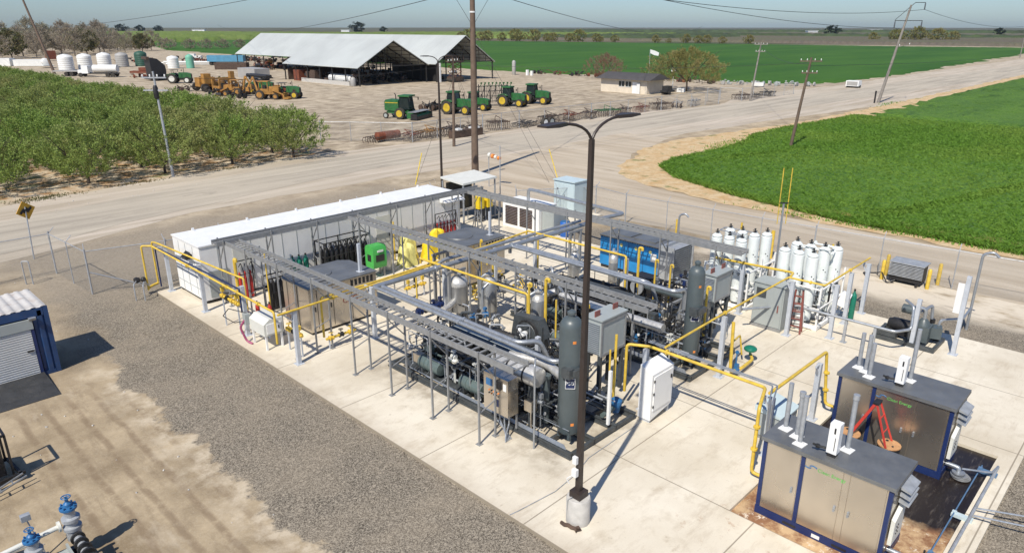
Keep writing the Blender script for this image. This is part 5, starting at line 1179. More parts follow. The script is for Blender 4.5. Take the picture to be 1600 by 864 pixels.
# grey electrical cabinet + ladder
t = thing('electrical_cabinet', 'tall grey electrical cabinet beside the maroon ladder', 'cabinet', (27.2, 11.0, 0))
part('body', MB().box(27.25, 10.95, 0, 28.1, 12.25, 1.95), 'cabgrey', t); part('hood', MB().box(27.2, 10.9, 1.95, 28.15, 12.3, 2.0), 'cabgrey', t)
part('door', MB().box(27.22, 11.0, .15, 27.249, 12.2, 1.9), 'cabgrey', t); part('screen', MB().box(27.195, 11.7, 1.35, 27.219, 12.12, 1.75), 'skid', t); part('handle', MB().box(27.18, 11.12, .85, 27.219, 11.16, 1.15), 'maroon', t); part('plinth', MB().box(27.2, 10.93, 0.002, 27.249, 12.27, .13), 'tray', t)
def ladder(label, x, y, h, rz, mat, spread, z=0, folded=False):
    t = thing('step_ladder', label, 'ladder', (x, y, z))
    c, s = math.cos(rz), math.sin(rz)
    def W(u, v, zz): return (x+u*c-v*s, y+u*s+v*c, z+zz)
    w0, w1 = .26, .14
    for sd in (-1, 1): part('front_rail', MB().bar(W(-spread/2, sd*w0, 0), W(0, sd*w1, h), .03, .075), mat, t)
    for sd in (-1, 1): part('rear_rail', MB().bar(W(spread/2, sd*w0, 0), W(.05, sd*w1, h), .03, .05), mat, t)
    n = int(h/.3)
    for k in range(1, n):
        f = k/n; ww = w0+(w1-w0)*f; u = -spread/2*(1-f); part('step', MB().bar(W(u, -ww, h*f), W(u, ww, h*f), .08, .03), 'silver' if not folded else mat, t)
    m = MB()
    for k in range(1, n): f = k/n; ww = w0+(w1-w0)*f; u = spread/2*(1-f)+.05*f; m.bar(W(u, -ww, h*f), W(u, ww, h*f), .025)
    part('rear_brace', m, mat, t)
    part('top_cap', MB().bar(W(.02, -.17, h+.02), W(.02, .17, h+.02), .16, .05), 'black' if not folded else 'cabgrey', t)
ladder('folded maroon step ladder leaning by the grey electrical cabinet', 27.75, 10.55, 1.9, math.radians(10), 'maroon', .35, 0, True)

# ================================================================== WHITE CYLINDER BANKS
def cyl_frame(label, x0, y0, x1, y1):
    t = thing('cylinder_skid', label, 'frame', (x0, y0, 0), 'white cylinder frames')
    m = MB()
    m.box(x0, y0, .05, x1, y0+.12, .2).box(x0, y1-.12, .05, x1, y1, .2).box(x0, y0+.12, .05, x0+.12, y1-.12, .2).box(x1-.12, y0+.12, .05, x1, y1-.12, .2).box((x0+x1)/2, y0+.12, .05, (x0+x1)/2+.1, y1-.12, .2)
    part('base_frame', m, 'white', t)
    for k in range(4): part('foot', MB().box((x0 if k % 2 else x1-.2), (y0 if k < 2 else y1-.2), 0, (x0+.2 if k % 2 else x1), (y0+.2 if k < 2 else y1), .05), 'cream', t)
    m = MB()
    for x in (x0+.06, x0+1.25, x1-.06):
        for y in (y0+.06, y1-.06): m.bar((x, y, .2), (x, y, 2.2 if x > x0+.1 else 1.9), .07)
    for z in (.95, 1.8):
        for y in (y0+.06, y1-.06): m.bar((x0+.06, y, z), (x1-.06, y, z), .055)
        for x in (x0+.06, x0+1.25, x1-.06): m.bar((x, y0+.06, z), (x, y1-.06, z), .055)
    part('posts', m, 'white', t)
    return t
BANK = {'left': (28.35, 13.05, 31.0, 15.3), 'right': (28.4, 9.9, 31.0, 12.15)}
WC = None
def make_wc():
    t = thing('pressure_cylinder', 'tall white cylinder', 'cylinder', (0, 0, 0), 'tall white cylinders')
    part('shell', MB().lathe((0, 0, .22), [(.12, 0), (.22, .05), (.245, .16), (.245, 2.72), (.24, 2.8), (.22, 2.82)], 24), 'cylw', t)
    part('neck', MB().lathe((0, 0, 3.035), [(.21, 0), (.21, .03)], 20), 'tray', t)
    part('collar', MB().lathe((0, 0, 3.066), [(.22, 0), (.225, .05), (.2, .06), (.15, .12), (.06, .16)], 20), 'cylw', t)
    m = MB(); m.lathe((0, 0, 3.16), [(.05, 0), (.05, .06), (.08, .07), (.08, .1), (.025, .11), (.025, .2), (.045, .21), (.045, .25)], 12); m.box(-.015, -.1, 3.3, .015, .1, 3.33); part('valve', m, 'dark', t)
    m = MB().pipe([(0, 0, 3.2), (.14, 0, 3.26), (.26, .02, 3.15), (.27, .02, 2.6)], .03, 8); part('outlet_pipe', m, 'cylw', t)
    m = MB()
    for z in (2.25, 2.15): m.lathe((-.19 if z > 2.2 else -.13, -.13 if z > 2.2 else -.19, z), [(.025, -.03), (.025, .03)], 8, 0, 'X')
    part('port', m, 'dark', t)
    return t
wc = make_wc(); first = True
for bn, (bx0, by0, bx1, by1) in BANK.items():
    for row, xx in enumerate((bx0+.38, bx0+1.6)):
        for k in range(3):
            yy = by1-.35-k*.6
            lb = 'tall white cylinder in the %s frame, %s row, %s from the left' % (bn, ['front', 'back'][row], ['first', 'second', 'third'][k])
            if first: wc.location = (xx, yy, 0); wc['label'] = lb; first = False
            else: dup(wc, (xx, yy, 0), 0, lb, 'tall white cylinders')
    for k in range(1):
        lb = 'tall white cylinder standing at the right end of the %s frame' % bn
        dup(wc, (bx1-.55, by0+.35, 0), 0, lb, 'tall white cylinders')
cyl_frame('white steel base frame under the left bank of white cylinders', *BANK['left']); cyl_frame('white steel base frame under the right bank of white cylinders', *BANK['right'])
for k, (bn, (bx0, by0, bx1, by1)) in enumerate(BANK.items()):
    t = thing('white_piping', 'white pipework and valves between the cylinders of the %s frame' % bn, 'piping', (bx0, by0, .2), 'cylinder bank piping')
    pipes_random(t, (bx0+.1, by0+.1, .3, bx1-.1, by1-.1, 1.7), 12, 50+k, ['white', 'dark', 'white', 'silver', 'black'], (.02, .05))
    pipes_random(t, (bx0+.5, by0+.1, 2.9, bx1-.1, by1-.1, 3.25), 3, 60+k, ['white', 'cylw', 'silver'], (.02, .035))
    valves_random(t, (bx0+.2, by0+.1, .5, bx1-.2, by1-.1, 1.6), 10, 70+k, ['dark', 'black', 'white'])
single('white_box', 'low white panel box in front of the left bank of cylinders', 'box', MB().box(28.1, 14.15, .5, 28.33, 15.1, 1.35).bar((28.2, 14.2, 0), (28.2, 14.2, .5), .05).bar((28.2, 15.05, 0), (28.2, 15.05, .5), .05), 'white', (28.1, 14.15, 0))
single('white_tank', 'short white domed tank at the foot of the right bank of cylinders', 'tank', MB().lathe((28.25, 10.6, .0), [(.17, 0), (.19, .1), (.19, .75), (.14, .85), (.03, .9)], 16), 'cylw', (28.25, 10.6, 0))
bottle(30.7, 9.35, 1.35, .12, 'bottle', 'green gas bottle standing at the right end of the white frames', None)
single('white_box', 'tilted white instrument box beside the green gas bottle', 'box', MB().obox((30.3, 9.6, 1.0), (.35, .4, .6), .2, 0, .3), 'white', (30.3, 9.6, 1.0))

# ================================================================== BACK RIGHT EQUIPMENT
t = thing('blue_panelled_unit', 'bright blue panelled machine with grey roof at the far side of the pad', 'machine', (29.0, 17.9, 0))
part('body', MB().box(29.0, 18.1, .18, 31.0, 21.7, 1.72), 'blue', t); part('roof', MB().box(28.96, 18.06, 1.72, 31.04, 21.74, 1.8), 'roofg', t)
part('roof_hatch', MB().box(29.4, 18.6, 1.8, 30.6, 19.9, 1.85).box(29.4, 20.1, 1.8, 30.6, 21.3, 1.85), 'roofg', t)
m = MB()
for k in range(24): m.box(28.955, 18.15+k*.147, 1.69, 28.995, 18.22+k*.147, 1.73)
part('roof_teeth', m, 'nblue', t)
m = MB()
for y in (19.0, 19.9, 20.8): m.box(28.985, y-.008, .25, 28.999, y+.008, 1.65)
part('panel_seams', m, 'nblue', t)
for y in (19.45, 20.35, 18.6): part('logo', MB().lathe((28.99, y, 1.45), [(.09, -.004), (.09, .006)], 14, 0, 'X'), 'ypale', t)
part('base', MB().box(29.05, 18.15, 0, 30.95, 21.65, .18), 'black', t)
m = MB()
for k in range(14): m.box(29.1, 17.35, .3+k*.11, 30.9, 17.95, .33+k*.11)
m.box(29.05, 17.9, .2, 30.95, 18.05, 1.9).box(29.05, 17.3, .2, 29.13, 17.9, 1.9).box(30.87, 17.3, .2, 30.95, 17.9, 1.9); part('cooler_fins', m, 'galv', t)
part('water_box', MB().box(28.9, 18.2, 1.0, 28.97, 18.5, 1.4), 'label', t)
t = thing('louvred_unit', 'white generator cabinet with dark louvred doors at the back of the pad', 'generator', (31.3, 28.2, 0))
part('body', MB().box(31.35, 28.2, 0, 32.9, 31.3, 1.6), 'white', t); part('top', MB().box(31.3, 28.15, 1.6, 32.95, 31.35, 1.65), 'white', t)
for y in (28.75, 30.0):
    m = MB()
    for k in range(12): m.box(31.315, y, .2+k*.1, 31.349, y+1.05, .26+k*.1)
    part('louvre_door', m, 'rustd', t)
t = thing('side_cabinet', 'plain grey cabinet attached right of the louvred white unit', 'cabinet', (31.5, 26.9, 0))
part('body', MB().box(31.6, 27.2, 0, 32.9, 28.14, 1.5), 'cabgrey', t); part('door', MB().box(31.58, 27.25, .1, 31.599, 28.1, 1.4), 'cabgrey', t)
t = thing('plastic_drum', 'blue plastic drum standing next to the grey side cabinet', 'drum', (32.1, 26.8, 0))
part('barrel', MB().lathe((32.1, 26.75, 0), [(.27, 0), (.29, .05), (.29, .3), (.3, .32), (.29, .34), (.29, .62), (.3, .64), (.29, .66), (.29, .88), (.26, .92)], 18), 'sheet', t); part('lid', MB().lathe((32.1, 26.75, .92), [(.25, 0), (.25, .02)], 18), 'vblue', t)
t = thing('pale_cabinet', 'tall pale blue-grey double-door cabinet outside the fence corner', 'cabinet', (36.2, 29.4, 0))
part('body', MB().box(36.2, 29.4, 0, 37.5, 31.2, 2.25), 'cabblue', t); part('roof', MB().box(36.12, 29.35, 2.25, 37.55, 31.25, 2.31), 'cabblue', t)
for y in (29.45, 30.32): part('door', MB().box(36.18, y, .1, 36.199, y+.83, 2.1), 'cabblue', t)
m = MB().box(36.15, 30.24, 1.2, 36.179, 30.27, 1.35).box(36.15, 30.8, 1.65, 36.179, 30.9, 1.75); part('handle', m, 'black', t)
# shade canopy with switchgear
t = thing('shade_canopy', 'open metal canopy over dark switchgear behind the white building', 'canopy', (29.8, 33.2, 0))
part('roof', MB().add([(29.6, 33.1, 2.55), (32.6, 33.1, 2.6), (32.6, 35.3, 2.75), (29.6, 35.3, 2.7), (29.6, 33.1, 2.67), (32.6, 33.1, 2.72), (32.6, 35.3, 2.87), (29.6, 35.3, 2.82)], [(3, 2, 1, 0), (4, 5, 6, 7), (0, 1, 5, 4), (1, 2, 6, 5), (2, 3, 7, 6), (3, 0, 4, 7)]), 'cream', t)
for x in (29.7, 32.5):
    for y in (33.2, 35.2): part('post', MB().bar((x, y, 0), (x, y, 2.55), .08), 'galv', t)
part('back_panel', MB().box(29.75, 34.9, .5, 32.0, 34.95, 2.45), 'dark', t)
part('rail', MB().bar((29.7, 33.2, 1.0), (32.5, 33.2, 1.0), .05), 'galv', t)
for k, (x, c) in enumerate([(30.0, 'dark'), (31.6, 'cabgrey')]):
    t = thing('switch_box', ['black switch panel under the metal canopy', 'grey meter box under the metal canopy'][k], 'panel', (x, 33.5, 0)); part('body', MB().box(x, 33.5, .9, x+.5, 33.8, 1.8), c, t); parts('leg', MB().bar((x+.05, 33.65, 0), (x+.05, 33.65, .9), .05).bar((x+.45, 33.65, 0), (x+.45, 33.65, .9), .05), 'galv', t)
for k, x in enumerate((30.6, 31.35)):
    t = thing('yellow_cart', ['yellow machine with white cap under the metal canopy, left one', 'yellow machine with white cap under the metal canopy, right one'][k], 'machine', (x, 33.0, 0), 'yellow machines under the canopy')
    part('body', MB().box(x, 32.7, .9, x+.45, 33.2, 1.7), 'yplas', t); part('cap', MB().lathe((x+.22, 32.95, 1.7), [(.14, 0), (.14, .1), (.05, .16)], 12), 'white', t); parts('stand', MB().box(x+.05, 32.75, 0, x+.12, 32.82, .9).box(x+.33, 32.75, 0, x+.4, 32.82, .9).box(x+.05, 33.08, 0, x+.12, 33.15, .9).box(x+.33, 33.08, 0, x+.4, 33.15, .9), 'black', t)
t = thing('step_stool', 'small aluminium step ladder in the shade below the yellow machines', 'ladder', (29.4, 31.6, 0))
m = MB(); m.bar((29.3, 31.5, 0), (29.5, 31.7, 1.2), .04).bar((29.8, 31.5, 0), (29.6, 31.7, 1.2), .04).bar((29.3, 32.0, 0), (29.5, 31.8, 1.2), .04).bar((29.8, 32.0, 0), (29.6, 31.8, 1.2), .04)
for k in range(1, 5): m.bar((29.3+.05*k, 31.5+.05*k, .25*k), (29.8-.05*k, 31.5+.05*k, .25*k), .05)
part('frame', m, 'silver', t)
single('windsock_post', 'thin grey pole beside the metal canopy', 'pole', MB().tube([(33.3, 33.5, GZ), (33.3, 33.5, 4.6)], .035, 8), 'galv', (33.3, 33.5, 0))
t = thing('windsock', 'orange and white windsock on a thin post by the road', 'windsock', (39.1, 40.6, GZ))
part('post', MB().tube([(39.1, 40.6, GZ), (39.1, 40.6, 2.55)], .035, 8), 'galv', t)
for k in range(4): part('sock_band', MB().lathe((39.1+k*.13, 40.55-k*.2, 2.45-k*.07), [(.2-k*.015, 0), (.19-k*.015, -.22)], 12, 0, 'Y'), 'orange' if k % 2 else 'cream', t)

# ---- pump skid, right
t = thing('pump_skid', 'dark grey vacuum pump skid at the right of the pad', 'pump', (29.45, 5.8, 0))
m = MB(); x0, y0, x1, y1 = 29.45, 5.75, 31.0, 8.05
for x in (x0, x1-.14): m.box(x, y0, 0, x+.14, y1, .18)
for y in (y0, y0+.75, y0+1.5, y1-.12): m.box(x0+.14, y, .02, x1-.14, y+.12, .16)
part('base_frame', m, 'skid', t)
part('motor', MB().lathe((30.2, 7.2, .55), [(.1, -.5), (.26, -.48), (.27, -.4), (.27, .35), (.22, .42), (.2, .5)], 20, 0, 'Y').box(30.0, 6.9, .16, 30.4, 7.5, .35), 'black', t)
part('blower', MB().box(29.9, 6.15, .16, 30.5, 6.75, .8).lathe((30.2, 6.45, .8), [(.25, 0), (.2, .15), (.12, .25)], 14).obox((30.55, 6.1, .5), (.5, .5, .45), .3), 'tower', t)
part('guard', MB().box(29.75, 6.5, .2, 29.9, 6.85, .75), 'skid', t)
part('filter', MB().lathe((29.9, 7.0, 1.4), [(.16, -.22), (.18, -.2), (.18, .2), (.16, .22)], 14, 0, 'Y'), 'tower', t)
part('piping', MB().pipe([(30.2, 6.45, .9), (30.2, 6.45, 1.5), (29.95, 6.9, 1.5)], .07, 10).pipe([(30.2, 6.6, 1.3), (30.9, 6.4, 1.45), (30.9, 6.3, .4)], .06, 10), 'silver', t)
part('valve', MB().lathe((30.9, 6.3, .8), [(.1, -.08), (.1, .08)], 10), 'black', t)
part('cable_tray', MB().box(29.5, 7.2, .2, 29.7, 8.0, .45), 'skid', t)
single('sign_board', 'small white board fixed high on the tallest pale post', 'sign', MB().box(29.86, 5.28, 1.7, 29.9, 5.5, 2.9), 'label', (29.86, 5.28, 1.7))

# ---- front panelled units
def logo(parent, x, y, z, tsize):
    m = MB(); m.lathe((x, y, z), [(.085, -.006), (.085, 0)], 16, 0, 'Y') if False else None
    # swoosh emblem: two small crescents, and the green word beside it (face looks towards -X)
    m = MB()
    for s, r in ((1, .09), (-1, .075)):
        pts = []
        for k in range(9): a = PI*(.1+.8*k/8)*s; pts.append((x-.004, y-.06*s-r*math.cos(a), z+.55*r*math.sin(a)))
        m.tube(pts, .013, 6)
    part('emblem', m, 'vblue' if True else 'blue', parent)
    text('lettering', 'Clean Energy', (x-.003, y-.17, z-.05), RX, tsize, 'textgreen', parent)
def punit(name, label, x0, doors, seed):
    y0, y1, x1, zt = 3.25, 6.35, x0+1.45, 2.2; zb = GZ+.01
    t = thing(name, label, 'equipment unit', (x0, y0, zb), 'stainless panelled units with navy frames')
    part('body', MB().box(x0+.02, y0+.02, zb+.22, x1-.02, y1-.02, zt-.06), 'stain', t)
    part('roof', MB().box(x0-.05, y0-.05, zt-.06, x1+.05, y1+.05, zt).box(x0-.055, y0-.055, zt-.10, x1+.055, y0-.03, zt-.061).box(x0-.055, y0-.03, zt-.1, x0-.03, y1+.055, zt-.061), 'roofg', t)
    part('base', MB().box(x0-.01, y0-.01, zb, x1+.01, y1+.01, zb+.219), 'nblue', t)
    m = MB()
    for yy in (5.35, 4.1, 3.9): m.box(x0-.014, yy-.1, zb+.06, x0-.011, yy+.25, zb+.13) if yy != 3.9 else None
    part('fork_pocket', m, 'black', t)
    part('sticker', MB().box(x0-.014, 4.65, zb+.05, x0-.011, 4.85, zb+.15), 'label', t)
    for (xx, yy) in ((x0, y0), (x0, y1-.1), (x1-.1, y0), (x1-.1, y1-.1)): part('corner_post', MB().box(xx, yy, zb+.22, xx+.1, yy+.1, zt-.061), 'nblue', t)
    part('centre_post', MB().box(x0-.002, 5.27, zb+.22, x0+.019, 5.37, zt-.105), 'nblue', t)
    ds = [(5.39, 6.22), (4.36, 5.25), (3.39, 4.18)]
    for i, (a, b_) in enumerate(ds):
        d = part('door', MB().box(x0, a, zb+.235, x0+.018, b_, zt-.11), 'stain', t)
        hy = a+.08 if i == 0 else (a+.05 if i == 1 else b_-.1)
        part('handle', MB().box(x0-.035, hy, 1.0, x0-.001, hy+.05, 1.09).lathe((x0-.03, hy+.03, .96), [(.03, 0), (.03, .03)], 10, 0, 'X'), 'silver', d)
    part('door_strip', MB().box(x0, 4.2, zb+.235, x0+.018, 4.34, zt-.11), 'stain', t)
    logo(t, x0-.002, 5.12, 1.86, .125)
    # -Y end: louvred hood, control box with little lamps, pipe stubs
    m = MB()
    for k in range(3): m.add([(x0+.55, y0-.01, 1.95-k*.17), (x0+1.25, y0-.01, 1.95-k*.17), (x0+1.25, y0-.24, 1.85-k*.17), (x0+.55, y0-.24, 1.85-k*.17), (x0+.55, y0-.01, 1.87-k*.17), (x0+1.25, y0-.01, 1.87-k*.17), (x0+1.25, y0-.24, 1.82-k*.17), (x0+.55, y0-.24, 1.82-k*.17)], [(0, 1, 2, 3), (4, 7, 6, 5), (0, 3, 7, 4), (1, 5, 6, 2), (3, 2, 6, 7), (0, 4, 5, 1)])
    part('vent_hood', m, 'galv', t)
    part('control_box', MB().add([(x0+.25, y0-.012, .5), (x0+.95, y0-.012, .5), (x0+.95, y0-.012, 1.5), (x0+.25, y0-.012, 1.2), (x0+.25, y0-.1, .5), (x0+.95, y0-.1, .5), (x0+.95, y0-.1, 1.45), (x0+.25, y0-.1, 1.15)], [(0, 3, 2, 1), (4, 5, 6, 7), (0, 1, 5, 4), (1, 2, 6, 5), (2, 3, 7, 6), (3, 0, 4, 7)]), 'cream', t)
    m = MB()
    for k in range(6): m.lathe((x0+.45+.12*(k % 2), y0-.104, .75+.1*(k//2)), [(.02, -.01), (.02, .004)], 8, 0, 'Y')
    part('indicator', m, 'black', t)
    m = MB(); m.pipe([(x0+.45, y0+.0, .25), (x0+.45, y0-.35, .25), (x0+.45, y0-.35, .05)], .06, 10); m.lathe((x0+.45, y0-.35, .08), [(.17, 0), (.17, .04)], 16); m.lathe((x0+.45, y0-.35, .0), [(.19, 0), (.19, .04)], 16); part('outlet', m, 'silver', t)
    m = MB()
    for k in range(3): m.lathe((x0+.5, y0-.42, -.03+k*.03), [(.25-k*.03, -.02), (.25-k*.03, .0)], 18)
    part('coiled_hose', m, 'tray', t)
    return t
punit('panelled_unit', 'stainless three-door unit with navy frame nearest the camera', 15.75, 3, 1)
punit('panelled_unit', 'stainless three-door unit with navy frame behind the fibreglass ladder', 20.7, 3, 2)
def rstack(x, y, h, where, r=.06, z=2.2, flange=True, mat='galv', cap=False):
    t = thing('roof_vent', 'upright steel vent tube '+where, 'pipe', (x, y, z), 'vent tubes on the panelled units')
    part('tube', MB().tube([(x, y, z+.02), (x, y, z+h)], r, 14), mat, t)
    part('flange', MB().prism([(x-.15, y-.12), (x+.12, y-.15), (x+.15, y+.12), (x-.12, y+.15)], z+.0, z+.02).lathe((x, y, z+.02), [(r*1.6, 0), (r*1.2, .06)], 12), 'white', t)
    if cap: part('cap', MB().lathe((x, y, z+h), [(r*1.3, -.1), (r*1.3, .03)], 12), mat, t)
u1, u2 = 'on the nearest panelled unit', 'on the farther panelled unit'
rstack(16.45, 6.12, 1.32, u1+', farthest left'); rstack(16.28, 5.75, 1.25, u1+', second from the left', cap=True); rstack(16.0, 5.55, 1.35, u1+', front one of the left trio')
rstack(16.55, 4.6, 1.5, u1+', right of the white box', cap=True)
rstack(21.4, 6.05, 1.15, u2+', farthest left'); rstack(21.25, 5.8, 1.2, u2+', second from the left'); rstack(20.98, 5.6, 1.1, u2+', front one of the left trio'); rstack(21.55, 4.65, 1.65, u2+', right of the white box')
for x, wh in ((15.95, 'nearest'), (20.95, 'farther')):
    t = thing('roof_box', 'slim white upright box on the roof of the %s panelled unit' % wh, 'box', (x, 4.75, 2.2), 'white boxes on the panelled units')
    part('body', MB().box(x, 4.66, 2.3, x+.24, 4.9, 3.1), 'white', t); part('slot', MB().box(x-.008, 4.74, 2.85, x-.001, 4.78, 3.0).box(x-.008, 4.72, 2.4, x-.001, 4.735, 2.75), 'black', t)
    part('foot', MB().box(x+.02, 4.68, 2.2, x+.22, 4.88, 2.3), 'black', t); part('side_valve', MB().pipe([(x+.1, 4.92, 2.35), (x+.05, 5.1, 2.35), (x-.05, 5.2, 2.42)], .03, 8).lathe((x+.05, 5.12, 2.35), [(.05, -.04), (.05, .04)], 10), 'dark', t)
# ladder + drums
for k, (x, y) in enumerate([(20.0, 4.5), (19.85, 5.55)]):
    t = thing('drum', ['tan-lidded drum under the right foot of the fibreglass ladder', 'tan-lidded drum under the left foot of the fibreglass ladder'][k], 'drum', (x, y, GZ+.01), 'drums between the panelled units')
    part('shell', MB().lathe((x, y, GZ+.01), [(.29, 0), (.3, .05), (.3, .3), (.31, .32), (.3, .34), (.3, .6), (.31, .62), (.3, .64), (.3, .9)], 22), 'black', t)
    part('lid', MB().lathe((x, y, GZ+.91), [(.31, 0), (.31, .03), (.28, .035)], 22), 'drum', t); part('bung', MB().lathe((x+.14, y+.1, GZ+.945), [(.04, 0), (.04, .02)], 10).lathe((x-.1, y-.12, GZ+.945), [(.03, 0), (.03, .02)], 10), 'dark', t)
ladder('orange fibreglass step ladder standing on two drums between the panelled units', 19.95, 5.0, 1.15, -PI/2, 'fibre', 1.0, GZ+.95)
t = thing('grey_box', 'low grey sloped box behind the nearest panelled unit', 'box', (19.4, 7.2, 0))
part('body', MB().box(19.0, 7.2, .15, 20.1, 8.0, .95), 'cabgrey', t); part('lid', MB().add([(18.95, 7.15, .95), (20.15, 7.15, .95), (20.15, 8.05, 1.15), (18.95, 8.05, 1.15), (18.95, 7.15, .9), (20.15, 7.15, .9), (20.15, 8.05, .951), (18.95, 8.05, .951)], [(0, 1, 2, 3), (4, 7, 6, 5), (0, 4, 5, 1), (1, 5, 6, 2), (2, 6, 7, 3), (3, 7, 4, 0)]), 'cabblue', t); part('feet', MB().box(19.05, 7.25, 0, 19.15, 7.95, .15).box(19.95, 7.25, 0, 20.05, 7.95, .15), 'tray', t)
single('warning_sign', 'small red and white warning sign on the post by the nearest panelled unit', 'sign', MB().box(17.55, 6.75, .9, 17.57, 6.9, 1.35), 'red', (17.55, 6.75, .9))
# pipes right of the units
for k, (pts, r, mt, lb) in enumerate([([(22.2, 2.15, .12), (15.5, 2.15, .12)], .04, 'galv', 'grey pipe on the pad right of the pit, closest to the edge'), ([(22.0, 2.5, .10), (15.5, 2.5, .10)], .018, 'lineb', 'thin blue line beside the grey pipe right of the pit'),
        ([(21.2, 2.85, .22), (21.6, 2.2, .2), (22.2, 2.15, .14)], .028, 'silver', 'silver tube leading out from the farther panelled unit'), ([(16.25, 2.85, .22), (16.7, 2.4, .2), (16.8, 2.1, .15)], .03, 'silver', 'silver tube leading out from the nearest panelled unit'),
        ([(19.6, 2.1, .15), (19.9, 1.0, .3), (20.1, .6, .3), (20.1, .6, GZ-.05)], .025, 'silver', 'silver tube curving down into the gravel, farther one'), ([(19.2, 2.1, .15), (19.4, 1.0, .3), (19.5, .7, .3), (19.5, .7, GZ-.05)], .025, 'silver', 'silver tube curving down into the gravel, nearer one'),
        ([(19.5, .6, .35), (18.6, .5, GZ+.05), (17.6, .3, GZ+.04), (16.5, .4, GZ+.04)], .03, 'maroon', 'brown hose lying on the gravel right of the pad')]):
    single('service_line', lb, 'pipe', MB().pipe(pts, r, 8), mt, pts[0], 'small lines at the right of the pit')
for k, x in enumerate((21.8, 19.1, 17.0)): single('pipe_clamp', 'blue clamp block on the thin lines right of the pit, '+['farthest', 'middle', 'nearest'][k], 'clamp', MB().box(x-.08, 2.08, 0.001, x+.08, 2.56, .09).box(x-.04, 2.45, .09, x+.04, 2.55, .14), 'lineb' if k != 1 else 'cabblue', (x, 2.3, 0), 'clamp blocks on the lines')
single('valve', 'black lever valve on the silver tube at the nearest panelled unit', 'valve', MB().lathe((16.55, 2.55, .2), [(.05, -.05), (.05, .05)], 10).box(16.53, 2.53, .25, 16.57, 2.57, .4), 'black', (16.55, 2.55, .2))

# ---- light poles
def light_pole(label, x, y, h, base, z0=0.0, s=1.0, back=False):
    t = thing('light_pole', label, 'street lamp', (x, y, z0), 'twin-arm light poles')
    if base: part('concrete_base', MB().lathe((x, y, z0), [(.31, 0), (.31, .72), (.29, .75)], 32), 'conc', t)
    zb = z0+(.75 if base else 0)
    part('base_cover', MB().obox((x, y, zb+.09), (.34, .34, .18), 0), 'bronze', t)
    m = MB(); m.add([(x-.07, y-.07, zb+.18), (x+.07, y-.07, zb+.18), (x+.07, y+.07, zb+.18), (x-.07, y+.07, zb+.18), (x-.048, y-.048, h), (x+.048, y-.048, h), (x+.048, y+.048, h), (x-.048, y+.048, h)], [(3, 2, 1, 0), (4, 5, 6, 7), (0, 1, 5, 4), (1, 2, 6, 5), (2, 3, 7, 6), (3, 0, 4, 7)]); part('pole', m, 'bronze', t)
    for sd in (-1, 1):
        pts = [(x+sd*(1-math.cos(a))*.95, y, h-.1+math.sin(a)*.5) for a in [PI/2*k/7 for k in range(8)]]
        arm = part('arm', MB().tube(pts, .032, 8), 'bronze', t)
        m = MB(); q = x+sd*.93; z = h+.4
        m.add([(q-sd*.05, y-.07, z-.03), (q+sd*.3, y-.15, z-.03), (q+sd*.66, y-.14, z-.01), (q+sd*.66, y+.14, z-.01), (q+sd*.3, y+.15, z-.03), (q-sd*.05, y+.07, z-.03),
               (q-sd*.05, y-.06, z+.04), (q+sd*.3, y-.15, z+.05), (q+sd*.66, y-.12, z+.03), (q+sd*.66, y+.12, z+.03), (q+sd*.3, y+.15, z+.05), (q-sd*.05, y+.06, z+.04)],
              [(5, 4, 3, 2, 1, 0), (6, 7, 8, 9, 10, 11)]+[(k, (k+1) % 6, 6+(k+1) % 6, 6+k) for k in range(6)])
        part('lamp_head', m, 'bronze', t)
    return t
lp = light_pole('tall dark bronze twin-arm light pole on a round concrete base in the foreground', 12.1, 9.4, 9.75, True)
parts('floodlight', MB().box(11.92, 9.38, 1.75, 12.01, 9.5, 1.95).box(11.9, 9.36, 1.4, 12.01, 9.5, 1.6).pipe([(11.95, 9.5, 1.4), (11.9, 9.65, 1.25), (11.95, 9.6, 1.1)], .015, 6), 'white', lp)
part('conduit', MB().pipe([(11.86, 9.55, .02), (11.8, 9.5, .75), (11.9, 9.45, .8)], .015, 6), 'tray', lp)
light_pole('dark bronze twin-arm light pole rising behind the white building', 35.7, 42.4, 9.6, False, GZ)
single('rusty_chain', 'rusty chain and shackle lying at the foot of the concrete lamp base', 'chain', MB().tube([(11.7, 9.62, .05), (11.68, 9.5, .06), (11.74, 9.42, .05), (11.72, 9.3, .06), (11.76, 9.22, .05)], .05, 7).tube([(11.76, 9.22, .05), (11.84, 9.18, .05), (11.8, 9.1, .05), (11.7, 9.12, .05), (11.76, 9.22, .05)], .04, 7), 'rustd', (11.6, 9.5, 0))
single('cable_line', 'thin wire lying along the pad from the skid corner to the lamp base', 'wire', MB().pipe([(17.3, 11.0, .015), (14.5, 10.95, .015), (13.6, 10.7, .015), (12.6, 10.6, .015), (11.3, 10.75, .015), (11.02, 10.8, .015)], .012, 6), 'galv', (13, 10.8, 0))

# ================================================================== FENCES
def mat_mesh():
    t = NT('chain_link'); t.done((0.36, 0.36, 0.35), 0.5, 0.5)
    p = t.xyz(t.obj); s = t.mth('ADD', p[0], p[1])
    a = t.mth('ABSOLUTE', t.mth('SUBTRACT', t.mth('FRACT', t.mth('MULTIPLY', t.mth('ADD', s, p[2]), 14)), .5))
    b_ = t.mth('ABSOLUTE', t.mth('SUBTRACT', t.mth('FRACT', t.mth('MULTIPLY', t.mth('SUBTRACT', s, p[2]), 14)), .5))
    k = t.mth('GREATER_THAN', t.mth('MAXIMUM', a, b_), .462)
    tr = t.n('BsdfTransparent'); mx = t.n('MixShader'); t.l(k, mx.inputs[0]); t.l(tr.outputs[0], mx.inputs[1]); t.l(t.b.outputs[0], mx.inputs[2])
    t.l(mx.outputs[0], t.t.nodes['Material Output'].inputs['Surface']); return t.m
M['mesh'] = mat_mesh()
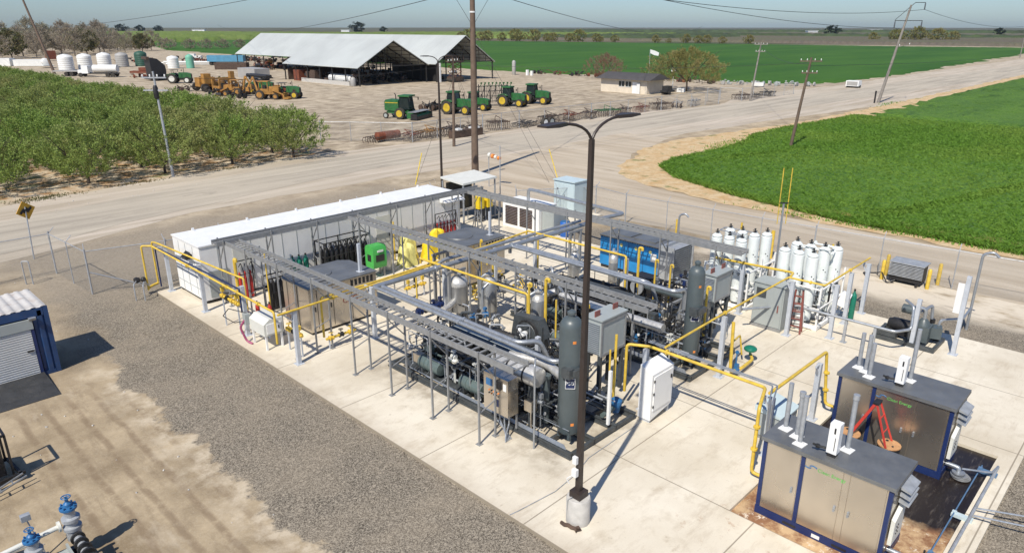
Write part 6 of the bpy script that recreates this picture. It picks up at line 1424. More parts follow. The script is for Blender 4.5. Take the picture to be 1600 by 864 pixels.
def fence(label, pts, h, step, z=GZ, barb=False, cat='fence', rail=True, r=.025, mid=False):
    t = thing('chain_link_fence', label, cat, (pts[0][0], pts[0][1], z), 'chain-link fences')
    mesh = MB(); rl = MB()
    for (x0, y0), (x1, y1) in zip(pts[:-1], pts[1:]):
        L = math.hypot(x1-x0, y1-y0); n = max(1, round(L/step)); d = ((x1-x0)/L, (y1-y0)/L)
        for k in range(n+1):
            if k == n and (x1, y1) != pts[-1]: continue
            x, y = x0+(x1-x0)*k/n, y0+(y1-y0)*k/n; m = MB(); cor = k in (0, n)
            m.tube([(x, y, z), (x, y, z+h+(.12 if cor else .03))], r*(1.6 if cor else 1.0), 8)
            if barb: m.tube([(x, y, z+h), (x-d[1]*.3, y+d[0]*.3, z+h+.3)], .018, 6)
            part('post', m, 'galv', t)
        mesh.add([(x0, y0, z+.04), (x1, y1, z+.04), (x1, y1, z+h-.02), (x0, y0, z+h-.02)], [(0, 1, 2, 3)])
        rl.tube([(x0, y0, z+h), (x1, y1, z+h)], r*.8, 6)
        if mid: rl.tube([(x0, y0, z+h*.5), (x1, y1, z+h*.5)], r*.7, 6)
    part('wire_mesh', mesh, 'mesh', t, smooth=False)
    if rail: part('top_rail', rl, 'galv', t)
    return t
fence('chain-link fence with slanted corner left of and behind the white building', [(-4.5, 41.4), (8.55, 41.4), (8.85, 36.7), (12.2, 35.8), (29.4, 35.9)], 2.15, 3.0, barb=True, mid=False)
fence('chain-link fence in front of the pale cabinet and along the dirt road on the right', [(33.2, 31.9), (37.9, 28.9), (37.3, 26.0), (37.9, 14.0), (38.7, 4.0), (39.3, -14)], 1.95, 3.1, barb=True)
t = thing('gate_brace', 'diagonal brace bars of the left fence corner', 'brace', (8.85, 36.7, GZ)); part('bar', MB().tube([(8.9, 36.7, 1.0), (11.0, 36.1, GZ+.1)], .03, 6), 'galv', t)

# bollards + caged unit
k = 0
for (x, y, h), wh in zip([(37.6, 10.3, .95), (38.4, 10.35, 1.05), (37.6, 8.2, .95), (38.6, 8.0, 1.05)], ['front left of the louvred unit', 'back left of the louvred unit', 'front right of the louvred unit', 'back right of the louvred unit']):
    single('bollard', 'yellow bollard '+wh+' by the fence', 'bollard', MB().lathe((x, y, GZ), [(.09, 0), (.09, h), (.07, h+.05), (.02, h+.08)], 14), 'yellow', (x, y, GZ), 'yellow bollards')
for (x, y, h, lean), wh in zip([(36.9, 15.9, 1.5, 0), (36.5, 17.6, 1.7, .05), (37.6, 12.9, 1.2, 0), (37.0, 22.0, 1.0, 0)], ['thickest, behind the left white frame', 'thin, left of the thick one', 'between the two white cylinder frames', 'short, behind the blue panelled unit']):
    single('bollard', 'yellow post '+wh, 'bollard', MB().tube([(x, y, GZ), (x+lean, y, h)], .10 if 'thickest' in wh else .055, 12), 'yellow', (x, y, GZ), 'yellow posts near the white cylinders')
t = thing('louvred_box', 'grey louvred transformer box between yellow bollards', 'transformer', (37.4, 8.4, GZ))
part('body', MB().box(37.5, 8.5, GZ+.15, 38.4, 9.95, .95), 'black', t)
m = MB()
for kk in range(9): m.box(37.4, 8.45, .3+kk*.07, 37.5, 10.0, .335+kk*.07)
part('louvres', m, 'galv', t); part('cover', MB().box(37.4, 8.42, .95, 38.45, 10.02, 1.0), 'galv', t); part('skid', MB().box(37.35, 8.6, GZ, 38.3, 8.7, GZ+.14).box(37.35, 9.7, GZ, 38.3, 9.8, GZ+.14), 'black', t)
single('hose', 'black hose looping on the dirt beside the louvred transformer box', 'hose', MB().pipe([(37.3, 10.9, GZ+.05), (37.9, 11.3, GZ+.05), (38.3, 10.8, GZ+.05), (37.5, 10.3, GZ+.4), (37.1, 9.9, GZ+.04), (37.3, 9.6, .1)], .03, 7), 'black', (37.3, 10.9, GZ))

# caution sign behind the fence
t = thing('road_sign', 'orange and black road sign on a post leaning behind the left fence', 'sign', (8.4, 45.1, GZ))
part('post', MB().tube([(8.4, 45.1, GZ), (8.6, 45.5, 2.75)], .035, 8), 'galv', t)
d = MB(); d.obox((8.6, 45.5, 2.55), (.75, .03, .75), .3, 0, 0, PI/4*.8); part('panel', d, 'sign', t)
d = MB()
for k in (-1, 0, 1): d.obox((8.6+.18*k, 45.46-.01+.055*k, 2.55+.02*k), (.12, .02, .34), .3, 0, 0, PI/4)
part('arrow_mark', d, 'black', t)
single('hoop_stand', 'bent pipe hoop standing on the dirt by the left fence', 'stand', MB().pipe([(7.0, 40.6, GZ), (7.0, 40.6, 1.1), (7.25, 40.4, 1.1), (7.25, 40.4, GZ)], .03, 7), 'galv', (7, 40.6, GZ))
t = thing('gas_riser', 'black valve cluster on two bent risers at the left end of the pad', 'valve', (10.3, 34.9, GZ))
part('riser', MB().pipe([(10.0, 34.3, GZ), (10.0, 34.3, .7), (10.3, 34.7, .75), (10.6, 34.8, .4)], .03, 8), 'galv', t); part('riser', MB().pipe([(10.3, 34.0, GZ), (10.3, 34.0, .65), (10.5, 34.4, .7), (10.75, 34.6, .4)], .03, 8), 'galv', t)
part('valve', MB().lathe((10.3, 34.7, .75), [(.12, -.12), (.15, 0), (.1, .12)], 12, 0, 'X').ball((10.55, 34.6, .75), .13), 'black', t)

# ================================================================== BLUE SHIPPING CONTAINER (left edge)
sc = thing('shipping_container', 'blue shipping container with white roller door at the left edge', 'container', (5.4, 28.8, GZ))
X1, Y0, Y1, X0, H = 5.4, 28.75, 31.2, -0.7, 2.5
m = MB()
def corr(ax, a, b_, fixed, sgn_, z0, z1, mb_):
    n = int(abs(b_-a)/.28); prof = []
    for k in range(n):
        u = a+(b_-a)*k/n; s = (b_-a)/n
        prof += [(u, 0), (u+s*.25, 0), (u+s*.4, .05), (u+s*.75, .05), (u+s*.9, 0)]
    prof.append((b_, 0)); vs = []
    for zz in (z0, z1):
        for u, v in prof: vs.append((fixed+sgn_*v, u, zz) if ax == 'Y' else (u, fixed+sgn_*v, zz))
    N = len(prof); mb_.add(vs, [(i, i+1, N+i+1, N+i) for i in range(N-1)])
corr('Y', Y0+.2, Y1-.15, X1-.06, 1, .05, H-.1, m); part('end_wall', m, 'cblue', sc)
m = MB(); corr('X', 4.9, X1-.12, Y0+.05, -1, .05, H-.1, m); corr('X', X0+.1, 2.2, Y0+.05, -1, .05, H-.1, m); parts('side_wall', m, 'cblue', sc)
m = MB(); m.box(X0, Y1-.06, .05, X1-.1, Y1-.02, H-.1).box(X0, Y0+.2, .05, X0+.05, Y1-.1, H-.1); part('back_wall', m, 'cblue', sc)
for (x, y) in ((X1-.14, Y0), (X1-.14, Y1-.15), (X0, Y0), (X0, Y1-.15)): part('corner_post', MB().box(x, y, GZ, x+.15, y+.16, H), 'cblue', sc)
m = MB(); m.box(X0+.16, Y0, H-.3, X1-.15, Y0+.04, H-.01).box(X0+.16, Y1-.04, H-.13, X1-.15, Y1, H-.01).box(X1-.05, Y0+.17, H-.13, X1, Y1-.16, H-.01).box(X0+.16, Y0, GZ, X1-.15, Y0+.08, .05).box(X1-.06, Y0+.17, GZ, X1, Y1-.16, .06); part('rails', m, 'cblue', sc)
m = MB(); n = 20; prof = []
for k in range(n): u = X0+(X1-X0)*k/n; s = (X1-X0)/n; prof += [(u, 0), (u+s*.3, 0), (u+s*.45, .03), (u+s*.8, .03), (u+s*.95, 0)]
prof.append((X1, 0)); vs = [(u, y, H+.0+v) for y in (Y0+.01, Y1-.01) for u, v in prof]; N = len(prof); m.add(vs, [(i, i+1, N+i+1, N+i) for i in range(N-1)]); 
M['croof'] = simple('rusty_white_roof', (0.55, 0.53, 0.50), .6, 0, .2, 1.0, .55, (0.26, 0.16, 0.11)); part('roof', m, 'croof', sc)
m = MB()
for k in range(20): z = .0+k*.088; m.extr([(Y0+.02, z), (Y0-.02, z+.02), (Y0-.02, z+.06), (Y0+.02, z+.085)], 'X', 2.25, 4.75)
M['roller'] = simple('roller_door_white', (0.62, 0.62, 0.60), .45, .1, .08, 1); rd = part('roller_door', m, 'roller', sc)
part('lock', MB().box(4.5, Y0-.06, .95, 4.7, Y0-.021, 1.0), 'black', rd)
part('door_header', MB().box(2.2, Y0-.05, 1.78, 4.85, Y0+.06, 2.15), 'cabgrey', sc); part('door_frame', MB().box(4.76, Y0-.03, GZ, 4.86, Y0+.04, 1.779), 'nblue', sc)
part('lamp', MB().box(4.75, Y0-.14, 2.12, 4.95, Y0-.01, 2.22).obox((4.85, Y0-.18, 2.2), (.22, .06, .12), 0, 0, .6), 'silver', sc)
part('roof_vent', MB().lathe((3.9, 30.8, H+.03), [(.1, 0), (.12, .05), (.05, .08)], 12), 'ypale', sc)
single('steel_ramp', 'dark steel ramp plate lying in front of the roller door', 'ramp', MB().add([(2.0, 26.7, GZ+.02), (4.85, 26.7, GZ+.02), (4.85, Y0-.03, .06), (2.0, Y0-.03, .06), (2.0, 26.7, GZ), (4.85, 26.7, GZ), (4.85, Y0-.03, GZ), (2.0, Y0-.03, GZ)], [(0, 1, 2, 3), (4, 7, 6, 5), (0, 4, 5, 1), (1, 5, 6, 2), (2, 6, 7, 3), (3, 7, 4, 0)]), 'steelplate', (2, 26.7, GZ))

# ================================================================== VALVE MANIFOLD, bottom left
vm = thing('valve_manifold', 'large steel valve manifold with blue flanges at the bottom left corner', 'valve manifold', (2.6, 17.3, GZ))
def bigvalve(x, y, zt, s):
    m = MB(); m.lathe((x, y, zt-1.15*s), [(.16*s, 0), (.16*s, .25*s), (.2*s, .28*s), (.2*s, .36*s), (.13*s, .38*s), (.13*s, .5*s), (.2*s, .52*s), (.2*s, .6*s), (.12*s, .62*s), (.12*s, .82*s)], 20)
    v = part('valve_body', m, 'galv', vm)
    m = MB(); m.lathe((x, y, zt-.33*s), [(.17*s, 0), (.19*s, .02*s), (.19*s, .07*s), (.1*s, .09*s), (.09*s, .16*s), (.04*s, .2*s), (.03*s, .33*s)], 20)
    for k in range(8): a = 2*PI*k/8; m.lathe((x+.155*s*math.cos(a), y+.155*s*math.sin(a), zt-.25*s), [(.022*s, 0), (.022*s, .05*s)], 8)
    hwheel(m, (x, y, zt), .1*s); part('blue_bonnet', m, 'vblue', v)
bigvalve(2.75, 17.3, 1.6, 1.0); bigvalve(1.9, 17.15, 1.25, .95)
part('pipe', MB().tube([(1.2, 17.35, .78), (2.55, 17.4, .85)], .06, 12).lathe((2.5, 17.4, .85), [(.13, -.03), (.13, .03)], 14, 0, 'X').lathe((1.15, 17.35, .78), [(.09, -.12), (.09, .05)], 12, 0, 'X'), 'cream', vm)
part('pipe', MB().pipe([(2.75, 17.0, .6), (2.75, 16.4, .55), (2.6, 15.8, .5)], .1, 12).pipe([(1.9, 17.2, .4), (1.9, 16.6, .3), (1.0, 16.4, .3)], .1, 12).pipe([(0.6, 17.6, .5), (1.1, 17.6, .7), (1.2, 17.35, .78)], .08, 10), 'galv', vm)
m = MB()
for k in range(5): m.lathe((2.75, 17.0-k*.25, .6), [(.16, -.03), (.16, .03)], 14, 0, 'Y')
parts('flange', m, 'dark', vm)
part('trough', MB().box(2.15, 16.3, .30, 2.5, 17.15, .36).box(2.1, 16.3, .30, 2.15, 17.15, .5).box(2.5, 16.3, .30, 2.55, 17.15, .5), 'cabgrey', vm)
part('skid_base', MB().box(0.4, 15.8, GZ, 3.0, 15.95, .1).box(0.4, 17.4, GZ, 3.0, 17.55, .1).box(.5, 15.95, GZ, .65, 17.4, .1).box(2.8, 15.95, GZ, 2.95, 17.4, .1), 'black', vm)
pipes_random(vm, (0.3, 15.9, .1, 1.9, 17.6, .7), 12, 91, ['galv', 'dark', 'cream', 'silver'], (.03, .06))
part('gauge_stand', MB().bar((2.2, 17.9, GZ), (2.0, 18.1, 1.0), .03).box(1.9, 18.0, .95, 2.1, 18.15, 1.1), 'galv', vm)
part('vessel', MB().lathe((.85, 17.9, GZ), [(.35, 0), (.38, .1), (.38, 1.1), (.3, 1.25), (.1, 1.35)], 20), 'galv', vm)
tk = thing('separator_trailer', 'dark framed separator equipment cut off by the left image edge', 'machine', (2.0, 22.3, GZ))
part('frame', MB().bar((1.0, 21.5, .12), (2.7, 21.9, .12), .08).bar((1.0, 22.8, .12), (2.5, 23.0, .12), .08).bar((2.6, 21.8, .12), (2.5, 23.0, .12), .08).bar((2.45, 22.0, .1), (2.45, 22.0, 1.35), .06).bar((2.45, 23.0, .1), (2.45, 23.0, 1.35), .06).bar((2.45, 22.0, 1.35), (2.45, 23.0, 1.35), .06).bar((1.0, 22.0, 1.35), (2.45, 22.0, 1.35), .06), 'black', tk)
part('tank', MB().lathe((1.7, 22.5, .7), [(.1, -.7), (.4, -.65), (.42, -.6), (.42, .5), (.3, .6)], 20, 0, 'Y'), 'galv', tk)
part('engine', MB().box(1.2, 22.0, .15, 2.3, 22.4, 1.1), 'dark', tk)
part('ladder', MB().bar((1.5, 21.3, .05), (2.6, 21.6, .25), .04).bar((1.5, 21.1, .05), (2.65, 21.4, .25), .04).bar((1.7, 21.15, .08), (1.7, 21.35, .08), .03).bar((2.0, 21.2, .12), (2.0, 21.4, .12), .03).bar((2.3, 21.3, .18), (2.3, 21.5, .18), .03), 'silver', tk)

# ================================================================== POWER POLES AND WIRES
def pin(m, x, y, z, r=.05, h=.18): m.lathe((x, y, z), [(r*.5, 0), (r, h*.3), (r*.7, h*.5), (r, h*.7), (r*.5, h)], 8)
def upole(label, x, y, h, r, mat, top, lean=(0, 0), armdir=0.0):
    t = thing('utility_pole', label, 'utility pole', (x, y, GZ), None)
    lx, ly = lean; part('pole', MB().tube([(x, y, GZ), (x+lx*.5, y+ly*.5, h*.5), (x+lx, y+ly, h)], r, 10, 0, r*.6), mat, t)
    X, Y = x+lx, y+ly; c, s = math.cos(armdir), math.sin(armdir)
    if top == 'dist':
        for dz, L in ((.35, 1.1), (1.5, .8)):
            a = part('crossarm', MB().bar((X-c*L, Y-s*L, h-dz), (X+c*L, Y+s*L, h-dz), .1, .12), mat, t)
            m = MB()
            for u in (-L*.9, -L*.35, L*.35, L*.9): pin(m, X+c*u, Y+s*u, h-dz+.06)
            part('insulator', m, 'label', a)
    if top == 'trans':
        for sd, z, L in ((1, h-.15, 2.2),):
            a = part('top_arm', MB().pipe([(X, Y, h-.2), (X+c*.6, Y+s*.6, h+.35), (X+c*L, Y+s*L, h+.35)], .05, 8), 'wire', t)
            part('insulator', MB().lathe((X+c*L, Y+s*L, h-.75), [(.08, 0), (.1, .1), (.1, .9), (.05, 1.1)], 8), 'ins', a)
        a = part('crossarm', MB().bar((X-c*2.2, Y-s*2.2, h-2.4), (X+c*2.2, Y+s*2.2, h-2.4), .1).bar((X-c*2.2, Y-s*2.2, h-2.3), (X, Y, h-.2), .06), 'wire', t)
        for sd in (-1, 1): part('insulator', MB().lathe((X+sd*c*2.15, Y+sd*s*2.15, h-3.55), [(.08, 0), (.1, .1), (.1, .9), (.05, 1.1)], 8), 'ins', a)
        m = MB(); m.bar((X-c*.9, Y-s*.9, h-6.4), (X+c*.9, Y+s*.9, h-6.2), .09); a = part('lower_arm', m, mat, t); m = MB(); pin(m, X-c*.8, Y-s*.8, h-6.3, .07, .25); pin(m, X+c*.8, Y+s*.8, h-6.1, .07, .25); part('insulator', m, 'label', a)
    if top == 'xfmr':
        a = part('crossarm', MB().bar((X-c*1.0, Y-s*1.0, h-.5), (X+c*1.0, Y+s*1.0, h-.5), .1).bar((X-c*1.0, Y-s*1.0, h-1.5), (X+c*1.0, Y+s*1.0, h-1.5), .1), mat, t)
        m = MB()
        for u in (-.9, -.3, .3, .9): pin(m, X+c*u, Y+s*u, h-.45, .07, .22)
        part('insulator', m, 'label', a)
        part('cap', MB().lathe((X, Y, h-2.2), [(.15, 0), (.2, .1), (.2, .9), (.12, 1.1)], 12), 'black', t)
    return t, (X, Y)
upole('tall thick wooden transmission pole behind the white building, cut off by the top edge', 41.6, 44.9, 15.9, .32, 'wood', None)
bigp = bpy.context.scene.objects['utility_pole']
m = MB(); BX, BY = 41.6, 44.9
for s in (-1, 1):
    part('strut_insulator', MB().tube([(BX, BY, 14.95), (BX+s*1.15, BY-s*1.05, 14.55)], .06, 8), 'ins', bigp)
    part('brace_wire', MB().tube([(BX+s*1.15, BY-s*1.05, 14.55), (BX+s*.1, BY-s*.1, 12.3)], .015, 5), 'wire', bigp)
part('marker_plate', MB().lathe((BX, BY, 13.1), [(.245, 0), (.245, .12)], 12), 'label', bigp)
upole('slim wooden pole with many guy wires beside the yard fence', 50.6, 57.9, 9.0, .17, 'wood', 'dist', (0.25, 0.1), math.radians(20))
upole('short dark pole with white insulators at the corner of the green field', 74.9, 31.6, 9.1, .18, 'wood', 'dist', (0.2, -0.9), math.radians(-50))
upole('grey pole with white insulators at the far yard gate', 119.6, 58.6, 9.6, .17, 'woodg', 'dist', (0.4, -0.7), math.radians(-50))
upole('tall weathered transmission pole with dark hanging insulators by the road', 132.0, 41.6, 15.4, .26, 'woodg', 'trans', (1.2, -2.2), math.radians(-48))
upole('tall brown leaning pole with three crossarms at the upper left', 57.9, 232.4, 23, .36, 'wood', 'dist', (-3.5, 5), math.radians(-45))
upole('slim grey metal pole with insulators and transformers standing in the front orchard row', 23.0, 62.9, 8.6, .13, 'galv', 'xfmr', (-.25, .15), math.radians(-45))
upole('small distant utility pole with white fittings at the far right road edge', 372, 64.5, 11.5, .2, 'woodg', 'dist', (0, 0), math.radians(-40))
single('marker_post', 'thin black post at the foot of the weathered transmission pole', 'post', MB().tube([(131.0, 41.9, GZ), (131.0, 41.9, 1.9)], .14, 8), 'black', (131, 41.9, GZ))
def wire(label, a, b, sag, r=.022, n=24, mat='wire'):
    a = Vector(a); b = Vector(b); pts = []
    for k in range(n+1):
        f = k/n; p = a.lerp(b, f); p.z -= 4*sag*f*(1-f); pts.append(tuple(p))
    single('power_line', label, 'power line', MB().tube(pts, r, 5), mat, tuple(a), 'power lines')
TX, TY = 133.2, 39.4
wire('power line from above the picture to the top insulator of the weathered transmission pole', (41.6, 43.9, 16.2), (TX+1.45, TY-1.65, 14.7), 1.6, .03)
wire('power line from the thick wooden pole to the left insulator of the weathered transmission pole', (41.6, 44.9, 17.4), (TX-1.45, TY+1.6, 11.9), 1.4, .03)
wire('power line leaving the weathered transmission pole to the right edge', (TX+1.45, TY-1.65, 14.7), (TX+120, 36.5, 14.5), 2.6, .03)
wire('second power line leaving the weathered transmission pole to the right edge', (TX-1.45, TY+1.6, 11.9), (TX+120, 40.5, 12.2), 2.2, .025)
wire('power line from the thick wooden pole towards the upper left over the long shed', (BX-1.15, BY+1.05, 14.55), (150, 330, 13), 3.0, .03)
wire('power line falling from the top of the picture to the left horizon', (42.2, 45.5, 17.5), (52, 330, 13), 3.5, .03)
wire('power line from the thick wooden pole towards the horizon above the green field', (BX+1.15, BY-1.05, 14.55), (260, 150, 12.5), 3.0, .03)
wire('low wire from the slim wooden pole to the short dark pole', (50.8, 58.0, 8.4), (74.9, 30.9, 8.6), .5, .015)
wire('low wire from the short dark pole to the far gate pole', (75.0, 30.8, 8.5), (119.9, 58.0, 9.2), .9, .02)
wire('low wire from the short dark pole towards the right edge', (75.2, 30.8, 8.3), (330, 40, 8), 2.0, .02)
wire('low wire from the orchard edge pole to the slim wooden pole', (22.8, 63.0, 8.2), (50.8, 58.0, 8.3), .7, .012)
for k, (gx, gy) in enumerate([(62, 66), (60, 64.5), (58, 63)]): wire('guy wire from the slim wooden pole down to the yard fence, '+['farthest', 'middle', 'nearest'][k], (50.8, 58, 8.6), (gx, gy, GZ), 0, .012, 2)
for k, (px, py, gx, gy) in enumerate([(BX, BY, 35.5, 45.5), (BX, BY, 44.2, 37.6), (BX, BY, 43.6, 38.1)]):
    wire('guy wire of the thick wooden pole, '+['towards the light pole', 'with yellow guard, right', 'with yellow guard, left'][k], (px, py, 12.3-k*.5), (gx, gy, GZ), 0, .012, 2)
for k, (a, b) in enumerate([((43.9, 38.45, 2.6), (44.2, 37.6, GZ)), ((36.2, 45.4, 2.4), (35.5, 45.5, GZ))]): single('guy_guard', ['yellow guard on the guy wire right of the thick wooden pole', 'yellow guard on the guy wire left of the dark light pole'][k], 'guard', MB().tube([a, b], .035, 6), 'yplas', b)

# ================================================================== SHED AND YARD BUILDINGS
def gable(label, xa, xb, ya, yb, ez, rz, posts, wallR=False):
    t = thing('open_shed', label, 'shed', (xa, ya, GZ)); xc = (xa+xb)/2
    m = MB(); th = .12; ov = .6
    z0 = ez-ov*(rz-ez)/(xc-xa)
    vs = []
    for y in (ya-.4, yb):
        vs += [(xa-ov, y, z0), (xc, y, rz), (xb+ov, y, z0), (xb+ov, y, z0-th), (xc, y, rz-th), (xa-ov, y, z0-th)]
    m.add(vs, [(0, 1, 7, 6), (1, 2, 8, 7), (5, 11, 10, 4), (4, 10, 9, 3), (0, 6, 11, 5), (2, 3, 9, 8), (0, 5, 4, 1), (1, 4, 3, 2), (6, 7, 10, 11), (7, 8, 9, 10)])
    part('roof', m, 'roof', t)
    m = MB(); n = posts
    for k in range(n):
        y = ya+(yb-ya)*k/(n-1)
        for x in (xa, xb): m.bar((x, y, GZ), (x, y, ez-.15), .22)
        m.bar((xa, y, ez-.2), (xc, y, rz-.3), .14, .25).bar((xb, y, ez-.2), (xc, y, rz-.3), .14, .25).bar((xa, y, ez-.25), (xb, y, ez-.25), .12, .2)
        for f in (.25, .5, .75):
            m.bar((xa+(xc-xa)*f, y, ez-.2), (xa+(xc-xa)*f, y, ez+(rz-ez)*f-.3), .09); m.bar((xb+(xc-xb)*f, y, ez-.2), (xb+(xc-xb)*f, y, ez+(rz-ez)*f-.3), .09)
    part('frame', m, 'dark', t)
    m = MB()
    for k in range(12):
        f = (k+.5)/6; x = xa+(xc-xa)*f if f < 1 else xc+(xb-xc)*(f-1); z = ez+(rz-ez)*(1-abs(f-1))-.17 if True else 0
        m.bar((x, ya, z-.02), (x, yb-.2, z-.02), .06, .1)
    part('purlins', m, 'rustd', t)
    return t
s1 = gable('nearer open-sided gabled shed with corrugated roof', 90.7, 109.2, 134.0, 165.5, 4.1, 9.3, 7)
s2 = gable('longer open-sided gabled shed behind the nearer one', 110.2, 128.2, 131.5, 231.0, 4.4, 10.2, 18)
part('white_post', MB().bar((110.9, 131.2, GZ), (110.9, 131.2, 4.2), .45), 'white', s2)
part('wall_panel', MB().box(111.6, 132.5, GZ, 111.8, 150, 4.0), 'dark', s2)
part('back_wall', MB().box(91.2, 165.0, GZ, 108.9, 165.2, 2.6), 'rustd', s1)
def junk(name, label, cat, x0, y0, x1, y1, h, seed, mats, n=26, group='machinery stored in the sheds'):
    rnd = random.Random(seed); t = thing(name, label, cat, ((x0+x1)/2, (y0+y1)/2, GZ), group)
    for q, mt in enumerate(mats):
        m = MB()
        for k in range(n//len(mats)):
            x, y = rnd.uniform(x0, x1), rnd.uniform(y0, y1); z = rnd.uniform(GZ, h*.7); sz = rnd.uniform(.15, .5)*h
            w1 = rnd.random()
            if w1 < .4: m.obox((x, y, z+sz*.3), (sz*rnd.uniform(.4, 1.6), sz*rnd.uniform(.3, 1), sz*.5), rnd.uniform(0, 3), 0, rnd.uniform(-.3, .3))
            elif w1 < .8: m.bar((x, y, z), (min(x1, max(x0, x+rnd.uniform(-1.5, 1.5))), min(y1, max(y0, y+rnd.uniform(-1.5, 1.5))), z+rnd.uniform(-.1, .4)*h), .09)
            else: m.lathe((x, y, GZ+.45), [(.3, -.15), (.45, -.13), (.45, .13), (.3, .15)], 12, 0, rnd.choice('XY'))
        part(['framework', 'wheels', 'attachments'][q % 3], m, mt, t)
    return t
for k in range(7):
    x = 93.2+k % 3*5.5; y = 139+k//3*8
    junk('stored_machine', 'dark implement in the shade of the nearer shed, %s row %s from the left' % (['front', 'middle', 'back'][k//3], ORD[k % 3]), 'implement', x-2, y-2.2, x+2, y+2.2, 2.6, 200+k, ['dark', 'rustd', 'black'])
for k in range(12):
    y = 140+k*7.6; junk('stored_machine', 'rusty machine under the longer shed, %s bay from the front' % ORD[k], 'implement', 113, y-2.5, 118, y+2.5, 2.8, 230+k, ['rustd', 'dark', 'rust'] if k % 2 else ['rustd', 'cyel', 'dark'])
t = thing('tank', 'long white horizontal tank lying under the left eave of the nearer shed', 'tank', (91.6, 143, GZ), None)
part('shell', MB().lathe((92.2, 143.5, 1.1), [(.3, -5.2), (.85, -5.0), (.95, -4.7), (.95, 3.7), (.85, 4.0), (.3, 4.2)], 20, 0, 'Y'), 'tankw', t); part('cradle', MB().box(91.4, 140.4, GZ, 93, 140.7, .3).box(91.4, 145.4, GZ, 93, 145.7, .3), 'conc', t)
single('low_wall', 'low pale concrete wall along the left side of the nearer shed', 'wall', MB().box(90.0, 137, GZ, 90.3, 157, .75), 'conc', (90, 137, GZ))
single('tank', 'small pale upright tank at the front left corner of the nearer shed', 'tank', MB().lathe((90.2, 135.8, GZ), [(.55, 0), (.6, .1), (.6, 1.4), (.4, 1.8), (.1, 1.95)], 16), 'tankg', (90.2, 135.8, GZ))
single('wood_stack', 'tall dark stack of pallets at the left side of the nearer shed', 'pallets', MB().box(90.7, 152, GZ, 92.5, 154, 2.6).box(90.9, 154.2, GZ, 92.4, 156.4, 2.2), 'rustd', (91, 153, GZ))
single('container_bin', 'grey steel bin beside the far left of the nearer shed', 'bin', MB().box(86, 172, GZ, 90, 181, 2.3), 'tankg', (88, 176, GZ))
single('orange_bin', 'orange red box at the rear left corner of the nearer shed', 'bin', MB().box(90.6, 159, GZ, 92.8, 161.5, 2.4), 'rust', (91, 160, GZ))
single('beam_trailer', 'dark trailer with long rolls before the grey steel bin', 'trailer', MB().box(84.0, 163, .5, 86, 173, .75).tube([(84.5, 163, 1.0), (84.5, 173, 1.0)], .35, 10).tube([(85.4, 163, 1.0), (85.4, 173, 1.0)], .35, 10).tube([(84, 165, .4), (86, 165, .4)], .4, 10).tube([(84, 171, .4), (86, 171, .4)], .4, 10), 'dark', (85, 168, GZ))
# scissor lift
t = thing('scissor_lift', 'red and grey raised work platform in front of the longer shed', 'lift', (113.8, 129.5, GZ))
part('base', MB().box(112.6, 128.3, GZ+.3, 115.6, 130.7, 1.1), 'rustd', t)
m = MB()
for k in range(3):
    z = 1.1+k*1.1
    for y in (128.6, 130.4): m.bar((112.8, y, z), (115.4, y, z+1.1), .1).bar((115.4, y, z), (112.8, y, z+1.1), .1)
part('scissor_arms', m, 'rust', t)
m = MB(); m.box(112.4, 128.2, 4.4, 115.8, 130.8, 4.6)
for x in (112.4, 114.1, 115.7):
    for y in (128.2, 130.7): m.bar((x, y, 4.6), (x, y, 5.7), .08)
for z in (5.1, 5.7): m.bar((112.4, 128.2, z), (115.8, 128.2, z), .07).bar((112.4, 130.7, z), (115.8, 130.7, z), .07).bar((112.4, 128.2, z), (112.4, 130.7, z), .07)
part('platform', m, 'rustd', t); part('wheel', MB().tube([(112.9, 128.2, .4), (112.9, 130.8, .4)], .4, 12).tube([(115.3, 128.2, .4), (115.3, 130.8, .4)], .4, 12), 'rubber', t)
# small house
t = thing('small_house', 'small cream block building with dark low roof beside the big tree', 'building', (117.8, 78.5, GZ))
part('wall', MB().box(117.8, 78.8, GZ, 123.5, 89.7, 2.45), 'stucco', t)
m = MB(); xa, xb, ya, yb, z0, z1 = 116.9, 124.4, 77.6, 90.5, 2.46, 3.6; m.add([(xa, ya, z0), (xb, ya, z0), (xb, yb, z0), (xa, yb, z0), ((xa+xb)/2, ya+.2, z1), ((xa+xb)/2, yb-.2, z1)], [(3, 2, 1, 0), (0, 1, 4), (2, 3, 5), (0, 4, 5, 3), (1, 2, 5, 4)]); part('roof', m, 'shingle', t)
for y0, y1 in ((84.0, 85.3), (82.4, 83.7)):
    wn = part('window', MB().box(117.76, y0, 1.1, 117.79, y1, 2.1), 'glass', t); part('window_frame', MB().box(117.74, y0-.08, 1.02, 117.755, y1+.08, 1.09).box(117.74, y0-.08, 2.11, 117.755, y1+.08, 2.18).box(117.74, (y0+y1)/2-.03, 1.09, 117.755, (y0+y1)/2+.03, 2.11), 'white', wn)
part('door', MB().box(117.76, 81.1, GZ, 117.79, 82.1, 2.0), 'white', t)
single('white_board', 'white board leaning beside the door of the cream block building', 'board', MB().box(117.5, 80.2, GZ, 117.6, 80.9, 1.9), 'label', (117.5, 80.5, GZ))
single('parked_trailer', 'dark small trailer between the cream building and the big tree', 'trailer', MB().box(119, 75.2, .4, 122, 76.6, .7).box(119.5, 75.3, .7, 121.2, 76.5, 1.5).tube([(120, 75, .35), (120, 76.8, .35)], .35, 10), 'dark', (120, 76, GZ))
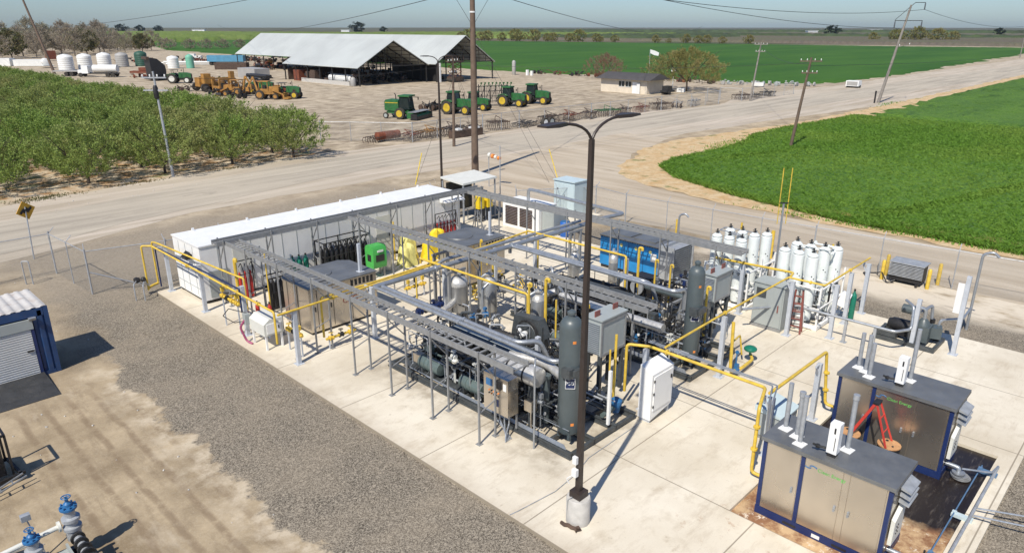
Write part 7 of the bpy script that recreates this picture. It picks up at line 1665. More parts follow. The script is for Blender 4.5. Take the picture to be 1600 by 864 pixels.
t = thing('flagpole', 'flagpole with small pale flag behind the cream block building', 'flagpole', (165, 110, GZ)); part('pole', MB().tube([(165, 110, GZ), (165, 110, 6.6)], .07, 8), 'galv', t); part('flag', MB().add([(165, 110, 6.5), (165.8, 109.1, 6.2), (166.5, 108.2, 5.7), (166.4, 108.3, 4.9), (165.7, 109.2, 5.1), (165, 110, 5.6), ], [(0, 1, 4, 5), (1, 2, 3, 4)]), 'label', t)
single('water_tank', 'small white tank on a stand between flagpole and big tree', 'tank', MB().lathe((136, 84.5, 3.0), [(.3, 0), (.5, .1), (.5, .7), (.2, .9)], 12).bar((136, 84.5, GZ), (136, 84.5, 3.0), .15), 'tankw', (136, 84.5, GZ))
single('vertical_tank', 'slim grey upright tank at the far edge of the yard beside the crop', 'tank', MB().lathe((142.2, 137.6, GZ), [(.45, 0), (.5, .1), (.5, 3.4), (.3, 3.7), (.05, 3.8)], 16), 'tankg', (142.2, 137.6, GZ))
single('white_stand', 'small white stand right of the slim grey tank', 'stand', MB().box(143.5, 133.8, GZ, 144.1, 134.4, 1.3).box(143.5, 132.2, GZ, 144, 132.8, 1.1), 'white', (143.5, 133.8, GZ))
t = thing('cargo_trailer', 'white box trailer beside the road near the weathered transmission pole', 'trailer', (164, 55.6, GZ)); part('box', MB().box(161.0, 55.2, .25, 162.8, 57.8, 1.35), 'white', t); part('opening', MB().box(160.96, 55.4, .4, 160.999, 57.6, 1.2), 'tankg', t); part('wheel', MB().tube([(162, 55.1, .2), (162, 57.9, .2)], .28, 12), 'rubber', t)
single('white_boat_shape', 'pale covered trailer at the field edge right of the big tree', 'trailer', MB().obox((150.5, 72.3, .4), (1.2, 2.4, .7), .3), 'tankw', (150.5, 72.3, GZ))

# ================================================================== MACHINES
def wheel_part(t, x, y, r, w_, hub='wheel'):
    pr = [(r*.62, -w_/2), (r*.96, -w_/2), (r, -w_*.3), (r, w_*.3), (r*.96, w_/2), (r*.62, w_/2)]
    wp = part('wheel', MB().lathe((x, y, r), pr, 22, 0, 'Y'), 'rubber', t)
    part('rim', MB().lathe((x, y, r), [(r*.2, -w_*.53), (r*.6, -w_*.52), (r*.62, 0), (r*.6, w_*.52), (r*.2, w_*.53)], 18, 0, 'Y'), hub, wp)
def tractor(label, loc, rz, sc=1.0, dual=False, mat='green', hub='wheel', cabin=True):
    t = thing('tractor', label, 'tractor', (0, 0, 0), 'tractors in the yard')
    m = MB(); m.extr([(.2, .95), (2.35, .95), (2.45, 1.2), (2.4, 1.75), (1.6, 1.95), (.2, 1.98)], 'Y', -.38, .38); part('hood', m, mat, t)
    part('grille', MB().box(2.42, -.3, 1.0, 2.47, .3, 1.6), 'black', t)
    part('chassis', MB().box(-1.2, -.3, .6, 2.3, .3, .95).box(-1.3, -.5, .7, .1, .5, 1.2), 'dark', t)
    if cabin:
        part('cab_glass', MB().add([(-1.1, -.68, 1.3), (.25, -.62, 1.3), (.25, .62, 1.3), (-1.1, .68, 1.3), (-1.0, -.62, 2.72), (.05, -.58, 2.72), (.05, .58, 2.72), (-1.0, .62, 2.72)], [(3, 2, 1, 0), (4, 5, 6, 7), (0, 1, 5, 4), (1, 2, 6, 5), (2, 3, 7, 6), (3, 0, 4, 7)]), 'glass', t)
        m = MB()
        for a, b_ in (((-1.1, -.69, 1.3), (-1.0, -.63, 2.72)), ((.27, -.63, 1.3), (.07, -.6, 2.72)), ((-1.1, .69, 1.3), (-1.0, .63, 2.72)), ((.27, .63, 1.3), (.07, .6, 2.72))): m.bar(a, b_, .08)
        part('cab_frame', m, 'black', t); part('cab_roof', MB().box(-1.2, -.75, 2.73, .2, .75, 2.92), mat, t)
    else:
        m = MB()
        for sy_ in (-.5, .5): m.bar((-1.0, sy_, 1.2), (-1.0, sy_, 2.4), .07)
        m.box(-1.3, -.6, 2.4, 0, .6, 2.47); part('canopy', m, 'dark', t); part('seat', MB().box(-.9, -.25, 1.2, -.5, .25, 1.7), 'black', t)
    part('exhaust', MB().tube([(1.0, .25, 1.9), (1.0, .25, 2.75)], .05, 8), 'black', t)
    for s in (-1, 1):
        m = MB(); m.extr([(-1.75, 1.2), (-1.6, 1.65), (-1.2, 1.85), (-.6, 1.85), (-.2, 1.6), (-.25, 1.55), (-.65, 1.78), (-1.15, 1.78), (-1.52, 1.6)], 'Y', s*.55, s*1.15); part('fender', m, mat, t)
        wheel_part(t, -.9, s*.95, .88, .5, hub); wheel_part(t, 1.75, s*.85, .6, .38, hub)
    parts('mirror', MB().bar((.2, -.6, 2.3), (.4, -1.0, 2.3), .04).box(.35, -1.1, 2.15, .42, -.95, 2.45).bar((.2, .6, 2.3), (.4, 1.0, 2.3), .04).box(.35, .95, 2.15, .42, 1.1, 2.45), 'black', t)
    t.location = loc; t.rotation_euler = (0, 0, rz); t.scale = (sc, sc, sc); return t
HD = math.radians(-72)
tractor('green tractor with tracked rear and cab, standing between the windrower and the small tractor', (71.2, 80.6, GZ), HD, 1.12)
tractor('smaller dark green cab tractor partly behind the thick wooden pole', (76.6, 82.2, GZ), HD, 0.95)
tractor('green cab tractor hitched to the tall folded sprayer frame', (84.3, 82.2, GZ), HD, 1.08)
tractor('rightmost green cab tractor in the yard', (90.0, 82.2, GZ), HD, 1.12)
# folded frame implement
t = thing('folded_cultivator', 'tall folded green frame implement behind a tractor', 'implement', (82.5, 85.5, GZ)); m = MB()
for k in range(7):
    x = 80.0+k*.75; y = 86.5-k*.55; m.bar((x, y, .5), (x+.3, y+.4, 3.3), .1); m.bar((x, y, .5+k*.1), (x+.9, y-.5, 3.0), .07)
for z in (.6, 1.4, 2.2, 3.0): m.bar((80.0, 86.6, z), (84.6, 83.1, z+.15), .09)
for k in range(22): x = 80.0+k*.21; m.bar((x, 86.6-k*.16, .4), (x+.1, 86.5-k*.16, 3.1), .035)
part('frame', m, 'dark', t)
m = MB()
for k in range(9): x = 81.0+k*.5; m.bar((x, 86.0-k*.35, 2.9), (x+.35, 85.8-k*.35, 3.6), .09).obox((x+.2, 85.9-k*.35, 3.5), (.3, .1, .25), .4)
part('folded_arms', m, 'green', t)
# swather
t = thing('windrower', 'big green windrower with cab and wide cutting header', 'harvester', (0, 0, 0))
part('engine_body', MB().extr([(-2.6, 1.1), (-.4, 1.0), (-.4, 2.5), (-2.4, 2.55), (-2.6, 2.3)], 'Y', -.95, .95), 'green', t)
part('stripe', MB().box(-2.5, -.965, 2.1, -.5, -.952, 2.2), 'wheel', t)
part('chassis', MB().box(-2.4, -.8, .7, 1.4, .8, 1.0).box(-.4, -1.2, .8, .3, 1.2, 1.3), 'green', t)
part('cab_glass', MB().add([(-.35, -.85, 1.3), (1.2, -.8, 1.3), (1.2, .8, 1.3), (-.35, .85, 1.3), (-.3, -.8, 3.0), (.95, -.78, 3.0), (.95, .78, 3.0), (-.3, .8, 3.0)], [(3, 2, 1, 0), (4, 5, 6, 7), (0, 1, 5, 4), (1, 2, 6, 5), (2, 3, 7, 6), (3, 0, 4, 7)]), 'glass', t)
part('cab_roof', MB().box(-.45, -.95, 3.0, 1.3, .95, 3.2), 'green', t); part('exhaust', MB().pipe([(-1.6, .6, 2.5), (-1.6, .6, 3.1), (-1.8, .6, 3.3)], .07, 8), 'black', t)
part('header', MB().extr([(1.6, .25), (2.9, .15), (3.1, .35), (2.9, .75), (2.2, 1.05), (1.6, .95)], 'Y', -2.3, 2.3), 'green', t); part('header_opening', MB().box(2.95, -2.2, .12, 3.2, 2.2, .55).box(2.2, -2.35, .1, 3.2, -2.31, .9).box(2.2, 2.31, .1, 3.2, 2.35, .9), 'black', t)
part('header_cover', MB().box(1.7, -2.28, 1.06, 2.95, 2.28, 1.10), 'tray', t)
part('lift_arm', MB().bar((.8, -.7, 1.1), (1.8, -.9, .8), .16).bar((.8, .7, 1.1), (1.8, .9, .8), .16), 'green', t)
for s in (-1, 1): wheel_part(t, .1, s*1.5, .78, .5); wheel_part(t, -2.3, s*1.2, .42, .25, 'cabgrey')
parts('mirror', MB().bar((1.1, -.8, 2.9), (1.6, -1.25, 2.8), .05).box(1.55, -1.35, 2.45, 1.62, -1.15, 2.85).bar((1.1, .8, 2.9), (1.6, 1.25, 2.8), .05).box(1.55, 1.15, 2.45, 1.62, 1.35, 2.85), 'black', t)
t.location = (62.6, 82.0, GZ); t.rotation_euler = (0, 0, math.radians(-66))
t = junk('disc_harrow', 'rusty disc harrow left of the tracked tractor', 'implement', 70.4, 86.0, 73.6, 88.6, 1.5, 77, ['rustd', 'dark'], 34, None)
for x, y in ((71.2, 86.3), (72.8, 87.9)): part('wheel', MB().lathe((x, y, .5), [(.25, -.13), (.55, -.12), (.55, .12), (.25, .13)], 16, 0, 'Y'), 'rubber', t)
def backhoe(label, loc, rz, sc=1.0):
    t = thing('backhoe', label, 'backhoe', (0, 0, 0), 'yellow machines in the yard')
    part('body', MB().box(-1, -.5, .8, 2.2, .5, 1.6).extr([(.6, 1.6), (2.2, 1.6), (2.2, 1.9), (.6, 2.0)], 'Y', -.4, .4), 'cyel', t)
    m = MB()
    for x in (-.9, .5):
        for y in (-.6, .6): m.bar((x, y, 1.5), (x, y, 2.7), .09)
    m.box(-1.05, -.75, 2.7, .65, .75, 2.8); part('canopy', m, 'cyel', t); part('seat', MB().box(-.5, -.3, 1.5, 0, .3, 2.1), 'black', t)
    m = MB().bar((1.2, -.7, 1.5), (3.2, -.7, .7), .18).bar((1.2, .7, 1.5), (3.2, .7, .7), .18); m.extr([(3.0, .1), (3.9, .1), (3.8, .25), (3.3, .4), (3.1, 1.0), (3.0, 1.0)], 'Y', -1.1, 1.1); part('loader', m, 'cyel', t)
    part('boom', MB().bar((-1.3, 0, 1.0), (-2.0, .1, 3.4), .26).bar((-2.0, .1, 3.4), (-3.0, .1, 1.8), .22).extr([(-3.3, 1.2), (-2.7, 1.2), (-2.8, 1.8), (-3.2, 1.8)], 'Y', -.25, .45), 'cyel', t)
    for s in (-1, 1): wheel_part(t, -.8, s*.85, .72, .42, 'cyel'); wheel_part(t, 1.7, s*.8, .48, .3, 'cyel')
    t.location = loc; t.rotation_euler = (0, 0, rz); t.scale = (sc,)*3; return t
backhoe('yellow backhoe loader at the right end of the machinery row, bucket to the right', (62.8, 122, GZ), math.radians(-50), 1.12)
backhoe('yellow backhoe left of the rightmost one, boom raised', (61.6, 131, GZ), math.radians(120), 1.08)
tractor('old green open tractor behind the rightmost yellow backhoe', (66.0, 120.8, GZ), math.radians(-55), 1.1, cabin=False)
tractor('old green open tractor behind the middle yellow machines', (67.0, 133, GZ), math.radians(-50), 1.2, cabin=False)
tractor('old green tractor standing right of the tall dark harvester', (67.5, 172, GZ), math.radians(-40), 1.2, hub='cream', cabin=False)
t = thing('yellow_loader', 'yellow and orange stripped loader at the left of the yellow machines', 'loader', (62.2, 146, GZ), 'yellow machines in the yard')
part('body', MB().box(60.8, 145, .9, 64.0, 147.2, 2.6).box(63.0, 144.4, .8, 65.6, 146.4, 1.8), 'cyel', t); part('cab', MB().box(61.2, 143.6, 1.5, 62.6, 145, 3.4), 'cyel', t)
for x, y in ((61.2, 143.6), (64.6, 143.4), (61.3, 148), (64.4, 147.8)): part('wheel', MB().lathe((x, y, .75), [(.3, -.25), (.8, -.22), (.8, .22), (.3, .25)], 16, 0, 'Y'), 'rubber', t)
t = thing('fork_frame', 'yellow square frame machine between the stripped loader and the raised boom', 'machine', (62.5, 138, GZ), 'yellow machines in the yard')
m = MB()
for x in (61, 64.2):
    for y in (136.5, 139.5): m.bar((x, y, 0), (x, y, 2.7), .3)
m.bar((61, 136.5, 2.7), (64.2, 136.5, 2.7), .3).bar((61, 139.5, 2.7), (64.2, 139.5, 2.7), .3).bar((61, 136.5, 1.2), (61, 139.5, 1.2), .4).box(64, 138, 2.5, 64.8, 139, 4.0); part('frame', m, 'cyel', t); part('platform', MB().box(60.5, 132.8, .3, 65, 137, .9), 'rust', t)
junk('tyre_row', 'long row of black rolls in front of the yellow machines', 'rollers', 58.2, 124.5, 61.5, 140, 1.7, 91, ['black', 'rubber'], 60, None)
junk('implement', 'rusty implement behind the yellow stripped loader', 'implement', 57.5, 146, 61, 152, 1.4, 92, ['rustd', 'rubber'], 30, None)
for k in range(6): junk('old_machine', 'rusty brown machine in the second line behind the yellow machines, %s from the left' % ORD[k], 'machine', 64.5, 119+k*6.5, 68.5, 124+k*6.5, 2.3, 700+k, ['rustd', 'cyel', 'dark'] if k % 2 else ['rust', 'rustd', 'dark'], 30, 'second line of old machines')
junk('implement', 'old machinery pile between the dark harvester and the yellow machines', 'implement', 66, 148, 72, 158, 2.4, 93, ['rustd', 'dark', 'green'], 40, None)
# tall dark harvester
t = thing('tall_harvester', 'tall dark sloping machine behind the grey metal pole', 'harvester', (67.0, 186, GZ))
part('body', MB().extr([(66.2, .8), (69.4, .8), (69.6, 2.2), (69.4, 3.4), (67.8, 4.9), (66.4, 5.2), (66.0, 5.0)], 'Y', 184, 187.5), 'black', t)
part('base', MB().box(65.6, 183, .2, 70, 188, .8), 'dark', t)
for x in (66.2, 69.2): part('wheel', MB().lathe((x, 183, .6), [(.3, -.3), (.8, -.25), (.8, .25), (.3, .3)], 14, 0, 'Y'), 'rubber', t)
part('roof_part', MB().box(65.4, 184.2, 4.8, 66.1, 187.2, 5.4), 'rustd', t)
# tanks
def tank(label, x, y, r, h, mat):
    t = thing('storage_tank', label, 'tank', (x, y, GZ), 'poly tanks in the far yard')
    pr = [(r*.98, 0)]
    for k in range(6): pr += [(r, h*.8*(k+.15)/6), (r, h*.8*(k+.85)/6), (r*.985, h*.8*(k+.93)/6)]
    pr += [(r, h*.81), (r*.85, h*.9), (r*.4, h*.97), (r*.25, h*.98), (r*.25, h), (.05, h)]
    part('shell', MB().lathe((x, y, GZ), pr, 24), mat, t); return t
for a in [('first white upright tank from the left', 65.5, 249, 2.1, 4.6, 'tankw'), ('second white upright tank from the left', 71.2, 251, 2.0, 4.6, 'tankw'), ('third white upright tank from the left', 77.6, 254, 2.0, 4.7, 'tankw'),
          ('grey brown upright tank between white and dark green ones', 83.8, 257, 1.9, 4.5, 'tankg'), ('dark green upright tank', 90.0, 258, 1.9, 4.8, 'tankd'), ('low white tank right of the dark green one', 87.2, 240, 1.5, 2.6, 'tankw'),
          ('squat white tank behind the tall dark machine', 91.6, 236, 1.7, 3.8, 'tankw'), ('teal green upright tank beside the squat white one', 95.6, 233, 1.2, 4.2, 'tankt')]: tank(*a)
# tank truck
t = thing('tank_truck', 'old white tank truck parked in front of the upright tanks', 'truck', (61, 208, GZ))
D = Vector((.72, -.70, 0)); Nn = Vector((.70, .72, 0)); o = Vector((62.6, 207.3, 0)); RZ = math.atan2(D.y, D.x)
def L3(u, v, z): p = o+D*u+Nn*v; return (p.x, p.y, z)
part('tank', MB().tube([L3(-2.2, 0, 2.0), L3(-2.0, 0, 2.0), L3(3.6, 0, 2.0), L3(3.8, 0, 2.0)], .95, 16), 'tankw', t)
part('cab', MB().obox(L3(-4.0, 0, 1.8), (1.6, 2.2, 1.9), RZ), 'white', t); part('bonnet', MB().obox(L3(-5.3, 0, 1.3), (1.3, 1.5, .9), RZ), 'white', t); part('chassis', MB().obox(L3(-.6, 0, .85), (9.4, .9, .3), RZ), 'dark', t)
for u in (-5.2, 1.6, 2.9):
    for v in (-1.05, 1.05): part('wheel', MB().tube([L3(u, v-.18, .5), L3(u, v+.18, .5)], .52, 14), 'rubber', t)
part('windscreen', MB().obox(L3(-4.85, 0, 2.2), (.06, 1.8, .7), RZ), 'glass', t)
t = thing('flatbed_trailer', 'flatbed trailer left of the white tank truck', 'trailer', (60, 222, GZ)); part('deck', MB().obox((58.4, 217.5, 1.2), (9, 2.4, .3), RZ), 'tankg', t)
for u in (-1.2, .2): part('wheel', MB().tube([(58.4+D.x*u-Nn.x*1.1, 217.5+D.y*u-Nn.y*1.1, .5), (58.4+D.x*u+Nn.x*1.1, 217.5+D.y*u+Nn.y*1.1, .5)], .5, 12), 'rubber', t)
junk('red_implement', 'long red low implement right of the white tank truck', 'implement', 66.5, 192, 72.5, 202, 1.4, 94, ['rust', 'rust', 'dark'], 40, None)
single('red_trailer', 'red flat implement trailer beside the tall dark machine', 'trailer', MB().obox((70.5, 199, 1.2), (8, 2.2, .5), RZ).obox((71, 198.5, 1.9), (5, 1.6, .8), RZ), 'rust', (70.5, 199, GZ))
t = thing('blue_trailer', 'faded blue open trailer in the far yard', 'trailer', (110, 246, GZ)); part('box', MB().obox((112, 243, 2.1), (12, 2.6, 2.0), RZ), 'bluegrey', t)
for u in (-5, -3.8, 4): part('wheel', MB().tube([(112+D.x*u-Nn.x, 243+D.y*u-Nn.y, .5), (112+D.x*u+Nn.x, 243+D.y*u+Nn.y, .5)], .5, 12), 'rubber', t)
single('pallet_stack', 'dark stack of crates in front of the faded blue trailer', 'crates', MB().obox((102, 218, .9), (9.5, 3, 2.0), RZ), 'rustd', (102, 218, GZ))
junk('orange_truck', 'rusty orange old truck left of the long shed posts', 'truck', 105, 205, 110, 212, 2.6, 95, ['rust', 'rustd', 'dark'], 40, None)
single('pipe_stack', 'stack of white irrigation pipes in the far yard', 'pipes', (lambda m: [m.tube([(97+k*.5, 262-k*.8, GZ+.3+.35*(k % 3)), (112+k*.5, 245-k*.8, GZ+.3+.35*(k % 3))], .3, 6) for k in range(9)] and m)(MB()), 'tankw', (104, 255, GZ))
for k in range(5): junk('scrap_row', 'row of rusty farm scrap at the far edge of the yard, %s from the left' % ORD[k], 'scrap', 92+k*17, 285-k*12, 104+k*17, 296-k*12, 2.2, 300+k, ['rustd', 'rust', 'dark'], 45, 'scrap rows at the far yard edge')
for k in range(4): junk('scrap_pile', 'dark scrap pile behind the long shed on the left, %s from the left' % ORD[k], 'scrap', 128+k*9, 262-k*9, 138+k*9, 275-k*9, 3.0, 320+k, ['rustd', 'dark', 'black'], 45, 'scrap piles behind the shed')
t = thing('pickup', 'pale pickup truck far behind beside the scrap rows', 'truck', (122, 292, GZ)); part('body', MB().obox((122, 292, 1.0), (5.4, 2, 1.0), RZ).obox((121.4, 292.6, 1.8), (2, 1.9, .8), RZ), 'tankw', t); part('wheel', MB().obox((122, 292, .4), (4.6, 2.1, .7), RZ), 'rubber', t)
single('white_pipes', 'row of white covered bales at the far left behind the orchard', 'bales', MB().obox((56, 292, 1.2), (12, 3, 2.4), RZ).obox((64.5, 283, 1.0), (10, 3, 2.0), RZ), 'tankw', (58, 290, GZ))
single('round_tank', 'round pale tank on a trailer at the far left behind the orchard', 'tank', MB().lathe((65.0, 268, 1.7), [(.4, -1.8), (1.1, -1.5), (1.1, 1.5), (.4, 1.8)], 16, 0, 'Y').box(63.5, 265.5, .6, 66.5, 270.5, .8), 'tankw', (65, 268, GZ))
single('rusty_hopper', 'rusty brown hopper at the far left edge', 'hopper', MB().box(79, 322, .5, 82, 325, 3.6), 'rust', (80, 323, GZ))
# implements along the yard fence
fence('chain-link fence between the farm yard and the road', [(43.0, 72.0), (49.5, 63.6), (60, 63.3), (66.4, 63.3), (80, 62.4), (96, 61.4), (111.5, 60.2), (113.5, 63.5)], 2.1, 4.2, r=.035)
fence('short chain-link fence at the far side of the yard gate', [(118.0, 63.5), (118.8, 59.8), (138, 59.0)], 2.1, 4.0, r=.035)
imp = [(47.4, 66.8, 'rustd'), (50.5, 65.2, 'rust'), (53.2, 65.0, 'cyel'), (56.2, 64.6, 'rustd'), (59.2, 64.4, 'rustd'), (63.5, 64.2, 'rustd'), (68.0, 63.8, 'dark'), (72.5, 63.6, 'rustd'), (76.5, 63.4, 'rust'), (80.5, 63.2, 'rustd'), (84.5, 63.0, 'green'), (88.5, 62.9, 'rustd'), (92.5, 62.6, 'rust'), (97, 62.2, 'rustd'), (101.5, 61.9, 'tankg'), (106, 61.6, 'tankg'), (121.5, 61.0, 'rustd'), (126, 60.8, 'dark'), (130.5, 60.6, 'dark')]
for k, (x, y, mt) in enumerate(imp):
    rnd = random.Random(400+k); t = thing('tillage_implement', '%s tillage implement from the left in the row along the yard fence' % ORD[k], 'implement', (x, y, GZ), 'implements along the yard fence')
    m = MB()
    for q in range(3): m.bar((x-1.9, y-.9+q*.9, .85), (x+1.9, y-.9+q*.9, .85), .12)
    m.bar((x, y-1.0, .85), (x, y+1.0, .9), .14).bar((x-1.2, y-.9, .85), (x, y+.9, 1.5), .08).bar((x+1.2, y-.9, .85), (x, y+.9, 1.5), .08); part('frame', m, mt, t)
    m = MB()
    for q in range(3):
        for p in range(11):
            xx = x-1.85+p*.37+rnd.uniform(-.05, .05); yy = y-.9+q*.9; m.bar((xx, yy, .85+rnd.uniform(0, .25)), (xx+rnd.uniform(-.1, .1), yy+.25, .25), .05); m.bar((xx, yy+.25, .28), (xx, yy, GZ+.02), .05)
    part('tines', m, 'rustd' if k % 3 else mt, t)
    t.rotation_euler = (0, 0, rnd.uniform(-.45, .45)); t.scale = (rnd.uniform(.7, 1.05), rnd.uniform(.6, 1.0), rnd.uniform(.55, 1.05))
t = thing('rubber_wheel_roller', 'pair of black wheels of an implement beside the yard fence', 'implement', (68.6, 60.9, GZ)); wheel_part(t, 68.6, 60.9, .6, .4, 'label'); wheel_part(t, 69.8, 60.9, .6, .4, 'cabgrey'); part('axle', MB().bar((68, 61.2, .6), (71.5, 61.5, .7), .12), 'black', t)
single('red_tank', 'red horizontal tank lying in the brush by the yard fence', 'tank', MB().lathe((48.2, 66.4, .55), [(.1, -1.6), (.45, -1.5), (.45, 1.5), (.1, 1.6)], 14, 0, 'X'), 'rust', (48.2, 66.4, GZ))
t = thing('pipe_crate', 'long dark crate with two white lids against the yard fence', 'crate', (58, 62.6, GZ)); part('box', MB().box(54.3, 62.2, GZ, 59.0, 63.0, .75), 'rustd', t); part('lid', MB().box(55.0, 62.2, .76, 55.7, 62.9, .95).box(57.3, 62.2, .76, 58.5, 62.9, .95), 'tankw', t)
for k in range(9):
    y = 86+k*6.2; junk('scrap_row', 'low rusty parts along the crop edge of the yard, %s heap from the right' % ORD[k], 'scrap', 149.5, y-2.6, 152.5, y+2.6, 1.3, 500+k, ['rustd', 'rust'] if k % 2 else ['dark', 'rustd'], 24, 'scrap heaps along the crop edge')
for k in range(6):
    x, y = 151+k*1.6, 80-k*3.0; junk('scrap_row', 'pale parts heap right of the big tree, %s from the left' % ORD[k], 'scrap', x-1.2, y-1.4, x+1.2, y+1.4, 1.1, 520+k, ['tankg', 'cabgrey'], 16, 'pale heaps right of the big tree')

# ================================================================== TREES
def leaf_quads(pts, dirs, size, rs, flat=.5):
    n = len(pts); a = rs.normal(size=(n, 3)); a /= np.linalg.norm(a, axis=1)[:, None]
    d = dirs*flat+a*(1-flat); d /= np.linalg.norm(d, axis=1)[:, None]
    b = np.cross(d, rs.normal(size=(n, 3))); b /= (np.linalg.norm(b, axis=1)[:, None]+1e-9)
    L = size[0]*rs.uniform(.6, 1.3, (n, 1)); W = size[1]*rs.uniform(.6, 1.3, (n, 1))
    v = np.stack([pts-b*W*.5, pts+d*L*.5-b*W*.15, pts+d*L, pts+d*L*.5+b*W*.5], 1).reshape(-1, 3)
    f = np.arange(n*4).reshape(n, 4); return v, f
def np_mesh(name, V, F, mat):
    me = bpy.data.meshes.new(name); me.vertices.add(len(V)); me.vertices.foreach_set('co', V.astype(np.float32).ravel())
    me.loops.add(F.size); me.loops.foreach_set('vertex_index', F.astype(np.int32).ravel())
    me.polygons.add(len(F)); me.polygons.foreach_set('loop_start', np.arange(0, F.size, 4)); me.polygons.foreach_set('loop_total', np.full(len(F), 4))
    me.materials.append(M[mat]); me.update(calc_edges=True); return me
def tree(name, label, cat, H, R, trunk_h, nb, nl, lsize, lmat, bmat, seed, up=.6, group=None, low=.3, spread=1.0):
    """trunk with forked limbs; leaves follow many shoots so the outline stays uneven"""
    rs = np.random.RandomState(seed); t = thing(name, label, cat, (0, 0, 0), group)
    m = MB(); tips = []
    r0 = .035*H**.8
    m.tube([(0, 0, -.05), (.03, 0, trunk_h*.5), (0, .04, trunk_h)], r0, 8, 0, r0*.8)
    nl_ = 5
    for k in range(nl_):
        a = 2*PI*(k+rs.rand()*.6)/nl_; e = rs.uniform(.45, .75)
        p1 = Vector((math.cos(a)*R*.35, math.sin(a)*R*.35, trunk_h+(H-trunk_h)*.38*e*1.4)); p2 = Vector((math.cos(a)*R*.62, math.sin(a)*R*.62, trunk_h+(H-trunk_h)*.75*e*1.25))
        m.tube([(0, 0, trunk_h*.9), tuple(p1), tuple(p2)], r0*.55, 6, 0, r0*.16)
        for j in range(3):
            q = p1.lerp(p2, rs.rand()); b2 = a+rs.uniform(-1, 1); p3 = q+Vector((math.cos(b2)*R*.35, math.sin(b2)*R*.35, (H-trunk_h)*.28)); m.tube([tuple(q), tuple(p3)], r0*.25, 5, 0, r0*.08)
    part('trunk', m, bmat, t)
    # shoots
    P, Dn = [], []
    per = nl//nb
    for k in range(nb):
        a = rs.uniform(0, 2*PI); u = rs.rand()**.5; zf = rs.rand()
        env = math.sin(PI*min(1, max(.08, low*.5+zf*(1-low*.5))))**.55
        rr = R*u*env*spread*(1+.18*math.sin(3*a+seed)); z = trunk_h*.75+(H-trunk_h*.75)*(low*.3+(1-low*.3)*zf)*(1-.12*u)
        s = np.array([rr*math.cos(a), rr*math.sin(a), z*.92])
        d = np.array([math.cos(a)*u, math.sin(a)*u, up+.5*rs.rand()]); d /= np.linalg.norm(d); L = rs.uniform(.10, .24)*H*.75
        w = rs.rand(per)[:, None]; pts = s+d*L*w+rs.normal(size=(per, 3))*H*.022*(1.15-w*.7)
        P.append(pts); Dn.append(np.repeat(d[None], per, 0))
    P = np.concatenate(P); Dn = np.concatenate(Dn); P[:, 2] = np.maximum(P[:, 2], trunk_h*.45)
    V, F = leaf_quads(P, Dn, lsize, rs); me = np_mesh('crown', V, F, lmat)
    o = bpy.data.objects.new('crown', me); C.objects.link(o); o.parent = t; OFF[o.name] = (0, 0, 0); return t
# orchard
prot = [tree('orchard_tree', '', 'tree', 4.7, 3.05, .8, 300, 9000, (.24, .115), 'leaf', 'bark', 10+k, .75, 'orchard trees left of the yard', .16) for k in range(4)]
used = [False]*4; rnd = random.Random(5)
rows = [(10.9, 7), (16.9, 12), (23.0, 19), (29.2, 27), (35.2, 33)]
for ri, (rx, cnt) in enumerate(rows):
    off = [1.0, .3, 0, .2, -.9][ri]
    for k in range(cnt):
        i = rnd.randrange(4); y = 65.0+off+k*4.6+rnd.uniform(-.25, .25); x = rx+rnd.uniform(-.2, .2)
        a = rnd.uniform(0, 6.28); s = rnd.uniform(.88, 1.1)
        rowname = ['fifth', 'fourth', 'third', 'second', 'first'][ri]+' row from the yard'
        lb = ('orchard tree nearest the road in the '+rowname) if k == 0 else ('%s orchard tree back from the road in the %s' % (ORD[k] if k < 30 else 'thirty-'+['first', 'second', 'third', 'fourth'][k-30], rowname))
        if not used[i]:
            used[i] = True; prot[i].location = (x, y, GZ); prot[i].rotation_euler = (0, 0, a); prot[i].scale = (s,)*3; prot[i]['label'] = lb
        else: dup(prot[i], (x, y, GZ), a, lb, 'orchard trees left of the yard', s)
# far left grove
g = [tree('bare_tree', '', 'tree', 10, 5.2, 1.6, 130, 3600, (.75, .22), 'twig', 'barkg', 40+k, .5, 'grey leafless grove', .1) for k in range(2)]+[tree('grove_tree', '', 'tree', 9, 5.0, 1.0, 120, 3000, (.8, .45), 'corn', 'bark', 44, .5, 'grey leafless grove', .1)]
gu = [False]*3; rnd = random.Random(9)
sp = []
for r_ in range(4):
    for k in range(9-r_):
        px = 66+k*11.5+r_*7; py = 345+r_*26+k*11
        sp.append((px+rnd.uniform(-3, 3), py+rnd.uniform(-4, 4), r_, k))
for n_, (x, y, r_, k) in enumerate(sp):
    i = 2 if (r_ == 0 and k % 3 == 1) else rnd.randrange(2); s = rnd.uniform(1.0, 1.5)*(1+.04*r_)*(1.0 if k < 6 else .75)
    lb = 'grove tree %s from the left in the %s row at the upper left' % (ORD[k], ['front', 'second', 'third', 'rear'][r_])
    if not gu[i]: gu[i] = True; g[i].location = (x, y, GZ); g[i].scale = (s,)*3; g[i]['label'] = lb
    else: dup(g[i], (x, y, GZ), rnd.uniform(0, 6), lb, 'trees of the far left grove', s)
# willow scrub line behind the yard
bsh = tree('willow_bush', 'willow scrub bush first from the left in the line behind the far yard', 'bush', 5, 4.2, .3, 80, 1600, (.7, .25), 'twig', 'barkg', 60, .6, 'willow scrub line', .0)
bsh.location = (142, 452, GZ)
n_ = 0
for k in range(1, 24):
    x, y = 142+k*9.3+rnd.uniform(-2, 2), 452-k*3.2+(k > 12)*(k-12)*2.0+rnd.uniform(-4, 4)
    dup(bsh, (x, y, GZ), rnd.uniform(0, 6), 'willow scrub bush %s from the left in the line behind the far yard' % (ORD[k]), 'willow scrub line', rnd.uniform(.75, 1.35))
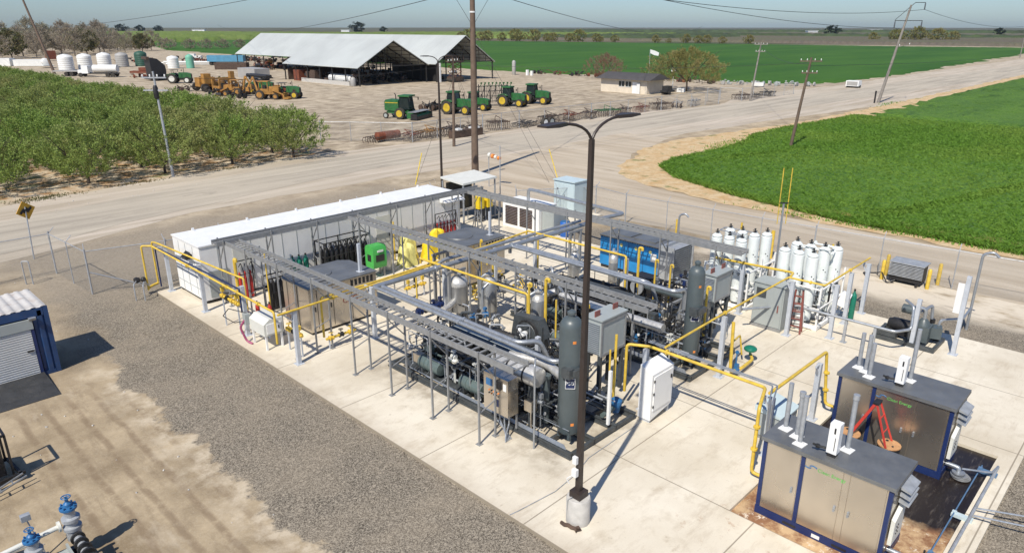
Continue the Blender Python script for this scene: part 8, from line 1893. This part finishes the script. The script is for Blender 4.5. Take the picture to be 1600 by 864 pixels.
# willow line beyond the far field
b2 = tree('willow_tree', 'pale willow first from the left beyond the green field', 'tree', 8, 5.0, .5, 80, 1500, (1.2, .5), 'leafb', 'barkg', 61, .6, 'willows beyond the field', .0); b2.location = (476, 530, GZ)
for k in range(1, 26):
    f = k/26; x = 476+(536-476)*f; y = 530-(530-240)*f
    if 14 < k < 17 or k > 22 and k % 2: continue
    dup(b2, (x+rnd.uniform(-4, 4), y+rnd.uniform(-4, 4), GZ), rnd.uniform(0, 6), 'pale willow %s from the left beyond the green field' % ORD[k], 'willows beyond the field', rnd.uniform(.7, 1.35)*(1 if k < 12 else .65))
for k, (x, y, s) in enumerate([(700, 215, 1.3), (706, 200, 1.6), (712, 186, 1.4), (722, 176, 1.1), (690, 230, 1.0)]): dup(b2, (x, y, GZ), k, 'willow %s from the left in the clump on the right horizon' % ORD[k], 'willow clump on the right horizon', s)
for k, (x, y, s) in enumerate([(560, 118, 1.1), (563, 108, .9)]): pass
ev = tree('evergreen_tree', 'dark evergreen beside the white buildings on the left horizon', 'tree', 14, 5, 1.5, 80, 1500, (1.6, .9), 'leafd', 'bark', 62, .9, 'dark trees on the horizon', .0); ev.location = (440, 1780, GZ)
for k, (x, y, s, lb) in enumerate([(520, 1700, 1.5, 'dark horizon tree left of the middle clump'), (560, 1690, 1.8, 'dark horizon tree in the middle clump'), (590, 1670, 1.6, 'dark horizon tree at the right of the middle clump'), (620, 1650, 1.5, 'dark horizon tree ending the middle clump'), (905, 1330, 2.2, 'tall dark tree pair above the long shed, left one'), (955, 1310, 1.3, 'tall dark tree pair above the long shed, right one'), (1010, 390, 1.4, 'dark round tree standing above the willow clump on the right horizon'), (1260, 250, 1.1, 'dark low tree far right on the horizon')]):
    dup(ev, (x, y, GZ), k, lb, 'dark trees on the horizon', (s*1.25, s*1.25, s*.72))
# big yard trees
bt = tree('mesquite_tree', 'big rounded yellow-green tree beside the cream block building', 'tree', 8.6, 7.6, 2.0, 420, 15000, (.42, .16), 'leafb', 'bark', 70, .3, None, .35); bt.location = (129.5, 77.2, GZ)
rb = tree('red_shrub', 'bare reddish round tree left of the cream block building', 'tree', 6.0, 4.9, .4, 190, 6500, (.5, .09), 'twigr', 'barkg', 71, .6, None, .1); rb.location = (147.5, 111, GZ)
t = thing('log_pile', 'white stones and bench under the big yellow-green tree', 'stones', (126.5, 76.6, GZ)); part('stone', MB().obox((126.5, 76.6, .3), (1.2, 1.4, .7), .3), 'tankw', t); part('bench', MB().obox((126.2, 79.0, .4), (.4, 2.2, .1), 0).box(126.1, 78.2, GZ, 126.3, 78.3, .35).box(126.1, 79.8, GZ, 126.3, 79.9, .35), 'tankg', t)
# white farm buildings on the horizon
for k, (x, y, w_, d, h) in enumerate([(470, 1830, 30, 14, 6), (900, 2100, 34, 14, 6), (1150, 1750, 22, 12, 5), (1500, 620, 20, 12, 5), (2100, 700, 34, 14, 6), (1700, 330, 14, 12, 5), (3100, 420, 40, 20, 8)]):
    t = thing('farm_building', 'tiny white farm building on the horizon, %s from the left' % ORD[k], 'building', (x, y, GZ), 'white buildings on the horizon'); part('wall', MB().obox((x, y, h/2), (w_, d, h), -.75), 'white', t); part('roof', MB().obox((x, y, h+.5), (w_+2, d+2, 1), -.75), 'roof', t)

# ================================================================== HAZE
HZ = MB().box(-400, -1600, GZ-1.0, 6000, 3200, 40)
hm = bpy.data.materials.new('haze'); hm.use_nodes = True; ht = hm.node_tree; ht.nodes.clear()
ho = ht.nodes.new('ShaderNodeOutputMaterial'); hv = ht.nodes.new('ShaderNodeVolumePrincipled'); hv.inputs['Color'].default_value = (0.78, 0.86, 0.95, 1); hv.inputs['Density'].default_value = 0.00006; hv.inputs['Anisotropy'].default_value = 0.3
ht.links.new(hv.outputs[0], ho.inputs['Volume']); M['haze'] = hm
if HAZE: struct('haze', HZ, 'haze', 'stuff')
